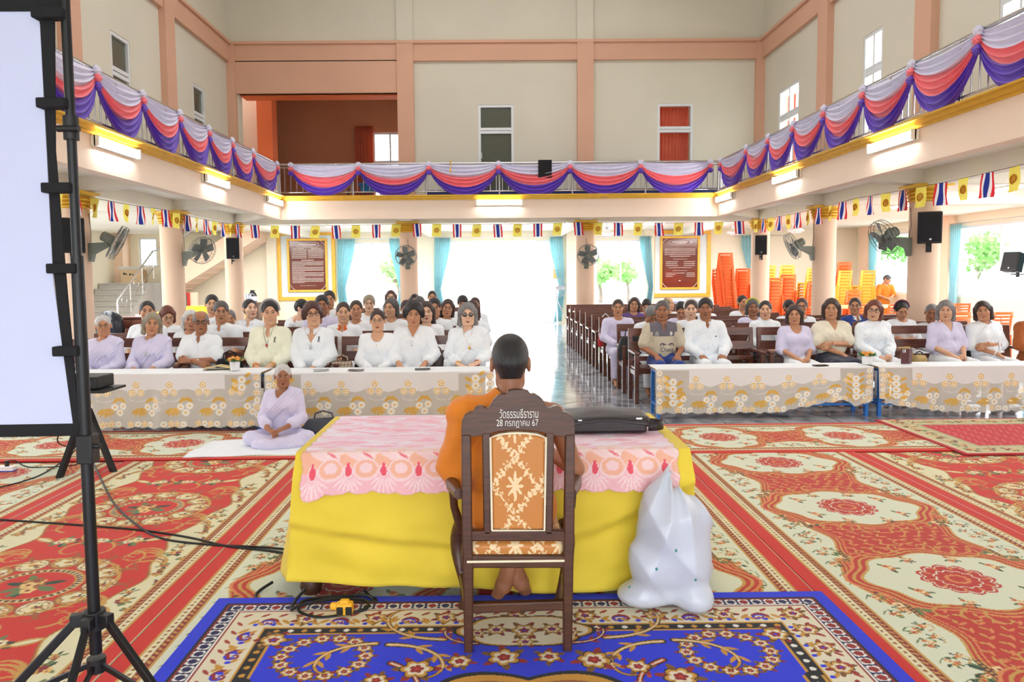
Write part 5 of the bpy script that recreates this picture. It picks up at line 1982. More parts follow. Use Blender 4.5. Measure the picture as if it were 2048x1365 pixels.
M_EYED = mat('eye_dark', (34, 22, 18), .3)
M_TEETH = mat('teeth', (240, 234, 222), .3)
M_LIP = {k: mat('lips_' + k, c, .45) for k, c in dict(rose=(172, 92, 82), red=(168, 56, 60), brown=(122, 72, 58)).items()}
def hair_mat(name, col):
 return mat(name, col, .42, var=.28, scale=30, stretch=(4, 4, .6), bump=.35, bscale=70, spec=.5)
HAIRM = {k: hair_mat('hair_' + k, c) for k, c in dict(black=(26, 22, 24), brown=(58, 38, 32), red=(108, 52, 34), grey=(128, 126, 126), white=(206, 204, 202), pepper=(86, 82, 82), ash=(150, 138, 118), auburn=(74, 34, 30)).items()}
def cloth_mat(name, col):
 return mat('cloth_' + name, col, .85, var=.03, scale=9, bump=.12, bscale=26, sheen=.15)
CLOTHM = {k: cloth_mat(k, c) for k, c in dict(white=(243, 248, 255), lav=(222, 217, 244), cream=(242, 243, 220), ivory=(236, 228, 206), lace=(246, 249, 254), navy=(44, 48, 66), blue=(30, 62, 140), purple=(96, 70, 132), grey=(110, 104, 112), sand=(204, 192, 168), orange=(226, 130, 30), rust=(172, 92, 40), sky=(196, 206, 232), bright=(240, 112, 40)).items()}
M_GLASSFRAME = mat('spectacle_frame_dark', (28, 22, 22), .3)
M_THINFRAME = mat('spectacle_frame_metal', (150, 130, 110), .25, .8)
M_DARKLENS = mat('dark_lens', (26, 28, 34), .12, spec=.8)
M_CLEARLENS = glass('clear_lens', (238, 240, 246))
def join_np(parts):
 """[(V, F list or array, mi)] -> V, tris/quads lists"""
 return parts
def mesh_multi(name, parts, mats):
 """parts: (V, faces, material index or list)"""
 vs, loops, starts, tots, mis = [], [], [], [], []
 off, ls = 0, 0
 for V, F, mi in parts:
  V = np.asarray(V, np.float32)
  vs.append(V)
  if isinstance(F, np.ndarray):
   loops.append((F + off).ravel().astype(np.int32))
   k = F.shape[1]
   starts.append(ls + np.arange(0, F.size, k))
   tots.append(np.full(len(F), k))
   mis.append(np.full(len(F), mi) if np.isscalar(mi) else np.array(mi))
   ls += F.size
  else:
   fl = np.array([i + off for f in F for i in f], np.int32)
   n = np.array([len(f) for f in F])
   loops.append(fl)
   starts.append(ls + np.concatenate([[0], np.cumsum(n)[:-1]]))
   tots.append(n)
   mis.append(np.full(len(F), mi) if np.isscalar(mi) else np.array(mi))
   ls += len(fl)
  off += len(V)
 V = np.vstack(vs)
 me = bpy.data.meshes.new(name)
 me.vertices.add(len(V))
 me.vertices.foreach_set('co', V.ravel())
 L = np.concatenate(loops)
 me.loops.add(len(L))
 me.loops.foreach_set('vertex_index', L)
 T = np.concatenate(tots).astype(np.int32)
 me.polygons.add(len(T))
 me.polygons.foreach_set('loop_start', np.concatenate(starts).astype(np.int32))
 me.polygons.foreach_set('loop_total', T)
 for m in mats:
  me.materials.append(m)
 me.polygons.foreach_set('material_index', np.concatenate(mis).astype(np.int32))
 me.update(calc_edges=True)
 me.polygons.foreach_set('use_smooth', np.ones(len(T), bool))
 return me
def spectacles(kind):
 mb = MB()
 fr = .0022 if kind == 'thick' else .0011 if kind == 'thin' else .0014
 for sx in (-1, 1):
  rw, rh = (.027, .019) if kind != 'round' else (.023, .017)
  if kind in ('dark', 'round'):
   mb.ell((sx * .032, -.105, .002), (rw, .002, rh), 14, 6, None, 1)
  else:
   mb.ell((sx * .032, -.105, .002), (rw * .96, .0008, rh * .96), 14, 6, None, 2)
  pts = [(sx * .032 + rw * math.cos(a), -.105 + .004 * abs(math.cos(a)), .002 + rh * math.sin(a)) for a in np.linspace(0, 2 * PI, 19)]
  mb.tube(pts, fr, 6, 0, False)
  mb.tube([(sx * .058, -.102, .006), (sx * .074, -.07, .008), (sx * .083, .0, .006)], fr, 6, 0)
 mb.tube([(-.007, -.106, .006), (0, -.108, .009), (.007, -.106, .006)], fr, 6, 0)
 return mb
CROWN = 1.247
HEAD_Z = 1.127
def person(px, py, Y, label, skin='tan', hair='bob', hc='black', shirt='white', sleeve='long', neck='round', lower='white', yaw=0, pitch=0, roll=0, smile=0, age=1, man=0, specs=None, sash=None, pose='lap', sw=None, fat=1.0, lean=0.0, turn=0.0, near=False, lip=None, band=None, puff=0, loose=.006, h=None, hw=1.05, floor=0, extras=None, z0=None, group='people seated on the wooden benches', dz_max=.07, drop=1, legs=True, skirt=0, collar=None, hscale=1.05, look=1.0, stand=0):
 h = h or (.0085 if near else .013)
 lip = lip or ('brown' if man or skin in ('brown', 'dark') else 'rose')
 sw = sw or (.168 if man else .148)
 head_p = at(px, py, Y)
 X = float(head_p[0])
 crown = float(head_p[2])
 sc = min(1.05, max(.92, crown / CROWN)) if not floor else .86
 base = 0.0
 if not floor:
  base = max(-dz_max, min(dz_max, crown - CROWN * sc))
 else:
  base = crown - CROWN * sc
 o = dict(pose=pose, sw=sw, fat=fat, lean=lean, man=man, h=h, sleeve=sleeve, neckline=neck, puff=puff, loose=loose, floor=floor, stand=stand, seed=int(px) % 7 if near else 1, skirt=skirt)
 if sash:
  o['sash'] = sash if isinstance(sash, float) else .075
  o['drop'] = drop
 J, BV, BF = flesh(o)
 R = rot_head(yaw - turn + look * math.degrees(math.atan2(-X, Y)), pitch, roll)
 hd = np.array([0, J['neck'][1] - .012, HEAD_Z])
 piv = np.array([0, .02, -.085])
 hv, hf = head_shape((age, hw, 0))
 def to_head(V):
  return (np.asarray(V) * hscale - piv) @ R.T + piv + hd
 parts = [(BV, BF, 0), (to_head(hv), hf, 0)]
 sv, sf, sm = shell((smile, age), 1)
 parts.append((to_head(sv), sf, sm))
 for i in (0, 1):
  w = np.array(J['wr'][i])
  f, u = J['hd'][i]
  M = frame_from(f, u)
  V, F_ = hand_shape(.45 if pose not in ('thigh', 'chin') else .25)
  V = V * (.92 if not man else 1.0)
  if i == 1:
   V = V * np.array([1, -1, 1])
   F_ = F_[:, ::-1]
  parts.append((V @ M.T + w, F_, 0))
 browm = HAIRM['pepper' if hc in ('white', 'grey') else 'black']
 me = mesh_multi('person', parts, [SKINS[skin], M_EYEW, M_EYED, browm, M_LIP[lip], M_TEETH])
 # the dark parts of the eye share the eye slot
 root = link('person', me, loc=(X, Y + .02, base), rot=(0, 0, math.radians(turn)))
 root.scale = (sc, sc, sc)
 # keep the head where the photograph has it when the body is turned
 tag(root, label, 'person', group)
 V, F_ = shirt_shape(o)
 s_ = link('shirt', np_mesh('shirt', V, F_, CLOTHM[shirt]), root)
 if not floor and legs:
  V, F_ = lower_shape(o)
  link('trousers' if not skirt else 'skirt', np_mesh('trousers', V, F_, CLOTHM[lower]), root)
 elif floor:
  V, F_ = lower_shape(o)
  link('trousers', np_mesh('trousers', V, F_, CLOTHM[lower]), root)
 if sash:
  V, F_ = sash_shape(o)
  link('shawl', np_mesh('shawl', V, F_, CLOTHM['lav' if shirt == 'lav' else 'white']), root)
 if hair:
  V, F_ = hair_shape((hair, hw, h))
  link('hair', np_mesh('hair', to_head(V), F_, HAIRM[hc]), root)
 if band:
  pts = [(.086 * hw * math.cos(a), .012 - .01 * abs(math.cos(a)) - .0 * math.sin(a), .034 + .104 * math.sin(a)) for a in np.linspace(-.1, PI + .1, 22)]
  mb = MB().tube(pts, .011, 8, flat=.6)
  me_ = MB().add(to_head(mb.v), mb.f).mesh('headband', mat('band_' + band, {'grey': (176, 172, 176), 'white': (240, 238, 232), 'yellow': (206, 206, 60), 'plum': (120, 60, 90)}[band], .6))
  link('headband', me_, root)
 if specs:
  mb = spectacles(specs)
  q = MB()
  q.v, q.f, q.m = [tuple(p) for p in to_head(mb.v)], mb.f, mb.m
  link('glasses', q.mesh('glasses', [M_GLASSFRAME if specs in ('thick', 'dark', 'round') else M_THINFRAME, M_DARKLENS, M_CLEARLENS]), root)
 if collar:
  ny = J['neck'][1]
  mb = MB()
  for sx in (-1, 1):
   A = np.zeros((12, 4, 3))
   for i, t in enumerate(np.linspace(0, 1, 12)):
    a = PI / 2 - sx * t * PI * .93
    for j, w in enumerate(np.linspace(0, 1, 4)):
     r = .066 + .022 * w + .004 * (t > .8)
     zz = .995 - .030 * w - .026 * t ** 3 * 1.2 - .028 * w * max(0, t - .6) / .4
     A[i, j] = (r * math.cos(a) * (1.0 + .12 * w), ny + r * math.sin(a) * 1.08 + .004 - .012 * t * w, zz + .006)
   mb.grid(A, 0, sx > 0)
  c_ = link('collar', mb.mesh('collar', CLOTHM[collar], angle=0), root)
  c_.modifiers.new('t', 'SOLIDIFY').thickness = .003
 root['_j'] = 1
 del root['_j']
 return root, J, to_head, o
# ------------------------------------------------------------------ pews
M_PEW = wood('dark_brown_pew_wood', (84, 44, 32), (120, 68, 48), .32, scale=2.5, stretch=(1, 9, 9), coat=.3)
PW = 1.56
def make_pew():
 r = empty('wooden_pew')
 def bx(name, boxes):
  mb = MB()
  for c, s, rx in boxes:
   mb.box(c, s, Matrix.Rotation(rx, 3, 'X') if rx else None)
  return bevel(mb.build(name, M_PEW, r), .006, 1)
 bx('seat', [((0, 0, .415), (PW - .04, .40, .03), 0), ((0, -.18, .385), (PW - .1, .03, .05), 0)])
 bx('top_rail', [((0, .245, .825), (PW - .02, .028, .10), -.10)])
 bx('middle_rail', [((0, .225, .655), (PW - .06, .026, .11), -.10)])
 bx('lower_rail', [((0, .21, .50), (PW - .06, .024, .06), -.10)])
 for s in (-1, 1):
  x = s * (PW / 2 - .03)
  bx('rear_post', [((x, .215, .215), (.05, .05, .43), 0), ((x, .235, .645), (.05, .045, .46), -.10)])
  bx('front_leg', [((x, -.185, .295), (.05, .05, .59), 0)])
  bx('armrest', [((x, .0, .605), (.065, .47, .032), 0)])
  bx('side_rail', [((x, .0, .36), (.03, .36, .06), 0)])
 return r
PEWY_L = [8.18 + .82 * i for i in range(10)]
PEWY_R = [9.02 + .82 * i for i in range(10)]
pews = None
SEGN = ('beside the aisle', 'in the middle of its row', 'at the outer end of its row')
PG = 'dark wooden pews'
for half, ys, xs in (('stairs', PEWY_L, (-.92, -2.52, -4.12)), ('chair-stack', PEWY_R, (2.46, 4.06, 5.66))):
 for i, y in enumerate(ys):
  for k, x in enumerate(xs):
   if k == 2 and i > (2 if half == 'stairs' else 3):
    continue
   xx = x - (.012 * i if half == 'stairs' else .004 * i)
   lb = 'dark wooden pew %s, %s row of the %s half' % (SEGN[k], nth(i), half)
   if pews is None:
    pews = make_pew()
    pews.location = (xx, y, 0)
    tag(pews, lb, 'pew', PG)
   else:
    dup(pews, (xx, y, 0), None, lb, PG)
# ------------------------------------------------------------------ the congregation
YL = lambda i: 8.10 + .82 * i
YR = lambda i: 8.94 + .82 * i
# front bench, stairs half
pa_ = person(203, 632, YL(0), 'white-haired woman with spectacles in lavender shawl, beside the projection screen', 'tan', 'crop', 'white', 'lav', 'long', 'round', near=True, sash=True, specs='thin', smile=2, pose='low', roll=-4)
pb_ = person(299, 628, YL(0), 'woman with ash-grey hair in lavender tunic and pendant, hands clasped in lap', 'tan', 'wavy', 'ash', 'lav', 'three', 'round', near=True, sash=True, pose='lap', roll=5, sw=.15)
p3_ = person(398, 624, YL(0), 'balding man in white short-sleeved shirt and thick dark glasses, arms crossed', 'brown', 'bald', 'grey', 'white', 'short', 'collar', near=True, specs='thick', man=1, pose='cross', collar='white', sw=.16)
p4_ = person(537, 604, YL(0), 'woman with grey headband and pale cream jacket smiling beside the orange flowers', 'light', 'pulled', 'black', 'cream', 'three', 'v', near=True, smile=2, band='grey', collar='cream', pose='low', fat=1.04)
p5_ = person(624, 606, YL(0), 'woman with short dark-red hair and glasses laughing in a white shirt', 'light', 'puffy', 'auburn', 'white', 'long', 'deepv', near=True, specs='thick', smile=2, yaw=6, roll=-6, pose='low', collar='white', fat=1.05)
p6_ = person(754, 621, YL(0), 'woman with thin glasses, pulled-back hair and white lace blouse, wristwatch showing', 'light', 'pulled', 'brown', 'lace', 'long', 'wide', near=True, specs='thin', pose='low', lip='red', yaw=-3)
p7_ = person(826, 603, YL(0), 'woman in white flared-sleeve dress looking down at her hands', 'tan', 'puffy', 'black', 'lace', 'three', 'v', near=True, pitch=14, pose='thigh', lip='rose', loose=.004)
p8_ = person(935, 608, YL(0), 'grey-haired woman in round dark sunglasses and white shawl, nearest the aisle', 'fair', 'wavy', 'grey', 'white', 'three', 'v', near=True, sash=.085, specs='round', lip='rose', pose='lap', fat=1.05)
# front bench, chair-stack half
r1_ = person(1326, 603, YR(0), 'man in grey and tan polo shirt with printed logo, blue trousers', 'brown', 'crop', 'pepper', 'sand', 'short', 'collar', 'blue', near=True, man=1, pose='thigh', collar='grey', lip='brown')
r2_ = person(1413, 598, YR(0), 'dark-haired man in long-sleeved white shirt with hands resting on his thighs', 'brown', 'short', 'black', 'white', 'long', 'collar', near=True, man=1, pose='thigh', collar='white', lip='brown', loose=.010)
person(1592, 612, YR(0), 'woman with dark bob in lavender short-sleeved tunic behind the dark phone', 'tan', 'bob', 'brown', 'lav', 'half', 'wide', near=True, pose='low', smile=1, sw=.145)
r4_ = person(1666, 599, YR(0), 'woman in ivory puff-sleeved blouse with folded arms behind the flower pot', 'tan', 'bob', 'brown', 'ivory', 'short', 'v', 'navy', near=True, pose='fold', puff=1, skirt=1)
r5_ = person(1750, 602, YR(0), 'woman with red-brown hair and glasses in white dress with shawl', 'light', 'bob', 'red', 'white', 'long', 'high', near=True, sash=.08, specs='thick', roll=6, pose='low', lip='rose')
person(1896, 603, YR(0), 'woman with curly grey hair in lavender wrap tunic with white towel', 'light', 'wavy', 'grey', 'lav', 'half', 'v', near=True, pose='low', smile=1, fat=1.05)
r7_ = person(1973, 604, YR(0), 'woman with short brown hair in white polo and draped white shawl, wrist band', 'tan', 'bob', 'brown', 'white', 'half', 'collar', near=True, sash=.10, pose='fold', roll=-7, collar='white', fat=1.05)
rest = [
 # px, crown y, Y, label, keyword arguments -- stairs half
 (291, 604, YL(1), 'woman with dark hair in white T-shirt behind the ash-haired woman in lavender', dict(skin='tan', hair='pulled', hc='black', neck='round', sleeve='half', pitch=-4)),
 (330, 612, YL(2), 'woman with red-brown fringe and glasses looking down by the second column', dict(skin='light', hair='bob', hc='red', specs='thin', pitch=22, yaw=10)),
 (377, 622, YL(1), 'woman with short silver hair in white, peering behind the balding man', dict(skin='tan', hair='bob', hc='white', neck='round', roll=4)),
 (439, 604, YL(1), 'man in white polo with thin spectacles between balding man and cream jacket', dict(skin='tan', hair='short', hc='pepper', man=1, specs='thin', neck='collar', sleeve='short', collar='white', yaw=0)),
 (421, 591, YL(3), 'black-haired man in white T-shirt sitting behind the man in white polo', dict(skin='light', hair='short', hc='black', man=1, neck='round', sleeve='short')),
 (456, 621, YL(2), 'grey-haired elder half hidden behind the white polo shoulder', dict(skin='tan', hair='short', hc='grey')),
 (497, 600, YL(2), 'woman with black ponytail and white shirt looking towards the aisle', dict(skin='fair', hair='pony', hc='black', neck='collar', collar='white', yaw=20, pitch=-6, lip='red')),
 (598, 599, YL(3), 'black-haired boy resting his chin on his hand behind the laughing woman', dict(skin='fair', hair='boy', hc='black', yaw=62, pitch=12, pose='chin', hscale=.98)),
 (642, 592, YL(2), 'dark-haired man in lavender shirt right behind the laughing woman', dict(skin='brown', hair='short', hc='black', man=1, shirt='lav', neck='collar', collar='lav')),
 (657, 583, YL(4), 'man with black hair in white shirt seated behind the lavender-shirted man', dict(skin='tan', hair='short', hc='black', man=1, neck='collar', collar='white')),
 (685, 606, YL(1), 'smiling woman in white polo with orange collar lining', dict(skin='light', hair='pulled', hc='brown', sleeve='short', neck='collar', collar='bright', smile=2)),
 (711, 602, YL(2), 'woman with tightly pulled dark hair in white lace behind the orange collar', dict(skin='tan', hair='pulled', hc='brown', shirt='lace', neck='round')),
 (737, 592, YL(4), 'older woman with permed ash hair and glasses in white', dict(skin='fair', hair='perm', hc='ash', specs='thin', neck='round')),
 (782, 598, YL(2), 'woman with ash-grey bob smiling sideways in white lace', dict(skin='light', hair='bob', hc='pepper', shirt='lace', yaw=-24, smile=2)),
 (781, 582, YL(7), 'woman with long dark hair seated far back before the window', dict(skin='fair', hair='long', hc='auburn', neck='round', specs='thin')),
 (812, 602, YL(3), 'person with dark hair hidden behind the flared-sleeve dress', dict(skin='tan', hair='short', hc='brown')),
 (838, 594, YL(4), 'person with greying dark hair near the fan column', dict(skin='tan', hair='short', hc='pepper', pitch=10)),
 (829, 590, YL(6), 'dark-haired person farthest behind the greying one near the fan column', dict(skin='tan', hair='bob', hc='black')),
 (852, 605, YL(1), 'pale woman with dark hair looking past the flared-sleeve dress', dict(skin='fair', hair='long', hc='brown', shirt='lace', lip='red', sw=.14)),
 (868, 598, YL(2), 'black-haired man in white collared shirt beside the pale dark-haired woman', dict(skin='tan', hair='short', hc='black', man=1, neck='collar', collar='white')),
 (864, 583, YL(8), 'woman with pulled-back black hair seated far back by the doorway curtain', dict(skin='tan', hair='pulled', hc='black', neck='round')),
 (893, 600, YL(3), 'woman with long loose brown hair and round glasses in white', dict(skin='tan', hair='long', hc='brown', specs='thin', roll=8)),
 (925, 592, YL(5), 'person with thick black hair bowed behind the sunglasses woman', dict(skin='tan', hair='boy', hc='black', pitch=12)),
 (950, 596, YL(5), 'woman with combed-back dark hair at the aisle end of a back pew', dict(skin='tan', hair='pulled', hc='brown')),
 (944, 603, YL(2), 'woman with dark hair directly behind the sunglasses woman', dict(skin='light', hair='bob', hc='auburn')),
 # chair-stack half
 (1237, 600, YR(2), 'man with spectacles in long lavender robe at the aisle end', dict(skin='tan', hair='crop', hc='brown', man=1, shirt='lav', lower='lav', specs='thin', skirt=1, sleeve='long')),
 (1268, 596, YR(4), 'woman in purple blouse with head tilted behind the lavender-robed man', dict(skin='tan', hair='bob', hc='brown', shirt='purple', specs='thin', roll=8)),
 (1294, 598, YR(5), 'person with black hair bowed behind the grey cap', dict(skin='tan', hair='short', hc='black', pitch=24)),
 (1300, 608, YR(1), 'elder in grey cap bowing forward behind the polo-shirted man', dict(skin='brown', hair='crop', hc='grey', pitch=40, yaw=24, neck='collar', collar='white')),
 (1337, 596, YR(5), 'elder with thin sandy hair seen from the side above the polo shirt', dict(skin='light', hair='bald', hc='ash', yaw=60)),
 (1364, 602, YR(2), 'woman with black hair in lavender bowing between the two front men', dict(skin='tan', hair='pulled', hc='black', shirt='lav', pitch=30)),
 (1384, 602, YR(1), 'woman with white hairband and boat-neck white top between the front men', dict(skin='fair', hair='pulled', hc='brown', band='white', neck='round', lip='rose')),
 (1411, 597, YR(4), 'person in grey cap behind the dark-haired front man', dict(skin='tan', hair='crop', hc='grey')),
 (1486, 592, YR(4), 'smiling woman with black hair turned aside, third pew group before the chair stack', dict(skin='tan', hair='pulled', hc='black', yaw=26, smile=2, neck='v')),
 (1507, 600, YR(2), 'woman with yellow hairband and grey-black bob in lavender tunic', dict(skin='brown', hair='bob', hc='pepper', shirt='lav', band='yellow', yaw=10, smile=1)),
 (1533, 603, YR(1), 'woman with black hair in white high-collared jacket and dark skirt', dict(skin='light', hair='pulled', hc='black', neck='high', lower='navy', skirt=1, lip='red')),
 (1580, 601, YR(3), 'dark-haired person turned away behind the lavender bob', dict(skin='brown', hair='short', hc='black', yaw=35, neck='round')),
 (1606, 598, YR(2), 'person with dark-rimmed glasses and smooth hair behind the dark bob woman', dict(skin='tan', hair='pulled', hc='brown', specs='thick', neck='round')),
 (1713, 597, YR(2), 'woman with thin glasses and dark blue jacket over white shirt', dict(skin='tan', hair='pulled', hc='brown', shirt='blue', specs='thin', neck='collar', collar='white')),
 (1806, 601, YR(1), 'woman with plum hairband and ponytail writing with a pen', dict(skin='tan', hair='pony', hc='black', band='plum', yaw=18, pitch=22, roll=-8, neck='round', sleeve='half', pose='cross')),
 (1838, 590, YR(3), 'man with curly black hair looking down beside the big column', dict(skin='tan', hair='curly', hc='black', man=1, yaw=-30, pitch=18, neck='collar', collar='white', shirt='sky')),
 (1866, 609, YR(1), 'elder with grey hair and dark cap band leaning beside curly grey-haired woman', dict(skin='brown', hair='crop', hc='grey', pitch=8, roll=6, neck='round')),
]
for px, py, Y, lb, kw in rest:
 person(px, py, Y, lb, **kw)
# robe of a monk at the edge of the picture
em = person(2074, 600, YR(0) - .1, 'monk in rust-brown robe, partly visible at the outer end of front row', 'brown', 'shaven', 'black', 'rust', 'long', 'round', 'rust', near=True, man=1, skirt=1)
# woman seated on the floor mat
fw_ = person(563, 731, 6.86, 'white-haired woman in lavender seated on the floor mat before the lace table', 'brown', 'crop', 'white', 'lav', 'three', 'wide', 'lav', near=True, sash=.06, pose='lap', floor=1, smile=1, group='people on the carpets', lip='brown')
# monk standing bent far back among the orange chairs
mk = person(1768, 549, 21.6, 'monk in orange robe bending among the orange chairs by the windows', 'tan', 'shaven', 'pepper', 'orange', 'half', 'round', 'orange', man=1, skirt=1, pitch=30, lean=-.12, yaw=30, look=0, group='standing monk', dz_max=.6, stand=1)
# ------------------------------------------------------------------ the monk in the carved chair
def seated_monk():
 oc = dict(pose='monk', sw=.185, fat=1.02, lean=-.01, man=1, h=.007, sleeve='long', neckline='round', loose=.012)
 crown = at(1020, 668, 3.17)
 J, V, F_ = flesh(oc)
 hv, hf = head_shape((0, 1.0, 0))
 R = rot_head(0, 6, 0)
 hd = np.array([0, J['neck'][1] - .012, HEAD_Z])
 piv = np.array([0, .02, -.085])
 th = lambda A: (np.asarray(A) * 1.03 - piv) @ R.T + piv + hd
 parts = [(V, F_, 0), (th(hv), hf, 0)]
 sv, sf, sm = shell((0, 0), 1)
 parts.append((th(sv), sf, sm))
 for i in (0, 1):
  w = np.array(J['wr'][i])
  M = frame_from(*J['hd'][i])
  HV, HF = hand_shape(.35)
  if i:
   HV, HF = HV * np.array([1, -1, 1]), HF[:, ::-1]
  parts.append((HV @ M.T + w, HF, 0))
 me = mesh_multi('person', parts, [SKINS['brown'], M_EYEW, M_EYED, HAIRM['black'], M_LIP['brown'], M_TEETH])
 base = .048
 root = link('person', me, loc=(float(crown[0]) - .0, 3.16, base), rot=(0, 0, PI))
 root.scale = (1, 1, (float(crown[2]) - base) / (CROWN + .004))
 tag(root, 'monk with shaven head and orange robe seen from behind in the carved chair', 'person')
 HV, HF = hair_shape(('shaven', 1.0, .007))
 link('hair', np_mesh('hair', th(HV), HF, HAIRM['black']), root)
 g = .022
 F = Field((-.40, -.46, .40), (.40, .26, 1.06), .007)
 torso(F, J, oc, g, False)
 F.cap((0, J['sh'][0][1], .915), (.02, J['neck'][1], .975), .075, .060, .04)
 arm(F, J, 1, 1.0, g + .006, .72, .04)
 sh, el = np.array(J['sh'][1]), np.array(J['el'][1])
 F.cap(sh, el, .066, .056, .05)
 F.cap(el, el + np.array([.0, -.03, -.08]), .05, .035, .04)
 F.offset(lambda X, Y, Z: .006 * np.sin(34 * (Z + .9 * X) + 8 * X) * (Z < .97) + .0035 * noise3(X, Y, Z, 40, 4))
 # bare right shoulder and arm
 F.limit(lambda X, Y, Z: ((Z - .955) - 1.25 * (X + .055)) * .62 + 0 * Y if True else 0)
 for i in (0,):
  F.cap(np.array(J['sh'][0]) + np.array([-.03, 0, 0]), np.array(J['el'][0]), .066, .06, .004, op='cut')
 F.ell((0, J['neck'][1], 1.02), (.058, .075, .05), .006, 'cut')
 F.limit(lambda X, Y, Z: .46 - Z + 0 * X + 0 * Y)
 RV, RF = F.surface()
 link('robe', np_mesh('robe', RV, RF, CLOTHM['orange']), root)
 F = Field((-.36, -.58, .28), (.36, .26, .72), .009)
 F.cap(J['pel'], (0, 0, .60), .175, .165, .05, .80)
 for i in (0, 1):
  F.cap(J['hip'][i], J['kn'][i], .098, .078, .05)
  F.cap(J['kn'][i], (J['kn'][i][0] * .8, -.36, .30), .072, .06, .04)
 F.offset(lambda X, Y, Z: .005 * noise3(X, Y, Z, 30, 5))
 F.limit(lambda X, Y, Z: np.maximum(.30 - Z, (.435 - Z) * (Y > -.22)) + 0 * X)
 RV, RF = F.surface()
 link('lower_robe', np_mesh('lower_robe', RV, RF, CLOTHM['orange']), root)
 return root
seated_monk()
# ------------------------------------------------------------------ small things worn by the people in front
from mathutils.bvhtree import BVHTree
def kid(p, nm):
 return [c for c in p[0].children if c.name.split('.')[0] == nm][0]
def chest(p, pts, off=.004, over='shirt'):
 """points (x, z) laid on the front of the clothes"""
 out = []
 for x, z in pts:
  best = None
  for nm in ('shirt', 'shawl'):
   for c in p[0].children:
    if c.name.split('.')[0] == nm:
     if c.name not in BV_:
      BV_[c.name] = BVHTree.FromPolygons([v.co.copy() for v in c.data.vertices], [tuple(q.vertices) for q in c.data.polygons])
     h = BV_[c.name].ray_cast(Vector((x, -.6, z)), Vector((0, 1, 0)))
     if h[0] and (best is None or h[0].y < best):
      best = h[0].y
  out.append((x, (best if best is not None and best < .05 else -.06) - off, z))
 return out
BV_ = {}
M_GOLDJ, M_SILV, M_RUBY = mat('gold_jewellery', (214, 168, 70), .3, .9), mat('silver_jewellery', (190, 190, 194), .3, .9), mat('red_stone', (176, 40, 36), .2)
def pendant(p, z, m, x=0.0, chain=None, r=.013):
 c = [(-.052, .965), (-.04, .92), (x - .012, z + .03), (x, z), (x + .012, z + .03), (.04, .92), (.052, .965)]
 nk = MB().tube(chest(p, c, .003), .0016, 6).build('necklace', chain or M_SILV, p[0])
 MB().ell(chest(p, [(x, z - .012)], .006)[0], (r, .005, r * 1.25), 10, 6).build('pendant', m, nk)
def ribbon(p, x, z):
 MB().tube(chest(p, [(x - .010, z - .035), (x + .004, z - .005), (x + .006, z + .012), (x, z + .020), (x - .006, z + .012), (x - .004, z - .005), (x + .010, z - .035)], .004), .0032, 6).build('ribbon_pin', M_BLACKFAB, p[0])
def wrist(p, i, m, nm, r=.031, t=.93, w=.005):
 el, wr = np.array(p[1]['el'][i]), np.array(p[1]['wr'][i])
 d = (wr - el) / np.linalg.norm(wr - el)
 c = el + (wr - el) * t
 M = frame_from(d, (0, .1, 1))
 return MB().tube([c + M[:, 1] * r * math.cos(a) + M[:, 2] * r * math.sin(a) for a in np.linspace(0, 2 * PI, 21)], w, 6, 0, False).build(nm, m, p[0]), c, M
def watch(p, i, strap):
 o, c, M = wrist(p, i, strap, 'wristwatch', .031, .93, .006)
 q = c + M[:, 2] * .033
 MB().ell(q, (.015, .015, .006), 12, 6).build('dial', M_CERAM_, o)
M_CERAM_ = mat('watch_dial', (236, 236, 232), .3)
pendant(pb_, .80, M_SILV, 0, None, .016)
pendant(p4_, .81, M_RUBY, 0, M_BLACKFAB)
pendant(p5_, .79, M_SILV, 0, None, .018)
pendant(p7_, .80, M_SILV, -.01, None, .007)
pendant(p8_, .79, M_GOLDJ, .02, M_GOLDJ, .014)
pendant(p6_, .87, M_GOLDJ, 0, M_GOLDJ, .005)
ribbon(p4_, .085, .865)
ribbon(p5_, .085, .875)
watch(p6_, 1, M_SILV)
watch(p3_, 0, M_SILV)
wrist(p4_, 0, mat('orange_bead', (240, 130, 40), .4), 'bracelet')
wrist(p4_, 1, M_GOLDJ, 'bracelet')
wrist(p8_, 0, M_GOLDJ, 'bracelet')
wrist(p8_, 1, M_RUBY, 'bracelet')
wrist(r4_, 1, M_CERAM_, 'bracelet')
wrist(r5_, 0, M_GOLDJ, 'bracelet')
wrist(r7_, 0, M_CERAM_, 'wristband', .032, .9, .008)
for p, zs_, m in ((p4_, (.77, .70, .63), CLOTHM['cream']), (r2_, (.86, .79, .72, .65), CLOTHM['lace']), (p5_, (.76, .69), CLOTHM['lace']), (p3_, (.84, .76), CLOTHM['lace'])):
 MB().tube(chest(p, [(.012, z) for z in np.linspace(zs_[0] + .03, .56, 12)], .0005), .0016, 5).build('placket', m, p[0])
 for z in zs_:
  MB().ell(chest(p, [(0, z)], .002)[0], (.006, .003, .006), 8, 5).build('button', M_CERAM_, p[0])
MB().ell(chest(r2_, [(.10, .80)], .003)[0], (.012, .003, .007), 8, 5).build('pocket_badge', mat('ink_blue', (40, 50, 140), .6), r2_[0])
MB().tube(chest(p3_, [(.05, .84), (.05, .77), (.12, .77), (.12, .84), (.05, .84)], .001), .0018, 5).build('pocket', CLOTHM['lace'], p3_[0])
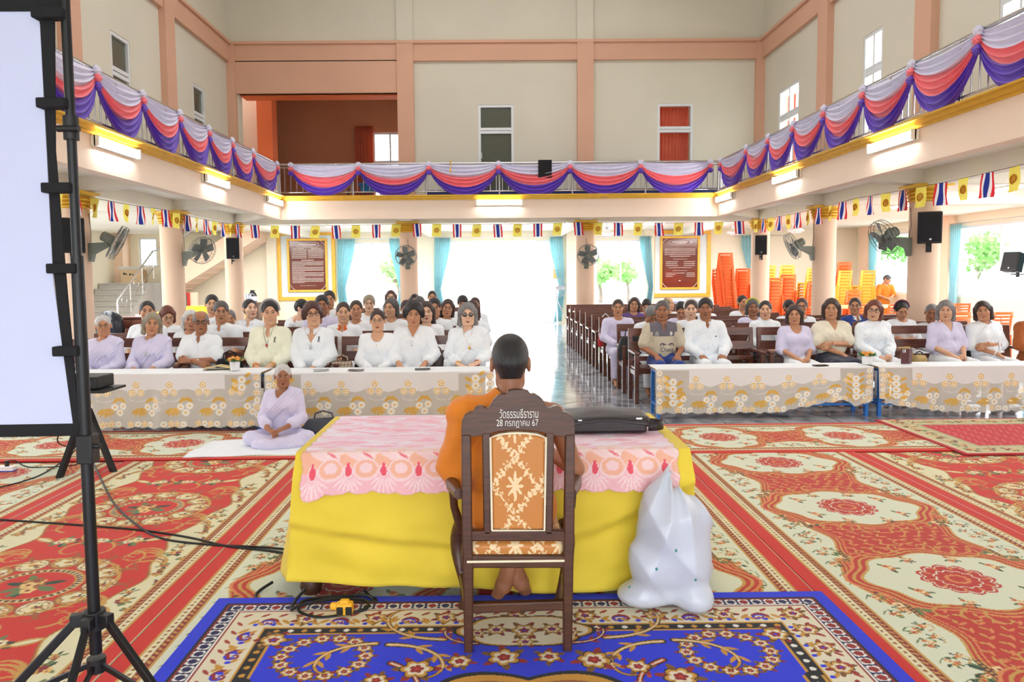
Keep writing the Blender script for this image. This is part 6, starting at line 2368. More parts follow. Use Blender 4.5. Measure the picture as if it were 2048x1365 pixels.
# the printed polo shirt: dark yoke, badges, lettering with two elephants
ps_ = kid(r1_, 'shirt')
ps_.data.materials.append(CLOTHM['grey'])
for q in ps_.data.polygons:
 c = q.center
 if c.z > .825 + .05 * (abs(c.x) > .13) and abs(c.x) < .165:
  q.material_index = 1
M_PRINT, M_PRINTW = mat('dark_purple_print', (78, 60, 92), .7), mat('white_print', (228, 224, 226), .7)
def chest_mesh(p, nm, me_o, x0, z0, m, off=.003):
 """wrap a flat lettering mesh (built in the xz plane) on the chest"""
 me = me_o.data
 for v in me.vertices:
  w = me_o.matrix_basis @ v.co
  v.co = Vector(chest(p, [(x0 + w.x, z0 + w.z)], off + .0)[0])
 me_o.matrix_basis = Matrix.Identity(4)
 me_o.parent = p[0]
 return me_o
lt = letters('shirt_print', 'Chang', 0, 0, .165, 0, M_PRINT, height=.066, thick=0)
chest_mesh(r1_, 'shirt_print', lt, .035, .655, M_PRINT)
MB().tube(chest(r1_, [(-.085 + .018 * math.cos(a), .865 + .013 * math.sin(a)) for a in np.linspace(0, 2 * PI, 17)], .002), .002, 5).tube(chest(r1_, [(-.094, .860), (-.089, .870), (-.085, .862), (-.081, .870), (-.076, .860)], .002), .002, 5).tube(chest(r1_, [(-.11, .840), (-.06, .840)], .002), .0035, 5).build('chest_badge', M_PRINTW, r1_[0])
MB().ell(chest(r1_, [(.085, .855)], .002)[0], (.020, .003, .025), 12, 6).build('crest_badge', M_PRINTW, r1_[0])
el_ = MB()
for s in (-1, 1):
 # two elephants facing each other: back, head, raised trunk
 f = lambda x, z: (.035 + s * x, .72 + z)
 el_.tube(chest(r1_, [f(.085, -.018), f(.082, .006), f(.062, .016), f(.042, .012), f(.030, .004), f(.020, -.004), f(.012, .004), f(.010, .014)], .002), [.004, .006, .007, .007, .006, .0035, .003, .002], 6)
 el_.tube(chest(r1_, [f(.046, .006), f(.050, -.008), f(.042, -.014)], .002), .004, 5)
el_.build('elephant_print', M_PRINT, r1_[0])
# ------------------------------------------------------------------ lace tables
M_BLUEST = mat('blue_painted_steel', (46, 120, 206), .4, .2, var=.05)
M_LACE = attr_mat('printed_lace', 0.8, alpha=True, bump=0.2, bscale=260)
M_PLY = mat('plywood_top', (196, 160, 112), .6, var=.1, scale=5)
def lace_weave(wd, top, drop, seed, h=.0066):
 W = Weave(wd, top + drop, h, (248, 252, 255))
 X, Y = np.meshgrid(W.x, W.y)
 d = Y - top
 side = np.minimum(X + wd / 2, wd / 2 - X)
 scal = .175 + .02 * np.sin(X / .33 * 2 * PI)
 net = (d > scal) | ((side < .36) & (d > .02))
 W.C[net, :3] = lin((226, 220, 210))
 W.C[net, 3] = .84
 W.C[(d > .0) & ~net, :3] = lin((244, 242, 242))
 GO, WH = (246, 196, 96), (252, 250, 244)
 def full(x, y, fn):
  fn()
  k = W.win(x, y, .075)
  if k:
   V = k[2]
   dd = np.hypot(k[0], k[1]) < .07
   V[dd & (V[..., 3] < .8), 3] = .8
 def blossom(x, y, r, gold):
  W.flower(x, y, r, 8, GO if gold else WH, WH if gold else GO, 0, .18, WH if gold else (222, 210, 186))
  if gold:
   W.disc(x, y, r * .62, WH, .0)
   W.disc(x, y, r * .3, GO)
  else:
   W.flower(x, y, r * .35, 5, GO, GO)
  k = W.win(x, y, r * 1.2)
  if k:
   k[2][np.hypot(k[0], k[1]) < r * 1.1, 3] = 1
 n = int(wd / .33)
 for k in range(n + 1):
  x = -wd / 2 + .10 + .33 * k
  y = top + .16
  for dx, dy in ((0, -.045), (-.042, .03), (.042, .03)):
   blossom(x + dx, y + dy, .034, True)
  y = top + .335
  for q in range(4):
   a = -PI / 2 + (q - 1.5) * .55
   W.leaf(x + .16 + .05 * math.cos(a), y - .055 + .02 * math.sin(a), .09, .03, a + PI / 2, GO)
  for dx, dy in ((-.05, .0), (.035, -.01), (-.0, .055)):
   blossom(x + .16 + dx, y + dy, .036, False)
  for q in range(5):
   a = .4 + q * .55
   W.leaf(x + .03 + .05 * math.cos(a), y + .01 + .045 * math.sin(a), .085, .024, a, GO)
   W.leaf(x + .03 - .06 * math.cos(a), y + .045 + .03 * math.sin(a), .06, .018, PI - a, GO)
  W.curve([(x + .02 + .08 * math.cos(a), top + .25 + .03 * math.sin(a)) for a in np.linspace(0, PI, 14)], .007, WH)
 for x in np.arange(-wd / 2 + .04, wd / 2, .066):
  if (x / .066) % 5 < 3.6:
   blossom(x, top + drop - .045, .030, int(x * 50) % 2 == 0)
 for sx in (-1, 1):
  for y in np.arange(top + .05, top + drop - .05, .075):
   blossom(sx * (wd / 2 - .045), y, .032, int(y * 40) % 2 == 0)
   if int(y * 30) % 2:
    blossom(sx * (wd / 2 - .19), y + .02, .04, False)
    W.leaf(sx * (wd / 2 - .26), y + .03, .09, .04, .6 * sx, GO)
    W.leaf(sx * (wd / 2 - .13), y - .03, .08, .035, -.6 * sx, GO)
 hem = top + drop - .016 * (1 - np.abs(np.sin(X / .13 * PI))) - .004
 W.C[Y > hem, 3] = 0
 return W
def lace_cloth(x0, x1, yn, depth, z, drop, rise, label, seed):
 """rise(u) multiplies the drop along the table, u from 0 to 1"""
 wd = x1 - x0
 top = depth
 W = lace_weave(wd, top, drop, seed)
 V = np.zeros((W.ny, W.nx, 3))
 x = W.x
 u = (x + wd / 2) / wd
 f = np.array([rise(q) for q in u])
 V[..., 0] = (x0 + x1) / 2 + x[None, :]
 r1 = .015
 r = np.random.default_rng(seed)
 ph = r.uniform(0, 6, 4)
 for i, v in enumerate(W.y):
  if v <= top:
   V[i, :, 1] = yn + depth - v
   V[i, :, 2] = z + .003
  else:
   q = v - top
   fr = q / drop
   V[i, :, 1] = yn - .012 - .03 * fr * (.5 + .5 * np.sin(x * 9 + ph[0])) - .018 * fr * np.sin(x * 23 + ph[1]) - .05 * (1 - f) * fr
   V[i, :, 2] = z + .003 - q * f
 me = np_mesh('lace_tablecloth', V, grid_faces(W.ny, W.nx, True), M_LACE)
 set_weave(me, W.C.reshape(-1, 4))
 o = link('lace_tablecloth', me)
 tag(o, label, 'tablecloth', 'white and gold lace tablecloths')
def low_table(x0, x1, yn, depth, z, label):
 t = empty('low_table', ((x0 + x1) / 2, yn + depth / 2, 0))
 tag(t, label, 'table', 'blue-framed low tables')
 w = x1 - x0 - .06
 MB().box((0, 0, z - .012), (w + .03, depth - .03, .022)).build('table_top', M_PLY, t)
 fr = MB()
 for sy in (-1, 1):
  fr.box((0, sy * (depth / 2 - .045), z - .04), (w, .03, .03))
  fr.box((0, sy * (depth / 2 - .045), .13), (w, .025, .025))
 for sx in (-1, 1):
  fr.box((sx * (w / 2 - .015), 0, z - .04), (.03, depth - .1, .03))
  fr.box((sx * (w / 2 - .015), 0, .13), (.025, depth - .1, .025))
 fr.build('frame', M_BLUEST, t)
 for sx in (-1, 1):
  for sy in (-1, 1):
   MB().box((sx * (w / 2 - .015), sy * (depth / 2 - .045), (z - .03) / 2), (.035, .035, z - .03)).build('leg', M_BLUEST, t)
ZL, ZR = .60, .535
tabs = ((-4.30, -2.30, 7.42, .40, ZL, .55, lambda u: 1.0, 'stairs half, outer, by the projector'), (-2.26, .02, 7.40, .40, ZL - .005, .55, lambda u: 1.0, 'stairs half, inner, beside the aisle'),
  (1.73, 4.06, 7.92, .38, ZR, .49, lambda u: 1.0 - .42 * max(0, (u - .56) / .44) ** 1.0 + (.20 if u > .86 else 0) * min(1, (u - .86) / .05), 'chair-stack half, inner, hem lifted at one end'),
  (4.10, 6.45, 7.90, .38, ZR + .003, .50, lambda u: .78 + .22 * min(1, u / .3) if u > .03 else .70, 'chair-stack half, outer, letting the window light through'))
for k, (x0, x1, yn, dp, z, dr, rs, lb) in enumerate(tabs):
 low_table(x0, x1, yn, dp, z, 'low table with blue steel frame under lace, ' + lb)
 lace_cloth(x0, x1, yn, dp, z, dr, rs, 'white and gold lace tablecloth, ' + lb, 30 + k)
# ------------------------------------------------------------------ things on the lace tables
M_CERAM = mat('white_ceramic', (244, 244, 246), .25, var=.02, coat=.3)
M_PETAL = mat('orange_rose_petals', (250, 176, 84), .6, var=.15, scale=60)
M_LEAF = mat('green_leaves', (52, 110, 48), .55, var=.3, scale=40)
def flower_pot(loc, label):
 r = empty('flower_pot', loc)
 tag(r, label, 'flower pot')
 MB().lathe([(.040, 0), (.046, .01), (.050, .07), (.052, .088), (.047, .088), (.044, .06)], seg=24).build('pot', M_CERAM, r)
 rr = random.Random(loc[0])
 mb = MB()
 for k in range(26):
  a, e = rr.uniform(0, 6.28), rr.uniform(-.1, .7)
  c = (.055 * math.cos(a), .055 * math.sin(a), .10 + .02 * e)
  mb.ell((c[0] * 1.15, c[1] * 1.15, c[2]), (.034, .012, .006), 8, 5, Matrix.Rotation(a, 3, 'Z') @ Matrix.Rotation(-e, 3, 'Y'))
 mb.build('foliage', M_LEAF, r)
 for k in range(9):
  a, q = k * 2.4, .018 + .0035 * k
  c = Vector((q * 1.5 * math.cos(a), q * 1.5 * math.sin(a), .135 - .0030 * k))
  mb = MB()
  for j in range(3):
   for i in range(5):
    b = i * 1.257 + j * .6
    rr_ = .004 + .0065 * j
    mb.ell(c + Vector((rr_ * math.cos(b), rr_ * math.sin(b), -.004 * j)), (.010, .004, .012 - .001 * j), 8, 5, Matrix.Rotation(b + PI / 2, 3, 'Z') @ Matrix.Rotation(.35 * j, 3, 'X'))
  mb.build('flower', M_PETAL, r)
 return r
def on_table(px, py, z):
 q = at_z(px, py, z)
 return (float(q[0]), float(q[1]), z)
fp = on_table(487, 735, ZL + .008)
flower_pot((fp[0], 7.56, ZL + .008), 'white pot of orange roses beside the cream-jacketed woman')
fp = on_table(1712, 724, ZR + .009)
flower_pot((fp[0], 8.08, ZR + .009), 'white pot of orange roses before the woman in ivory blouse')
cu_ = empty('white_mug', (float(at(1737, 720, 8.12)[0]), 8.12, ZR + .007))
tag(cu_, 'plain white mug beside the orange roses on the lace table', 'mug')
MB().lathe([(.038, 0), (.042, .006), (.043, .09), (.040, .092), (.038, .02)], seg=24).build('body', M_CERAM, cu_)
MB().tube([(.042, 0, .075), (.066, 0, .068), (.066, 0, .03), (.042, 0, .022)], .006, 8).build('handle', M_CERAM, cu_)
M_PHONE = mat('phone_glass_black', (20, 20, 26), .12, spec=.8)
M_MAROON = mat('maroon_leather_case', (92, 44, 52), .5, var=.1)
def phone(loc, rz, m, label, cat='phone'):
 r = empty('smartphone', loc, rz)
 tag(r, label, cat)
 bevel(MB().box((0, 0, .005), (.155, .075, .009)).build('body', m, r), .004)
 MB().box((0, 0, .0099), (.145, .068, .0008)).build('screen', M_PHONE, r)
 return r
for px, z, y, rz, m, lb in ((642, ZL, 7.50, .3, M_STEEL, 'silver-edged phone on lace before the laughing woman'), (712, ZL, 7.47, 0, mat('brown_pattern_case', (120, 84, 78), .5, var=.4, scale=60), 'phone in patterned brown case between the handbag and white lace blouse'),
       (845, ZL, 7.52, .1, M_BLACKPL, 'dark phone on lace before the flared-sleeve dress'), (1641, ZR, 8.0, .1, M_PHONE, 'dark phone in purple-black case before the lavender bob woman')):
 phone((float(at(px, 730, y)[0]), y, z + .008), rz, m, lb)
pc = empty('phone_stand', (float(at(1815, 715, 8.05)[0]), 8.05, ZR + .008))
tag(pc, 'maroon flip phone case standing upright with its camera showing', 'phone')
bevel(MB().box((-.03, 0, .088), (.085, .012, .165), Matrix.Rotation(-.1, 3, 'X')).build('back_cover', M_MAROON, pc), .004)
bevel(MB().box((.045, .03, .085), (.08, .008, .165), Matrix.Rotation(.7, 3, 'Z')).build('flap', M_MAROON, pc), .003)
cm = MB().box((-.05, -.022, .148), (.032, .004, .032)).build('camera_bump', mat('white_plastic_phone', (236, 236, 238), .35), pc)
for q in (-.007, .007):
 MB().cyl((-.055, -.025, .148 + q), (-.055, -.0275, .148 + q), .006).build('lens', M_PHONE, cm)
# magazine beside the crossed arms
mg = MB()
for k, s in enumerate((-1, 1)):
 mg.box((s * .075, 0, .01 + .0), (.15, .2, .004), Matrix.Rotation(s * .18, 3, 'Y'))
o = mg.build('magazine', mat('magazine_paper', (196, 176, 120), .5, var=.25, scale=14), None, loc=(float(at(440, 725, 7.72)[0]), 7.70, ZL + .02), rot=(0, 0, .2))
tag(o, 'open tan magazine lying beside the man with crossed arms', 'magazine')
# ------------------------------------------------------------------ bags
def bag(loc, s, m, label, rz=0.0, handle=True, round_=.02, cat='bag', hm=None, name='handbag', lean=0.0):
 r = empty(name, loc, rz)
 tag(r, label, cat)
 A = []
 prof = [(.0, .90), (.15, 1.0), (.55, 1.0), (.85, .92), (1.0, .80)]
 mb = MB()
 seg = 20
 ring = []
 for z, w in [(0, .0)] + prof + [(1.0, .0)]:
  for k in range(seg):
   a = 2 * PI * k / seg
   c, sn = math.cos(a), math.sin(a)
   x = math.copysign(abs(c) ** .45, c) * s[0] / 2 * w
   y = math.copysign(abs(sn) ** .6, sn) * s[1] / 2 * w * (1 - .35 * z)
   wob = .008 * math.sin(3 * a + 5 * z)
   ring.append((x + wob + lean * z, y + wob, z * s[2] * (1 + .03 * math.sin(2 * a))))
 n = len(prof) + 2
 fs = [(i * seg + k, i * seg + (k + 1) % seg, (i + 1) * seg + (k + 1) % seg, (i + 1) * seg + k) for i in range(n - 1) for k in range(seg)]
 mb.add(ring, fs)
 mb.build('body', m, r, angle=60)
 if handle:
  h = s[2]
  MB().tube([(-s[0] * .25 + lean, 0, h * .96), (-s[0] * .22 + lean, 0, h * 1.25), (0 + lean, 0, h * 1.38), (s[0] * .22 + lean, 0, h * 1.25), (s[0] * .25 + lean, 0, h * .96)], .008, 8).build('handle', hm or m, r)
 return r
M_PLAID = _nt('plaid_fabric')
_m, _n, _b = M_PLAID
_w1, _w2 = _n.nodes.new('ShaderNodeTexWave'), _n.nodes.new('ShaderNodeTexWave')
_w1.bands_direction, _w2.bands_direction = 'X', 'Z'
_tc = _n.nodes.new('ShaderNodeTexCoord')
_mx = _n.nodes.new('ShaderNodeMixRGB')
_cr = _n.nodes.new('ShaderNodeValToRGB')
for _w in (_w1, _w2):
 _w.inputs['Scale'].default_value = 9
 _n.links.new(_tc.outputs['Object'], _w.inputs['Vector'])
_n.links.new(_w1.outputs['Fac'], _mx.inputs[1])
_n.links.new(_w2.outputs['Fac'], _mx.inputs[2])
_mx.inputs['Fac'].default_value = .5
_n.links.new(_mx.outputs[0], _cr.inputs[0])
_cr.color_ramp.elements[0].color = lin((120, 96, 78)) + (1,)
_cr.color_ramp.elements[1].color = lin((206, 190, 166)) + (1,)
_n.links.new(_cr.outputs[0], _b.inputs['Base Color'])
_b.inputs['Roughness'].default_value = .7
M_PLAID = _m
M_BROWNBAG = mat('dark_brown_leather', (66, 48, 44), .45, var=.12)
M_STRAW = mat('woven_straw', (196, 168, 112), .8, var=.25, scale=60)
M_PLASTIC = mat('white_thin_plastic', (238, 240, 244), .35, var=.03, trans=.0, bump=.3, bscale=18)
M_BLUEBLK = mat('glossy_black_plastic_bag', (30, 36, 48), .18, var=.3, scale=8, bump=.8, bscale=14)
SEAT = .431
def bx(px, Y):
 return float(at(px, 700, Y)[0])
bag((bx(682, 8.0), 8.03, SEAT), (.26, .14, .20), M_PLAID, 'beige plaid handbag on the bench between laughing woman and white lace blouse')
bag((bx(716, 8.2), 8.17, SEAT), (.12, .12, .26), M_BLACKFAB, 'black shoulder bag slumped behind the plaid handbag', lean=.05)
bag((bx(874, 8.1), 8.10, SEAT), (.17, .16, .26), M_BROWNBAG, 'dark brown ribbed handbag beside the flared-sleeve dress')
bag((bx(897, 8.0), 7.96, SEAT), (.12, .10, .22), M_PLASTIC, 'small white carrier bag next to the brown handbag', name='carrier_bag')
bag((bx(458, 8.1), 8.04, SEAT), (.30, .20, .24), M_BLACKFAB, 'black handbag with red trim beside the cream jacket', lean=.03)
bag((bx(1257, 9.9), 9.70, SEAT), (.34, .16, .30), M_BLACKPL, 'black handbag standing at the aisle end of the second pew', name='handbag')
bag((1.86, 12.28, SEAT), (.22, .18, .34), M_PLASTIC, 'white and grey carrier bag on an aisle-end pew seat', name='carrier_bag')
bag((1.655, 11.36, SEAT + .02), (.09, .12, .15), mat('red_cloth_bag', (196, 30, 40), .6, var=.1), 'small red cloth bag hanging at an aisle-end armrest')
bag((bx(1835, 8.9), 8.86, SEAT), (.16, .15, .12), M_STRAW, 'small straw basket on the pew between shawl woman and grey curls', name='straw_basket', hm=M_BROWNBAG)
bag((bx(1818, 8.9), 9.02, SEAT), (.22, .10, .20), M_STRAW, 'tan envelope bag behind the small straw basket', handle=False)
bag((bx(1545, 8.9), 8.93, SEAT), (.30, .20, .12), M_BROWNBAG, 'flat brown bag on the bench beside the lavender bob woman')
bag((bx(1935, 8.9), 8.98, SEAT), (.14, .18, .2), M_BLACKFAB, 'dark bag wedged between grey curls and white polo shawl')
bag((float(at(622, 860, 6.95)[0]) + .05, 7.0, .011), (.36, .24, .20), mat('charcoal_canvas', (74, 76, 84), .8, var=.1), 'charcoal shoulder bag on the floor behind the seated woman', lean=.06)
# cloth mat under the seated woman
A = np.zeros((14, 26, 3))
for i, v in enumerate(np.linspace(-.33, .33, 14)):
 for j, u in enumerate(np.linspace(-.62, .62, 26)):
  A[i, j] = (u + .05 * math.sin(4 * v) - .12 * (v + .33) * (u < -.3), v + .04 * math.sin(3 * u + 1), .004 + .006 * abs(math.sin(7 * u + 4 * v)) ** 2 + .012 * (abs(u) > .58) * abs(math.sin(9 * v)))
o = MB().grid(A).build('floor_mat', CLOTHM['white'], None, loc=(float(at(548, 888, 6.66)[0]), 6.66, .018))
o.modifiers.new('t', 'SOLIDIFY').thickness = .006
tag(o, 'rumpled white cloth mat spread under the seated lavender woman', 'mat')
# ------------------------------------------------------------------ white plastic bag against the table
YBAG = 3.335
F = Field((.40, YBAG - .20, -.01), (1.02, YBAG + .16, .72), .0075)
def bp(px, py, d=0.0):
 p = at(px, py, YBAG)
 return (float(p[0]), YBAG + d, float(p[2]))
def bpz(px, py, dz=0, d=0):
 p = bp(px, py, d)
 return (p[0], p[1], max(.06, p[2]))
F.ell(bpz(1318, 1140), (.150, .115, .120), .08)
F.ell(bpz(1350, 1075), (.150, .105, .150), .09)
F.ell(bpz(1375, 1130), (.105, .10, .130), .08)
F.ell((bp(1385, 1195)[0], YBAG - .05, .060), (.075, .080, .060), .05)
F.ell((bp(1288, 1180)[0], YBAG + .02, .050), (.105, .09, .050), .06)
F.cap(bp(1335, 1050), bp(1320, 1000, .02), .115, .045, .10)
F.cap(bp(1322, 1004, .02), bp(1341, 955, .05), .040, .005, .03)
F.cap(bp(1365, 1060), bp(1386, 1028), .06, .008, .05)
F.cap(bp(1385, 1145), bp(1421, 1148), .07, .006, .05)
def creases(X, Y, Z):
 """sharp pulls that run to the knot and across the belly"""
 a = np.arctan2(X - .83, Z - .66 + 0 * Y)
 f = np.clip((Z - .03) / .15, 0, 1)
 r1 = np.abs(np.sin(a * 8 + 1.2 * np.sin(4 * Y + 3 * Z)))
 r2 = np.abs(np.sin(7 * X + 11 * Z + 1.1 * np.sin(9 * X - 4 * Y)))
 return (.013 * r1 + .012 * (r2 - .5)) * f - .007
F.offset(creases)
F.limit(lambda X, Y, Z: .0 - Z + 0 * X + 0 * Y + .0)
BV, BF = F.surface()
BV[:, 2] += .032 - BV[:, 2].min()
def film(name):
 m, nt, b = _nt(name)
 b.inputs['Base Color'].default_value = lin((206, 211, 222)) + (1,)
 b.inputs['Roughness'].default_value = .28
 b.inputs['Subsurface Weight'].default_value = .25
 b.inputs['Subsurface Radius'].default_value = (.04, .04, .04)
 tc = nt.nodes.new('ShaderNodeTexCoord')
 nz = nt.nodes.new('ShaderNodeTexNoise')
 nz.inputs['Scale'].default_value = 9
 nz.inputs['Distortion'].default_value = .3
 nt.links.new(tc.outputs['Object'], nz.inputs['Vector'])
 bpn = nt.nodes.new('ShaderNodeBump')
 bpn.inputs['Strength'].default_value = .25
 bpn.inputs['Distance'].default_value = .03
 nt.links.new(nz.outputs['Fac'], bpn.inputs['Height'])
 nt.links.new(bpn.outputs[0], b.inputs['Normal'])
 return m
pb = link('plastic_bag', np_mesh('plastic_bag', BV, BF, film('white_bag_film')))
tag(pb, 'large full white plastic bag leaning against the yellow cloth on the blue rug', 'bag')
from mathutils.bvhtree import BVHTree
bvh = BVHTree.FromPolygons([tuple(v) for v in BV], [tuple(f) for f in BF])
M_DOT = mat('green_print', (60, 140, 140), .5)
for px, py in ((1352, 1102), (1313, 1139), (1391, 1160), (1259, 1176)):
 d = FW + RT * (px - PX0) / FPX - UP * (py - PY0) / FPX
 hit = bvh.ray_cast(Vector((0, 0, CAM_H)), Vector(d))
 if hit[0]:
  MB().ell(hit[0], (.006, .003, .008), 8, 5).build('print_dot', M_DOT, pb)
# ------------------------------------------------------------------ balcony railings
def railing(label, a, b, z=3.205):
 a, b = Vector(a), Vector(b)
 L = (b - a).length
 d = (b - a) / L
 r = empty('balcony_railing', (a.x, a.y, z), math.atan2(d.y, d.x))
 tag(r, label, 'railing', 'steel balcony railings')
 MB().cyl((0, 0, .66), (L, 0, .66), .024).build('top_rail', M_STEEL, r)
 MB().cyl((0, 0, .595), (L, 0, .595), .012).build('upper_rail', M_STEEL, r)
 MB().cyl((0, 0, .085), (L, 0, .085), .014).build('bottom_rail', M_STEEL, r)
 pm = MB().cyl((0, 0, 0), (0, 0, .66), .019, seg=10).mesh('post', M_STEEL)
 bm = MB().cyl((0, 0, .085), (0, 0, .595), .008, seg=6).mesh('baluster', M_STEEL)
 n = int(L / 1.32)
 for k in range(n + 1):
  link('post', pm, r, (min(L - .02, .02 + k * (L - .04) / n), 0, 0))
 m = min(98, int(L / .125))
 for k in range(1, m):
  link('baluster', bm, r, (k * L / m, 0, 0))
 return r
RLX, RRX, RBY = EXL - .05, EXR + .05, EYB + .05
railing('polished steel balcony railing along the back gallery', (RLX, RBY, 0), (RRX, RBY, 0))
railing('polished steel balcony railing along the gallery above the stairs side', (RLX, 5.0, 0), (RLX, RBY - .06, 0))
railing('polished steel balcony railing along the gallery above the chair-stack side', (RRX, 5.0, 0), (RRX, RBY - .06, 0))
def satin(name, col):
 return mat(name, col, .42, var=.05, scale=6, bump=.08, bscale=20, sheen=.3, obj=True)
M_SW, M_SP, M_SV = satin('white_satin', (226, 224, 246)), satin('coral_pink_satin', (250, 118, 128)), satin('violet_satin', (96, 50, 190))
def swag_meshes(L, seed):
 """three bands of cloth hanging between two knots; local x along the rail, -y towards the hall"""
 r = np.random.default_rng(seed)
 nu, nv = 40, 64
 u = np.linspace(0, 1, nu)
 S = (4 * u * (1 - u)) ** .72
 sk = r.uniform(-.06, .06)
 wf, pf = r.uniform(.34, .42), r.uniform(.62, .70)
 sag = r.uniform(.50, .56)
 out = []
 for v0, v1, col in ((0, wf, 0), (wf, pf, 1), (pf, 1.0, 2)):
  v = np.linspace(v0, v1, nv // 3)
  A = np.zeros((len(v), nu, 3))
  for i, q in enumerate(v):
   A[i, :, 0] = L * u + .02 * np.sin(PI * u) * sk
   fold = np.sin(q * 2 * PI * 8 + 1.5 * u + seed)
   A[i, :, 1] = -.035 - .028 * fold * (.35 + .65 * S) - .045 * S * q - .02 * (col == 0) * 0
   A[i, :, 2] = .655 - .035 * S - q * (.12 + sag * S * (1 + sk * (u - .5))) - .012 * np.cos(q * 2 * PI * 8 + seed) * S
  out.append(A)
 return out
def knot_mesh():
 mb = MB()
 rr = random.Random(5)
 for c, rad, mi, n in (((0, -.055, .645), .052, 0, 7), ((0, -.062, .56), .046, 1, 7), ((0, -.060, .47), .050, 2, 7)):
  for k in range(n):
   a = 2 * PI * k / n
   mb.ell((c[0] + rad * .75 * math.cos(a), c[1] - .006 * math.cos(2 * a), c[2] + rad * .62 * math.sin(a)), (rad * .52, .030, rad * .44), 8, 6, Matrix.Rotation(a, 3, 'Y'), mi)
  mb.ell(c, (rad * .75, .036, rad * .7), 8, 6, None, mi)
 return mb.mesh('knot', [M_SW, M_SP, M_SV])
KNOT = knot_mesh()
def swag(a, b, label, group, seed, last=False):
 a, b = Vector(a), Vector(b)
 L = (b - a).length
 r = empty('swag_drape', (a.x, a.y, 3.205), math.atan2(b.y - a.y, b.x - a.x))
 tag(r, label, 'drape', group)
 for A, nm, m in zip(swag_meshes(L, seed), ('white_band', 'pink_band', 'violet_band'), (M_SW, M_SP, M_SV)):
  me = np_mesh(nm, A, grid_faces(*A.shape[:2], True), m)
  o = link(nm, me, r)
  o.modifiers.new('t', 'SOLIDIFY').thickness = .004
 link('knot', KNOT, r)
 if last:
  link('knot', KNOT, r, (L, 0, 0))
 return r
kx = [float(at(p, 340, RBY - .03)[0]) for p in (582, 717, 858, 997, 1140, 1281, 1420)]
for k in range(6):
 swag((kx[k], RBY, 0), (kx[k + 1], RBY, 0), 'white, coral and violet swag on the back balcony, %s counted from the stairs corner' % nth(k), 'satin swags on the back balcony', 40 + k, k == 5)
ky = [5.0, 6.2, 7.35, 8.5, 9.6, 10.72, 11.8, 12.85, 13.95, 15.5]
for k in range(9):
 swag((RLX, ky[8 - k], 0), (RLX, ky[9 - k], 0), 'white, coral and violet swag above the stairs side, %s counted from the back corner' % nth(k), 'satin swags above the stairs side', 60 + k, k == 0)
 swag((RRX, ky[9 - k], 0), (RRX, ky[8 - k], 0), 'white, coral and violet swag above the chair-stack side, %s counted from the back corner' % nth(k), 'satin swags above the chair-stack side', 80 + k, k == 8)
# dark cloth over the railing, ribbon, things on the gallery
A = np.zeros((16, 8, 3))
for i, t in enumerate(np.linspace(0, 1, 16)):
 for j, q in enumerate(np.linspace(0, .28, 8)):
  A[i, j] = (q, -.075 - .01 * math.sin(9 * q + 3 * t), .705 - .36 * t)
o = MB().grid(A, 0, True).build('dark_cloth', M_BLACKFAB, None, loc=(float(at(1076, 330, RBY)[0]), RBY, 3.205))
o.modifiers.new('t', 'SOLIDIFY').thickness = .004
tag(o, 'black cloth hung over the back balcony rail on the white swag', 'cloth')
rb = MB().tube([(0, -.04, .70), (.01, -.05, .6), (-.008, -.075, .50), (.012, -.075, .44)], [.012, .006, .014, .006], 6).ell((0, -.05, .68), (.022, .016, .016)).build('ribbon', mat('yellow_ribbon', (246, 180, 40), .5), None, loc=(float(at(901, 335, RBY)[0]), RBY, 3.205))
tag(rb, 'yellow ribbon tied to the back balcony rail', 'ribbon')
bs = empty('basin', (float(at(735, 380, 16.3)[0]), 16.3, 3.1))
tag(bs, 'blue plastic basin on a dark stool behind the back balcony railing', 'basin')
MB().lathe([(.12, .22), (.19, .40), (.21, .41), (.205, .425), (.185, .41), (.11, .235)], seg=28).build('bowl', mat('blue_basin_plastic', (30, 120, 190), .4), bs)
MB().lathe([(.13, .0), (.11, .22)], seg=20).build('stool', mat('dark_red_plastic', (120, 40, 44), .5), bs)
bt = MB().box((2.1, 16.6, 3.245), (7.0, .5, .28)).build('stored_mattress', mat('navy_mattress_cover', (40, 56, 120), .7, var=.15))
tag(bt, 'long navy blue mattress lying on the back gallery floor', 'mattress')
for px in (700, 765):
 t_ = empty('folded_tripod', (float(at(px, 385, 16.5)[0]), 16.5, 3.1))
 tag(t_, 'black tripod foot standing on the gallery %s the blue basin' % ('before' if px == 700 else 'beyond'), 'tripod')
 for a in (0, 2.1, 4.2):
  MB().bar((.02 * math.cos(a), .02 * math.sin(a), .35), (.16 * math.cos(a), .16 * math.sin(a), 0), .02, .016).build('leg', M_BLACK, t_)
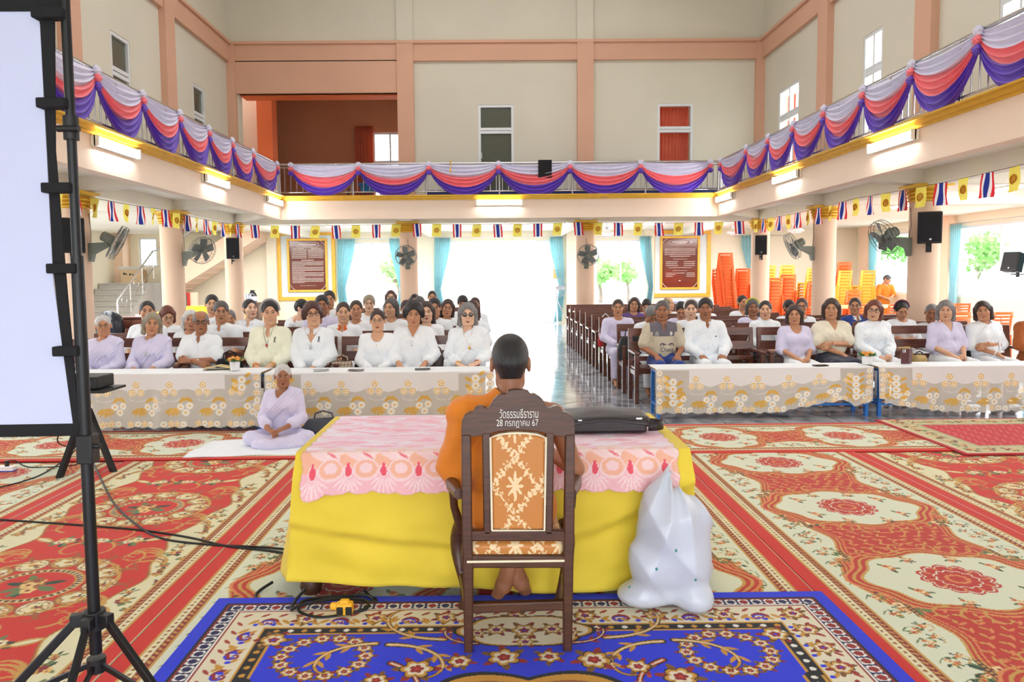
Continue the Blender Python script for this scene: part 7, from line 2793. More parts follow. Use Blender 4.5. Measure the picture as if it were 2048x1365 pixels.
# ------------------------------------------------------------------ tube lights
M_TUBE = emit('fluorescent_tube_glow', (.98, .98, 1.0), 34.0)
def tube_light(loc, rz, L, label, tilt=0.0, n=2, group='tube lights'):
 r = empty('tube_light', loc, rz)
 tag(r, label, 'light', group)
 h = MB().box((0, 0, 0), (L, .05, .11)).build('housing', M_WHITEPAINT, r)
 for k in range(n):
  MB().cyl((-L / 2 + .03, -.045, .03 - .06 * k if n > 1 else -.03), (L / 2 - .03, -.045, .03 - .06 * k if n > 1 else -.03), .014, seg=10).build('tube', M_TUBE, r)
 for s in (-1, 1):
  MB().box((s * (L / 2 - .015), -.035, 0), (.03, .05, .11)).build('end_cap', M_WHITEPAINT, r)
 return r
tube_light((.17, EYB - .03, 3.045), 0, .98, 'twin tube light on the middle of the back balcony edge')
for k, y in enumerate((15.05, 11.93, 8.8, 5.7)):
 tube_light((EXL + .03, y, 3.05), PI / 2, 1.0, 'twin tube light on the balcony edge above the stairs side, %s from the back corner' % nth(k))
 tube_light((EXR - .03, y, 3.05), -PI / 2, 1.0, 'twin tube light on the balcony edge above the chair-stack side, %s from the back corner' % nth(k))
for k, (x, y, rz) in enumerate(((-3.9, 20.5, 0), (.2, 20.5, 0), (4.1, 20.5, 0), (-8.6, 12.3, 0), (8.5, 15.4, PI / 2), (8.5, 12.2, PI / 2), (7.8, 9.0, PI / 2))):
 o = empty('tube_light', (x, y, 2.92), rz)
 tag(o, 'single tube light under the low ceiling %s' % ('of the rear aisle, %s from the stairs side' % nth(k) if k < 3 else 'of the stairs-side aisle' if k == 3 else 'of the chair-stack aisle, %s from the back' % nth(k - 4)), 'light', 'ceiling tube lights')
 MB().box((0, 0, 0), (1.2, .06, .03)).build('housing', M_WHITEPAINT, o)
 MB().cyl((-.57, 0, -.032), (.57, 0, -.032), .014, seg=10).build('tube', M_TUBE, o)
# ------------------------------------------------------------------ wall fans
M_FANG = mat('grey_green_fan_paint', (126, 130, 118), .45, var=.05)
M_BLADE = mat('grey_fan_blade', (112, 118, 116), .4, var=.04)
M_WIRE = mat('grey_fan_wire', (140, 144, 140), .35, .6)
def fan_head(par, R=.235, axis=None):
 """head facing -y at the origin of its parent"""
 hd = empty('fan_head')
 hd.parent = par
 return hd
def wall_fan(loc, rz, yaw, tilt, label, R=.235):
 r = empty('wall_fan', loc, rz)
 tag(r, label, 'fan', 'wall fans on the columns')
 MB().prism([(-.0, -.16), (.03, -.17), (.06, -.06), (.27, .05), (.27, .10), (0, .09)], .10, Matrix.Rotation(-PI / 2, 4, 'Z')).build('bracket', M_FANG, r)
 Q = Matrix.Translation((0, -.29, .14)) @ Matrix.Rotation(yaw, 4, 'Z') @ Matrix.Rotation(tilt, 4, 'X')
 def part(name, mb, m):
  o = mb.build(name, m, r)
  o.matrix_local = Q
  return o
 part('neck', MB().cyl((0, 0, -.08), (0, 0, 0), .022), M_FANG)
 part('motor', MB().tube([(0, .13, 0), (0, .11, 0), (0, -.03, 0), (0, -.05, 0)], [.04, .068, .072, .05], 18), M_FANG)
 g = MB()
 for y, rad in ((-.05, .10), (-.055, R * .98), (-.105, R), (-.15, R * .96), (-.165, R * .55), (-.17, .055)):
  pts = [(rad * math.cos(a), y, rad * math.sin(a)) for a in np.linspace(0, 2 * PI, 33)]
  g.tube(pts, .0045 if rad > R * .9 else .003, 5, 0, False)
 for k in range(24):
  a = 2 * PI * k / 24
  c, s = math.cos(a), math.sin(a)
  g.tube([(.05 * c, -.17, .05 * s), (R * .6 * c, -.165, R * .6 * s), (R * .97 * c, -.145, R * .97 * s), (R * c, -.105, R * s), (R * .97 * c, -.058, R * .97 * s), (.09 * c, -.05, .09 * s)], .0018, 4, 0, False)
 part('guard', g, M_WIRE)
 part('hub', MB().ell((0, -.105, 0), (.045, .03, .045)), M_BLADE)
 part('badge', MB().cyl((0, -.172, 0), (0, -.178, 0), .045, seg=20), M_FANG)
 for k in range(5):
  a = 2 * PI * k / 5 + .3
  B = np.zeros((6, 7, 3))
  for i, t in enumerate(np.linspace(.03, R * .88, 6)):
   wdt = .035 + .085 * math.sin(min(1, t / R * 1.25) * PI * .62)
   for j, q in enumerate(np.linspace(-.5, .5, 7)):
    x, z = t, q * wdt + .02 * t / R
    y = -.105 + .05 * q * (1 - .3 * t / R)
    B[i, j] = (x * math.cos(a) - z * math.sin(a), y, x * math.sin(a) + z * math.cos(a))
  o = part('blade', MB().grid(B), M_BLADE)
  o.modifiers.new('t', 'SOLIDIFY').thickness = .004
 MB().tube([(0, -.02, .1), (.03, -.01, .25), (0, -.005, .5)], .004, 5).build('cord', M_BLACKPL, r)
 return r
R_ = math.radians
wall_fan((-1.87, YB - .20, 1.86), 0, R_(2), R_(14), 'grey wall fan facing forward on the back column nearer the stairs')
wall_fan((2.11, YB - .20, 1.84), 0, R_(-4), R_(10), 'grey wall fan facing forward on the back column nearer the switch board')
wall_fan((XL + .20, 10.55, 1.95), PI / 2, R_(24), R_(28), 'grey wall fan seen edge-on at the column beside the projection screen', .25)
wall_fan((XL + .20, 13.73, 1.93), PI / 2, R_(-34), R_(20), 'grey wall fan turned half round on the second column by the stairs', .25)
wall_fan((XR - .20, 13.73, 1.93), -PI / 2, R_(-8), R_(24), 'grey wall fan tilted down on the middle column by the chair stacks', .25)
wall_fan((XR - .20, 10.55, 1.93), -PI / 2, R_(8), R_(24), 'grey wall fan turned to the aisle on the biggest column', .25)
# ceiling orbit fans, small and far
for x, y, lb in ((7.6, 18.8, 'small white orbit fan hanging before the far windows of the chair-stack aisle'), (6.3, 19.5, 'small white orbit fan hanging above the tall orange chair stack'), (3.0, 19.6, 'small white orbit fan hanging beside the switch board')):
 r = empty('ceiling_fan', (x, y, 2.94))
 tag(r, lb, 'fan', 'white orbit fans')
 MB().cyl((0, 0, -.16), (0, 0, 0), .012).build('stem', M_WHITEFRAME, r)
 MB().lathe([(.04, -.26), (.07, -.24), (.07, -.17), (.04, -.15)], seg=16).build('motor', M_WHITEFRAME, r)
 g = MB()
 for rad, z in ((.18, -.33), (.2, -.36), (.12, -.40), (.06, -.41)):
  g.tube([(rad * math.cos(a), rad * math.sin(a), z) for a in np.linspace(0, 2 * PI, 25)], .004, 4, 0, False)
 for k in range(12):
  a = 2 * PI * k / 12
  g.tube([(.06 * math.cos(a), .06 * math.sin(a), -.26), (.2 * math.cos(a), .2 * math.sin(a), -.35), (.04 * math.cos(a), .04 * math.sin(a), -.41)], .003, 4, 0, False)
 g.build('guard', M_WHITEFRAME, r)
 for k in range(3):
  a = 2 * PI * k / 3
  MB().box((.09 * math.cos(a), .09 * math.sin(a), -.35), (.14, .05, .006), Matrix.Rotation(a, 3, 'Z') @ Matrix.Rotation(.3, 3, 'X')).build('blade', M_WHITEFRAME, r)
# standing fan by the doorway
sf_ = empty('pedestal_fan', (2.02, 23.4, 0))
tag(sf_, 'tall silver pedestal fan standing beside the bright doorway curtain', 'fan')
MB().cyl((0, 0, .1), (0, 0, 1.1), .018).build('pole', M_STEEL, sf_)
for a in (.5, 2.6, 4.7):
 MB().bar((.02 * math.cos(a), .02 * math.sin(a), .75), (.42 * math.cos(a), .42 * math.sin(a), 0), .02, .02).build('leg', M_STEEL, sf_)
MB().cyl((0, .12, 1.13), (0, -.02, 1.13), .08).build('motor', M_STEEL, sf_)
g = MB()
for rad, y in ((.30, -.06), (.29, -.12), (.2, -.14), (.1, -.145), (.05, -.145), (.29, -.0)):
 g.tube([(rad * math.cos(a), y, 1.13 + rad * math.sin(a)) for a in np.linspace(0, 2 * PI, 33)], .005, 4, 0, False)
for k in range(30):
 a = 2 * PI * k / 30
 g.tube([(.05 * math.cos(a), -.145, 1.13 + .05 * math.sin(a)), (.29 * math.cos(a), -.12, 1.13 + .29 * math.sin(a)), (.29 * math.cos(a), .0, 1.13 + .29 * math.sin(a))], .0025, 4, 0, False)
g.build('guard', M_STEEL, sf_)
for k in range(3):
 a = 2 * PI * k / 3
 MB().box((.14 * math.cos(a), -.07, 1.13 + .14 * math.sin(a)), (.22, .01, .12), Matrix.Rotation(-a, 3, 'Y') @ Matrix.Rotation(.4, 3, 'X')).build('blade', M_STEEL, sf_)
# ------------------------------------------------------------------ loudspeakers on the columns
M_GRILLE = mat('black_speaker_grille', (16, 20, 26), .7, var=.3, scale=200)
def loudspeaker(loc, rz, s, label, tilt=0.12, back=False):
 r = empty('loudspeaker', loc, rz)
 tag(r, label, 'loudspeaker', 'black loudspeakers')
 T = Matrix.Translation((0, -.16, 0)) @ Matrix.Rotation(tilt, 4, 'X')
 def P_(nm, mb, m, bv=0):
  o = mb.build(nm, m, r)
  o.matrix_local = T
  if bv:
   bevel(o, bv)
  return o
 P_('cabinet', MB().prism([(-s[0] / 2, 0), (s[0] / 2, 0), (s[0] / 2, s[1]), (-s[0] / 2, s[1])], .2), M_BLACKPL, .012)
 P_('grille', MB().box((0, -.103, s[1] / 2 + .01), (s[0] - .03, .008, s[1] - .05)), M_GRILLE, .003)
 P_('badge', MB().box((.01, -.109, .06), (.028, .004, .02)), M_STEEL)
 MB().box((0, -.03, -.05), (.05, .2, .03)).box((0, .06, -.05), (.07, .02, .14)).build('bracket', M_BLACKPL, r)
 return r
loudspeaker((-5.74, YB - .24, 1.96), R_(19), (.27, .45), 'black loudspeaker on the corner column by the stairs')
loudspeaker((6.01, YB - .24, 1.95), R_(-20), (.25, .42), 'black loudspeaker on the corner column by the tall chair stack')
loudspeaker((6.0, 10.55 - .25, 1.93), R_(-29), (.29, .42), 'black loudspeaker on the biggest column before the windows')
loudspeaker((-5.70, 10.55 - .25, 1.90), R_(29), (.30, .46), 'black loudspeaker partly hidden by the projection screen pole')
s4 = loudspeaker((OXR - .02, 16.3, 1.50), R_(-90 + 168), (.36, .42), 'tilted black loudspeaker on the wall bracket before the far window', -.25)
s4.location = (11.35, 16.2, 1.52)
s4.rotation_euler = (0, 0, R_(-70))
MB().box((0, .16, -.06), (.05, .36, .03)).build('wall_arm', M_BLACKPL, s4)
# ------------------------------------------------------------------ notice boards
M_BOARD = mat('maroon_lacquer', (112, 52, 42), .12, var=.12, scale=2, coat=.6)
M_PALE = mat('pale_blue_panel', (226, 240, 246), .6, var=.02)
M_BOARDTXT = mat('pale_lettering', (232, 222, 214), .5)
M_FRAMEGOLD = mat('bright_gold_frame', (242, 186, 70), .35, .15, var=.08)
def board(x0, x1, z0, z1, ix0, ix1, iz0, iz1, rows, label):
 """wall panel: wide gold border, pale ground, framed maroon board with rows of fine lettering"""
 cx, cz = (x0 + x1) / 2, (z0 + z1) / 2
 r = empty('notice_board', (cx, OYB - .005, cz))
 tag(r, label, 'notice board', 'framed notice boards')
 def ring(nm, a, b, c, d, w, y, th, m):
  mb = MB()
  mb.box(((a + b) / 2, y, d - w / 2), (b - a, th, w)).box(((a + b) / 2, y, c + w / 2), (b - a, th, w))
  mb.box((a + w / 2, y, (c + d) / 2), (w, th, d - c - 2 * w)).box((b - w / 2, y, (c + d) / 2), (w, th, d - c - 2 * w))
  return bevel(mb.build(nm, m, r), .012)
 ring('outer_frame', x0 - cx, x1 - cx, z0 - cz, z1 - cz, .12, -.03, .06, M_FRAMEGOLD)
 MB().box((0, -.008, 0), (x1 - x0 - .2, .012, z1 - z0 - .2)).build('panel', M_PALE, r)
 ring('inner_frame', ix0 - cx, ix1 - cx, iz0 - cz, iz1 - cz, .07, -.05, .08, M_FRAMEGOLD)
 b = MB().box(((ix0 + ix1) / 2 - cx, -.03, (iz0 + iz1) / 2 - cz), (ix1 - ix0 - .1, .03, iz1 - iz0 - .1)).build('board', M_BOARD, r)
 W_, H_ = ix1 - ix0 - .2, iz1 - iz0 - .2
 ox, oz = (ix0 + ix1) / 2 - cx, (iz0 + iz1) / 2 - cz
 t = MB()
 rr = random.Random(int(x0 * 10))
 y = -.0465
 # title lozenge
 zt = oz + H_ / 2 - .10
 pts = [(ox + W_ * .34 * math.copysign(abs(math.cos(a)) ** .35, math.cos(a)), y, zt + .075 * math.copysign(abs(math.sin(a)) ** .6, math.sin(a))) for a in np.linspace(0, 2 * PI, 41)]
 t.tube(pts, .006, 5, 0, False)
 def line(zc, xa, xb, h, dense=.8):
  x = xa
  while x < xb:
   w = rr.uniform(.012, .045)
   t.box((ox + x + w / 2, y, oz + zc), (w * dense, .002, h * rr.uniform(.8, 1.1)))
   x += w
 line(H_ / 2 - .085, -W_ * .24, W_ * .24, .030)
 line(H_ / 2 - .13, -W_ * .15, W_ * .15, .018)
 for zc, xa, xb, h in rows:
  line(H_ * (.5 - zc), W_ * xa, W_ * xb, h)
 # corner ornaments
 for sx in (-1, 1):
  for sz in (-1, 1):
   t.tube([(ox + sx * (W_ / 2 + .03), y, oz + sz * (H_ / 2 - .13)), (ox + sx * (W_ / 2 - .03), y, oz + sz * (H_ / 2 - .04)), (ox + sx * (W_ / 2 - .12), y, oz + sz * (H_ / 2 + .03))], .008, 5)
 t.build('lettering', M_BOARDTXT, b)
 return r
def wall_px(px, py):
 q = at(px, py, OYB - .02)
 return float(q[0]), float(q[2])
a, b = wall_px(553, 464), wall_px(673, 601)
c, d = wall_px(574, 478), wall_px(657, 584)
rowsL = [(.145, -.42, -.12, .02), (.145, .12, .40, .02)]
rowsL += [(.17 + .022 * k, -.46, -.03, .012) for k in range(9)] + [(.17 + .024 * k, .02, .46, .012) for k in range(8)]
rowsL += [(.39, -.18, .18, .02)] + [(.42 + .0235 * k, -.46, .46 if k % 5 != 4 else -.1, .013) for k in range(20)] + [(.93, -.24, .24, .008)]
board(a[0], b[0], b[1], a[1], c[0], d[0], d[1], c[1], rowsL, 'gold-framed maroon notice board densely lettered, between stairs and curtain')
a, b = wall_px(1302, 461), wall_px(1420, 594)
c, d = wall_px(1320, 473), wall_px(1398, 579)
rowsR = [(.21 + .037 * k, -.46 if k < 4 else -.3, .46 if k < 4 else .3, .017) for k in range(5)] + [(.42, -.2, .2, .01)]
rowsR += [(.475 + .04 * k, -.42, -.08, .016) for k in range(3)] + [(.475 + .04 * k, .12, .44, .016) for k in range(3)] + [(.60, -.34, .34, .014), (.665, -.22, .22, .008)]
rowsR += [(.715, -.42, .14, .014), (.75, -.42, -.16, .014), (.785, -.42, -.22, .014)] + [(.715 + .035 * k, .2, .43, .014) for k in range(3)] + [(.88, -.03, .03, .03)]
board(a[0], b[0], b[1], a[1], c[0], d[0], d[1], c[1], rowsR, 'gold-framed maroon notice board with sparse centred lettering, beside the tall chair stack')
sb2 = empty('switch_board', (float(at(1117, 548, 23.95)[0]), 23.95, float(at(1117, 548, 23.95)[2])))
tag(sb2, 'yellow wooden switch board on the pilaster above the pedestal fan', 'switch board')
bevel(MB().box((0, 0, 0), (.34, .04, .32)).build('panel', mat('yellow_plywood', (232, 190, 110), .5, var=.1), sb2), .01)
for q in (-.09, 0, .09):
 MB().box((q, -.026, .05), (.06, .014, .07)).build('switch', M_CERAM, sb2)
 MB().box((q, -.035, .055), (.016, .01, .024)).build('toggle', M_BLACKPL, sb2)
MB().cyl((.0, .0, .16), (.0, .0, 1.4), .012).build('conduit', M_WHITEFRAME, sb2)
# ------------------------------------------------------------------ bunting
M_FR, M_FW, M_FB, M_FY, M_FO = (thin_mat('flag_' + k, c, .4) for k, c in (('red', (226, 52, 62)), ('white', (246, 244, 246)), ('blue', (44, 58, 150)), ('yellow', (255, 238, 112)), ('orange', (240, 170, 50))))
def thai_flag(seed):
 W_, H_ = .20, .285
 mb = MB()
 r = random.Random(seed)
 tw, sk = r.uniform(-.35, .35), r.uniform(-.03, .03)
 cuts = [0, 1 / 6, 2 / 6, 4 / 6, 5 / 6, 1]
 for k in range(5):
  A = np.zeros((8, 4, 3))
  for i, t in enumerate(np.linspace(0, 1, 8)):
   for j, q in enumerate(np.linspace(cuts[k], cuts[k + 1], 4)):
    x = (q - .5) * W_
    A[i, j] = (x * math.cos(tw * t) + sk * t, .018 * math.sin(6 * q + 4 * t + seed) * t + x * math.sin(tw * t), -H_ * t)
  mb.grid(A, (0, 1, 2, 1, 0)[k], True)
 return mb.mesh('thai_flag', [M_FR, M_FW, M_FB], angle=0)
def yellow_flag(seed):
 W_, H_ = .20, .27
 mb = MB()
 r = random.Random(seed + 50)
 tw, sk = r.uniform(-.5, .5), r.uniform(-.03, .03)
 def at_q(q, t, off=0.0):
  x = (q - .5) * W_
  return (x * math.cos(tw * t) + sk * t, .02 * math.sin(5 * q + 4 * t + seed) * t + x * math.sin(tw * t) - off, -H_ * t)
 A = np.array([[at_q(q, t) for q in np.linspace(0, 1, 8)] for t in np.linspace(0, 1, 9)])
 mb.grid(A, 0, True)
 # the wheel in the middle
 for off in (-.004, .004):
  for rad in (.052, .036):
   mb.tube([at_q(.5 + rad / W_ * math.cos(a), .5 + rad / H_ * math.sin(a), off) for a in np.linspace(0, 2 * PI, 17)], .005, 4, 1, False)
  for k in range(4):
   a = PI * k / 4
   mb.tube([at_q(.5 + .05 / W_ * math.cos(a) * s, .5 + .05 / H_ * math.sin(a) * s, off) for s in (-1, 1)], .003, 4, 1, False)
 return mb.mesh('yellow_flag', [M_FY, M_FO], angle=0)
TF = [thai_flag(k) for k in range(4)]
YF = [yellow_flag(k) for k in range(4)]
M_STRING = mat('bunting_string', (120, 110, 90), .8)
def bunting(a, b, n, label, side, group, flip=0):
 a, b = Vector(a), Vector(b)
 L = (b - a).length
 d = (b - a) / L
 rz = math.atan2(d.y, d.x)
 sag = lambda t: -.035 * abs(math.sin(t * PI * max(1, round(L / 3.9))))
 pts = [a + (b - a) * t + Vector((0, 0, sag(t))) for t in np.linspace(0, 1, 60)]
 s = MB().tube(pts, .004, 5).build('bunting_string', M_STRING)
 tag(s, label, 'string', 'bunting strings')
 for k in range(n):
  t = (k + .5) / n
  p = a + (b - a) * t + Vector((0, 0, sag(t) - .002))
  thai = (k + flip) % 2 == 0
  me = (TF if thai else YF)[(k * 7 + n) % 4]
  o = link('flag', me, None, p, (0, 0, rz + random.uniform(-.25, .25)))
  tag(o, '%s, %s on %s' % ('red-white-blue striped flag' if thai else 'yellow flag with orange wheel', nth(k), side), 'flag', group)
bunting((-5.45, 16.72, 2.70), (5.72, 16.72, 2.70), 25, 'string of small flags along the back columns', 'the back bunting from the stairs', 'flags on the back bunting')
bunting((-5.52, 9.0, 2.70), (-5.52, 16.7, 2.70), 17, 'string of small flags along the stairs-side columns', 'the stairs-side bunting from the screen', 'flags on the stairs-side bunting')
bunting((5.78, 7.2, 2.72), (5.78, 16.7, 2.70), 21, 'string of small flags along the chair-stack-side columns', 'the chair-stack-side bunting from the stage', 'flags on the chair-stack-side bunting', 1)
# ------------------------------------------------------------------ orange plastic chairs
M_OC = mat('orange_plastic', (246, 112, 48), .42, var=.06, scale=4, sub=.0)
M_OY = mat('yellow_orange_plastic', (250, 176, 60), .42, var=.06, scale=4)
def plastic_chair_parts():
 """armless moulded chair facing -y"""
 seat = MB()
 A = np.zeros((9, 9, 3))
 for i, v in enumerate(np.linspace(-.20, .20, 9)):
  for j, u in enumerate(np.linspace(-.21, .21, 9)):
   A[i, j] = (u, v, .435 - .02 * (1 - (u / .21) ** 2) * (1 - (v / .2) ** 2) - .03 * max(0, (-v - .15) / .05) ** 2)
 seat.grid(A)
 for sx in (-1, 1):
  seat.box((sx * .215, 0, .415), (.015, .40, .045))
 seat.box((0, -.20, .40), (.42, .014, .05))
 back = MB()
 # frame and slats with gaps
 def bk(u, t, d=0.0):
  return (u * (1 - .10 * t), .205 + .085 * t + .03 * (u / .2) ** 2 * -1 + d, .44 + .40 * t)
 for u0, u1, t0, t1 in ((-.205, -.145, 0, 1), (.145, .205, 0, 1), (-.145, .145, .88, 1.0), (-.145, .145, .0, .10)):
  B = np.array([[bk(u, t) for u in np.linspace(u0, u1, 5)] for t in np.linspace(t0, t1, 6)])
  back.grid(B)
 for k in range(5):
  t0 = .17 + .145 * k
  back.grid(np.array([[bk(u, t) for u in np.linspace(-.145, .145, 6)] for t in (t0, t0 + .045, t0 + .085)]))
 legs = []
 for sx in (-1, 1):
  for sy in (-1, 1):
   m = MB()
   m.prism([(-.028, 0), (.028, 0), (.038, .43), (-.038, .43)], .012, Matrix.Translation((sx * .215, sy * .185, 0)) @ Matrix.Rotation(sx * -.06, 4, 'Y'))
   m.prism([(-.028, 0), (.028, 0), (.036, .43), (-.036, .43)], .012, Matrix.Translation((sx * .205, sy * .205, 0)) @ Matrix.Rotation(sx * -.06, 4, 'Y') @ Matrix.Rotation(PI / 2, 4, 'Z'))
   legs.append(m)
 return seat, back, legs
def chair_single(name, m):
 mb = MB()
 s, b, ls = plastic_chair_parts()
 for q in [s, b] + ls:
  mb.add(q.v, q.f)
 return mb.mesh(name, m, angle=30)
CH_O, CH_Y = chair_single('plastic_chair', M_OC), chair_single('plastic_chair', M_OY)
_solid = {}
def put_chair(me, loc, rz, label, group, lean=0.0):
 o = link('plastic_chair', me, None, loc, (lean, 0, rz))
 s = o.modifiers.new('t', 'SOLIDIFY')
 s.thickness = .006
 tag(o, label, 'chair', group)
 return o
PITCH_ = .082
stacks = (
 (6.30, 20.0, PI * .98, 16, CH_O, 'the tall leaning stack beside the sparse board', .0),
 (6.74, 20.2, PI * .92, 11, CH_O, 'the orange stack next to the tallest stack', 0),
 (6.90, 18.6, PI * 1.02, 8, CH_O, 'the orange stack just past the corner column', 0),
 (7.34, 18.8, PI * .97, 9, CH_O, 'the second orange stack past the corner column', 0),
 (7.80, 18.5, PI * 1.04, 7, CH_O, 'the third orange stack past the corner column', 0),
 (7.55, 20.8, PI, 12, CH_Y, 'the first yellow stack behind the corner column', 0),
 (8.15, 20.9, PI * .95, 12, CH_Y, 'the second yellow stack behind the corner column', 0),
 (8.75, 20.8, PI * 1.03, 11, CH_Y, 'the third yellow stack behind the corner column', 0),
 (9.45, 21.3, PI * .9, 13, CH_O, 'the tall orange stack by the far window corner', 0),
 (9.95, 21.4, PI * .96, 13, CH_O, 'the second tall stack by the far corner', 0),
 (9.35, 20.2, PI * 1.02, 10, CH_Y, 'the yellow stack before the far window corner', 0),
 (9.95, 20.1, PI * .98, 10, CH_Y, 'the second yellow stack before the far window corner', 0),
 (9.05, 19.0, PI, 4, CH_O, 'the short orange stack before the far windows', 0),
)
for x, y, rz, n, me, lb, ln in stacks:
 for k in range(n):
  top = 'topmost' if k == n - 1 else 'lowest' if k == 0 else nth(k) + ' from below'
  d = .010 * k
  put_chair(me, (x + d * math.sin(rz) * -1 - (.012 * k if n == 16 else 0), y + d * math.cos(rz), k * PITCH_ + .003), rz + .01 * math.sin(k * 3), '%s plastic chair, %s in %s' % ('yellow' if me is CH_Y else 'orange', top, lb), 'stacked plastic chairs')
# loose chairs with their parts, around folding tables
s_, b_, l_ = plastic_chair_parts()
MS, MBK, ML = s_.mesh('seat', M_OC, angle=30), b_.mesh('backrest', M_OC, angle=30), [q.mesh('leg', M_OC) for q in l_]
def loose_chair(loc, rz, label):
 r = empty('plastic_chair', loc, rz)
 tag(r, label, 'chair', 'loose orange chairs')
 for nm, me in [('seat', MS), ('backrest', MBK)] + [('leg', q) for q in ML]:
  link(nm, me, r).modifiers.new('t', 'SOLIDIFY').thickness = .006
 return r
for x, y, rz, lb in ((8.0, 13.0, PI, 'orange plastic chair showing its back behind the grey-curled woman'), (8.75, 13.05, PI * 1.02, 'orange plastic chair showing its back behind the white polo shawl'), (9.5, 12.6, PI * .7, 'orange plastic chair turned sideways near the picture edge'),
      (7.3, 13.3, PI * .95, 'orange plastic chair behind the leaning elder with cap band'), (8.3, 14.6, 0, 'orange plastic chair across the folding table, first from the big column'), (9.1, 14.6, .1, 'orange plastic chair across the folding table, second from the big column'),
      (8.0, 16.6, PI, 'orange plastic chair at the farther folding table, first from the columns'), (8.8, 16.6, PI * 1.05, 'orange plastic chair at the farther folding table, second from the columns'), (9.6, 16.7, PI * .9, 'orange plastic chair at the farther folding table, third from the columns'),
      (7.2, 16.4, PI, 'orange plastic chair between the two big columns'), (7.0, 11.5, PI * 1.05, 'orange plastic chair at the outer end of the front pews'), (10.3, 16.6, PI, 'orange plastic chair under the tilted loudspeaker')):
 loose_chair((x, y, 0), rz, lb)
def folding_table(loc, L, label):
 r = empty('folding_table', loc)
 tag(r, label, 'table', 'folding tables')
 bevel(MB().box((0, 0, .715), (L, .6, .03)).build('table_top', mat('pale_orange_laminate', (248, 170, 110), .4, var=.05), r), .006)
 for sx in (-1, 1):
  for sy in (-1, 1):
   MB().cyl((sx * (L / 2 - .12), sy * .24, 0), (sx * (L / 2 - .18), sy * .2, .70), .013).build('leg', M_STEEL, r)
  MB().cyl((sx * (L / 2 - .15), -.22, .3), (sx * (L / 2 - .15), .22, .3), .01).build('brace', M_STEEL, r)
folding_table((8.6, 13.85, 0), 1.8, 'folding table among orange chairs behind the front pews')
folding_table((8.7, 17.4, 0), 2.4, 'farther folding table before the windows with orange chairs')
folding_table((9.2, 18.3, 0), 1.8, 'folding table the bending monk works at')
# ------------------------------------------------------------------ stairs corner odds and ends
M_CARD = mat('brown_cardboard', (206, 176, 138), .85, var=.06, scale=4)
cb = empty('cardboard_box', (-10.95, 23.1, 1.4))
tag(cb, 'open cardboard box with writing on the stair landing', 'box')
MB().box((0, 0, .2), (.62, .42, .4)).build('carton', M_CARD, cb)
MB().box((0, -.25, .43), (.66, .25, .006), Matrix.Rotation(-.5, 3, 'X')).build('flap', mat('white_card', (240, 238, 232), .8), cb)
mk_ = MB()
for k, (x, w) in enumerate(((-.2, .06), (-.14, .03), (-.02, .05), (.06, .03))):
 mk_.box((x, -.212, .28 - .01 * k), (w, .002, .06), Matrix.Rotation(.4 * (-1) ** k, 3, 'Y'))
mk_.build('lettering', M_BLACKPL, cb)
cbn = empty('low_cabinet', (-7.05, 14.9, 0))
tag(cbn, 'dark red-brown cabinet with papers on top before the stairs column', 'cabinet')
bevel(MB().box((0, 0, .38), (1.05, .42, .76)).build('body', M_PEW, cbn), .006)
bevel(MB().box((0, 0, .775), (1.12, .46, .03)).build('top', M_PEW, cbn), .005)
for s in (-1, 1):
 d_ = bevel(MB().box((s * .26, -.215, .38), (.49, .02, .68)).build('door', M_PEW, cbn), .004)
 MB().cyl((s * .05, -.235, .40), (s * .05, -.225, .40), .014).build('knob', M_STEEL, d_)
o = MB().box((-6.85, 14.85, .815), (.30, .24, .05)).build('paper_pile', M_CERAM)
tag(o, 'low pile of white papers on the dark cabinet', 'paper')
o = MB().ell((-6.55, 14.9, .84), (.12, .1, .05)).build('yellow_cloth_bundle', M_YEL)
tag(o, 'folded yellow cloth on the dark cabinet beside the papers', 'cloth')
for nm, c_, R, m, lb in (('rubbish_bag', (-7.35, 14.35, .48), (.30, .26, .47), M_BLUEBLK, 'big glossy black rubbish bag before the dark cabinet'), ('plastic_sack', (-7.15, 13.95, .26), (.24, .2, .25), mat('blue_plastic_bag', (120, 160, 210), .3, var=.2, scale=9), 'pale blue plastic bag before the glossy rubbish bag')):
 F = Field([c_[i] - R[i] - .1 for i in range(3)], [c_[i] + R[i] + .1 for i in range(3)], .018)
 F.ell(c_, R, .05).ell((c_[0] + .1, c_[1], c_[2] + R[2] * .5), (R[0] * .7, R[1] * .7, R[2] * .45), .1).ell((c_[0] - .1, c_[1], c_[2] - R[2] * .4), (R[0] * .8, R[1] * .8, R[2] * .5), .1)
 F.offset(lambda X, Y, Z: .018 * np.abs(noise3(X, Y, Z, 15, 2)) + .010 * np.abs(np.sin(22 * X + 9 * Z)))
 V, F_ = F.surface()
 V[:, 2] -= V[:, 2].min()
 tag(link(nm, np_mesh(nm, V, F_, m)), lb, 'bag')
fe = empty('fire_hose_box', (-9.35, 22.66, .85))
tag(fe, 'red-framed fire hose box on the wall under the stairs', 'box')
bevel(MB().box((0, 0, 0), (.5, .08, .5)).build('frame', mat('red_enamel', (196, 40, 34), .4), fe), .01)
MB().box((0, -.045, 0), (.36, .01, .36)).build('pane', M_DARKGLASS, fe)
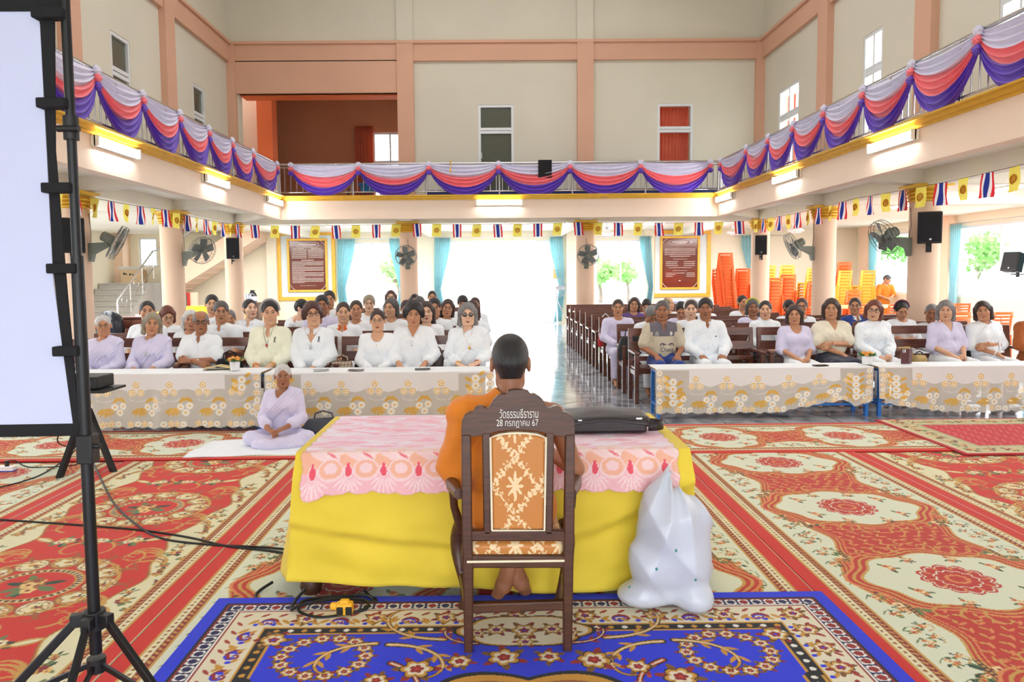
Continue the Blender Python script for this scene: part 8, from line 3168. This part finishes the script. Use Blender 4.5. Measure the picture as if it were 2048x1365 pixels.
# yellow-covered table and bottle by the notice board
yt = empty('covered_table', (-6.75, 18.6, 0))
tag(yt, 'table under bright yellow cloth against the wall by the corner column', 'table')
V, F2, per, rows = skirt(-.75, .75, -.25, .25, .85, lambda x, y: .82, .03, 8, .02, 3, 12, .05)
m_ = MB()
m_.add(V, F2)
m_.f.append(tuple(i * rows for i in range(len(per))))
m_.m.append(0)
m_.build('yellow_cloth', M_YEL, yt)
MB().box((0, 0, .42), (1.3, .4, .80)).build('table_body', M_DKWOOD, yt)
bk2 = empty('wooden_stand', (-7.1, 22.2, 0))
tag(bk2, 'small brown wooden stand carrying the dark jar by the notice board', 'stand')
bevel(MB().box((0, 0, .40), (.5, .4, .8)).build('body', M_TEAK, bk2), .008)
MB().box((0, -.205, .55), (.4, .01, .16)).build('drawer', M_TEAK, bk2)
jr = empty('jar', (-7.05, 22.15, .80))
tag(jr, 'dark glass jar with white label on the wooden stand', 'jar')
MB().lathe([(.10, 0), (.12, .02), (.12, .22), (.09, .28), (.06, .31), (.065, .36), (.02, .37)], seg=20).build('glass', M_PHONE, jr)
MB().lathe([(.1215, .05), (.1215, .18)], seg=20).build('label', mat('lilac_label', (206, 200, 230), .6), jr)
cs = MB()
o = MB().lathe([(.03, 0), (.034, .01), (.034, .20), (.02, .24), (.02, .27)], seg=14)
bw = o.mesh('water_bottle', mat('clear_bottle', (226, 234, 244), .1, trans=.6))
for k in range(4):
 q = link('water_bottle', bw, None, (-7.42 + .085 * k, 21.9 + .02 * (k % 2), .0))
 q.location.z = .80
 q.location.x = -7.29 + .07 * k
 q.location.y = 22.02
 tag(q, 'clear water bottle standing in a row beside the dark jar', 'bottle', 'water bottles by the dark jar')
br = MB().cyl((0, 0, 0), (.12, .25, 1.5), .014).build('broom', M_TEAK, None, loc=(-7.9, 22.9, 0))
tag(br, 'brown broom handle leaning on the wall under the stair slope', 'broom')
# small white bench under the sparse board with folded blue cloth
wb = empty('white_bench', (6.05, 23.4, 0))
tag(wb, 'low white shelf bench under the sparse board', 'bench')
MB().box((0, 0, .60), (2.2, .4, .04)).build('top', M_WHITEFRAME, wb)
for s in (-1, 1):
 MB().box((s * 1.0, 0, .29), (.05, .36, .58)).build('leg', M_WHITEFRAME, wb)
o = MB()
for k in range(5):
 o.ell((5.7 + .26 * k, 23.38, .68), (.14, .16, .06), 12, 8)
o = o.build('folded_cushion', CLOTHM['sky'])
tag(o, 'row of pale blue folded cushions joined on the white bench', 'cushion')
# ------------------------------------------------------------------ trees beyond the windows
M_FOL = thin_mat('sunlit_foliage', (112, 176, 84), .3, var=.35, scale=2.0)
M_FOL2 = thin_mat('pale_sunlit_foliage', (150, 200, 120), .3, var=.35, scale=2.0)
M_BARK = mat('grey_bark', (120, 106, 96), .9, var=.2, scale=8)
def tree(x, y, z, R, seed, label, m=M_FOL, n=900, leaf=.14):
 r = empty('tree', (x, y, -.225))
 tag(r, label, 'tree', 'trees in the yard')
 rr = np.random.default_rng(seed)
 mb = MB()
 h = z - R * .4 + .225
 mb.tube([(0, 0, 0), (.05, .02, h * .5), (-.03, 0, h)], [.13, .10, .07], 8)
 for k in range(6):
  a = rr.uniform(0, 6.28)
  mb.tube([(-.03, 0, h * .75), (R * .4 * math.cos(a), R * .4 * math.sin(a), h + R * .3), (R * .7 * math.cos(a), R * .7 * math.sin(a), h + R * rr.uniform(.3, .9))], [.05, .035, .015], 6)
 mb.build('trunk', M_BARK, r)
 cl = rr.normal(size=(14, 3))
 cl = cl / np.linalg.norm(cl, axis=1)[:, None] * R * rr.uniform(.35, .85, (14, 1))
 c = cl[rr.integers(0, 14, n)] + rr.normal(size=(n, 3)) * R * .24
 c[:, 2] = c[:, 2] * .8 + z + .225
 d1, d2 = rr.normal(size=(n, 3)), rr.normal(size=(n, 3))
 d1 /= np.linalg.norm(d1, axis=1)[:, None]
 d2 -= d1 * (d1 * d2).sum(1)[:, None]
 d2 /= np.linalg.norm(d2, axis=1)[:, None]
 s = leaf * rr.uniform(.6, 1.3, (n, 1))
 V = np.stack([c - d1 * s, c - d2 * s * .45, c + d1 * s, c + d2 * s * .45], 1).reshape(-1, 3)
 link('foliage', np_mesh('foliage', V, np.arange(4 * n).reshape(-1, 4), m, False), r)
tree(18.5, 34.5, 2.7, 1.2, 1, 'leafy green tree with forked grey trunk seen past the bending monk')
tree(20.5, 31.5, 2.3, 1.3, 2, 'bushy green tree framed by the window near the tilted loudspeaker')
tree(18.0, 27.0, 2.2, .8, 3, 'thin pale green tree at the window edge by the biggest column', M_FOL2)
tree(4.9, 34.0, 1.7, .8, 4, 'green shrub-like tree in the window beside the forward-facing fan', M_FOL2, 600)
tree(6.7, 37.0, 1.7, .7, 5, 'small green tree at the curtain edge near the sparse board', M_FOL2)
tree(-5.0, 40.0, 1.9, 1.3, 6, 'faint green tree in the window beside the maroon notice board', M_FOL2)
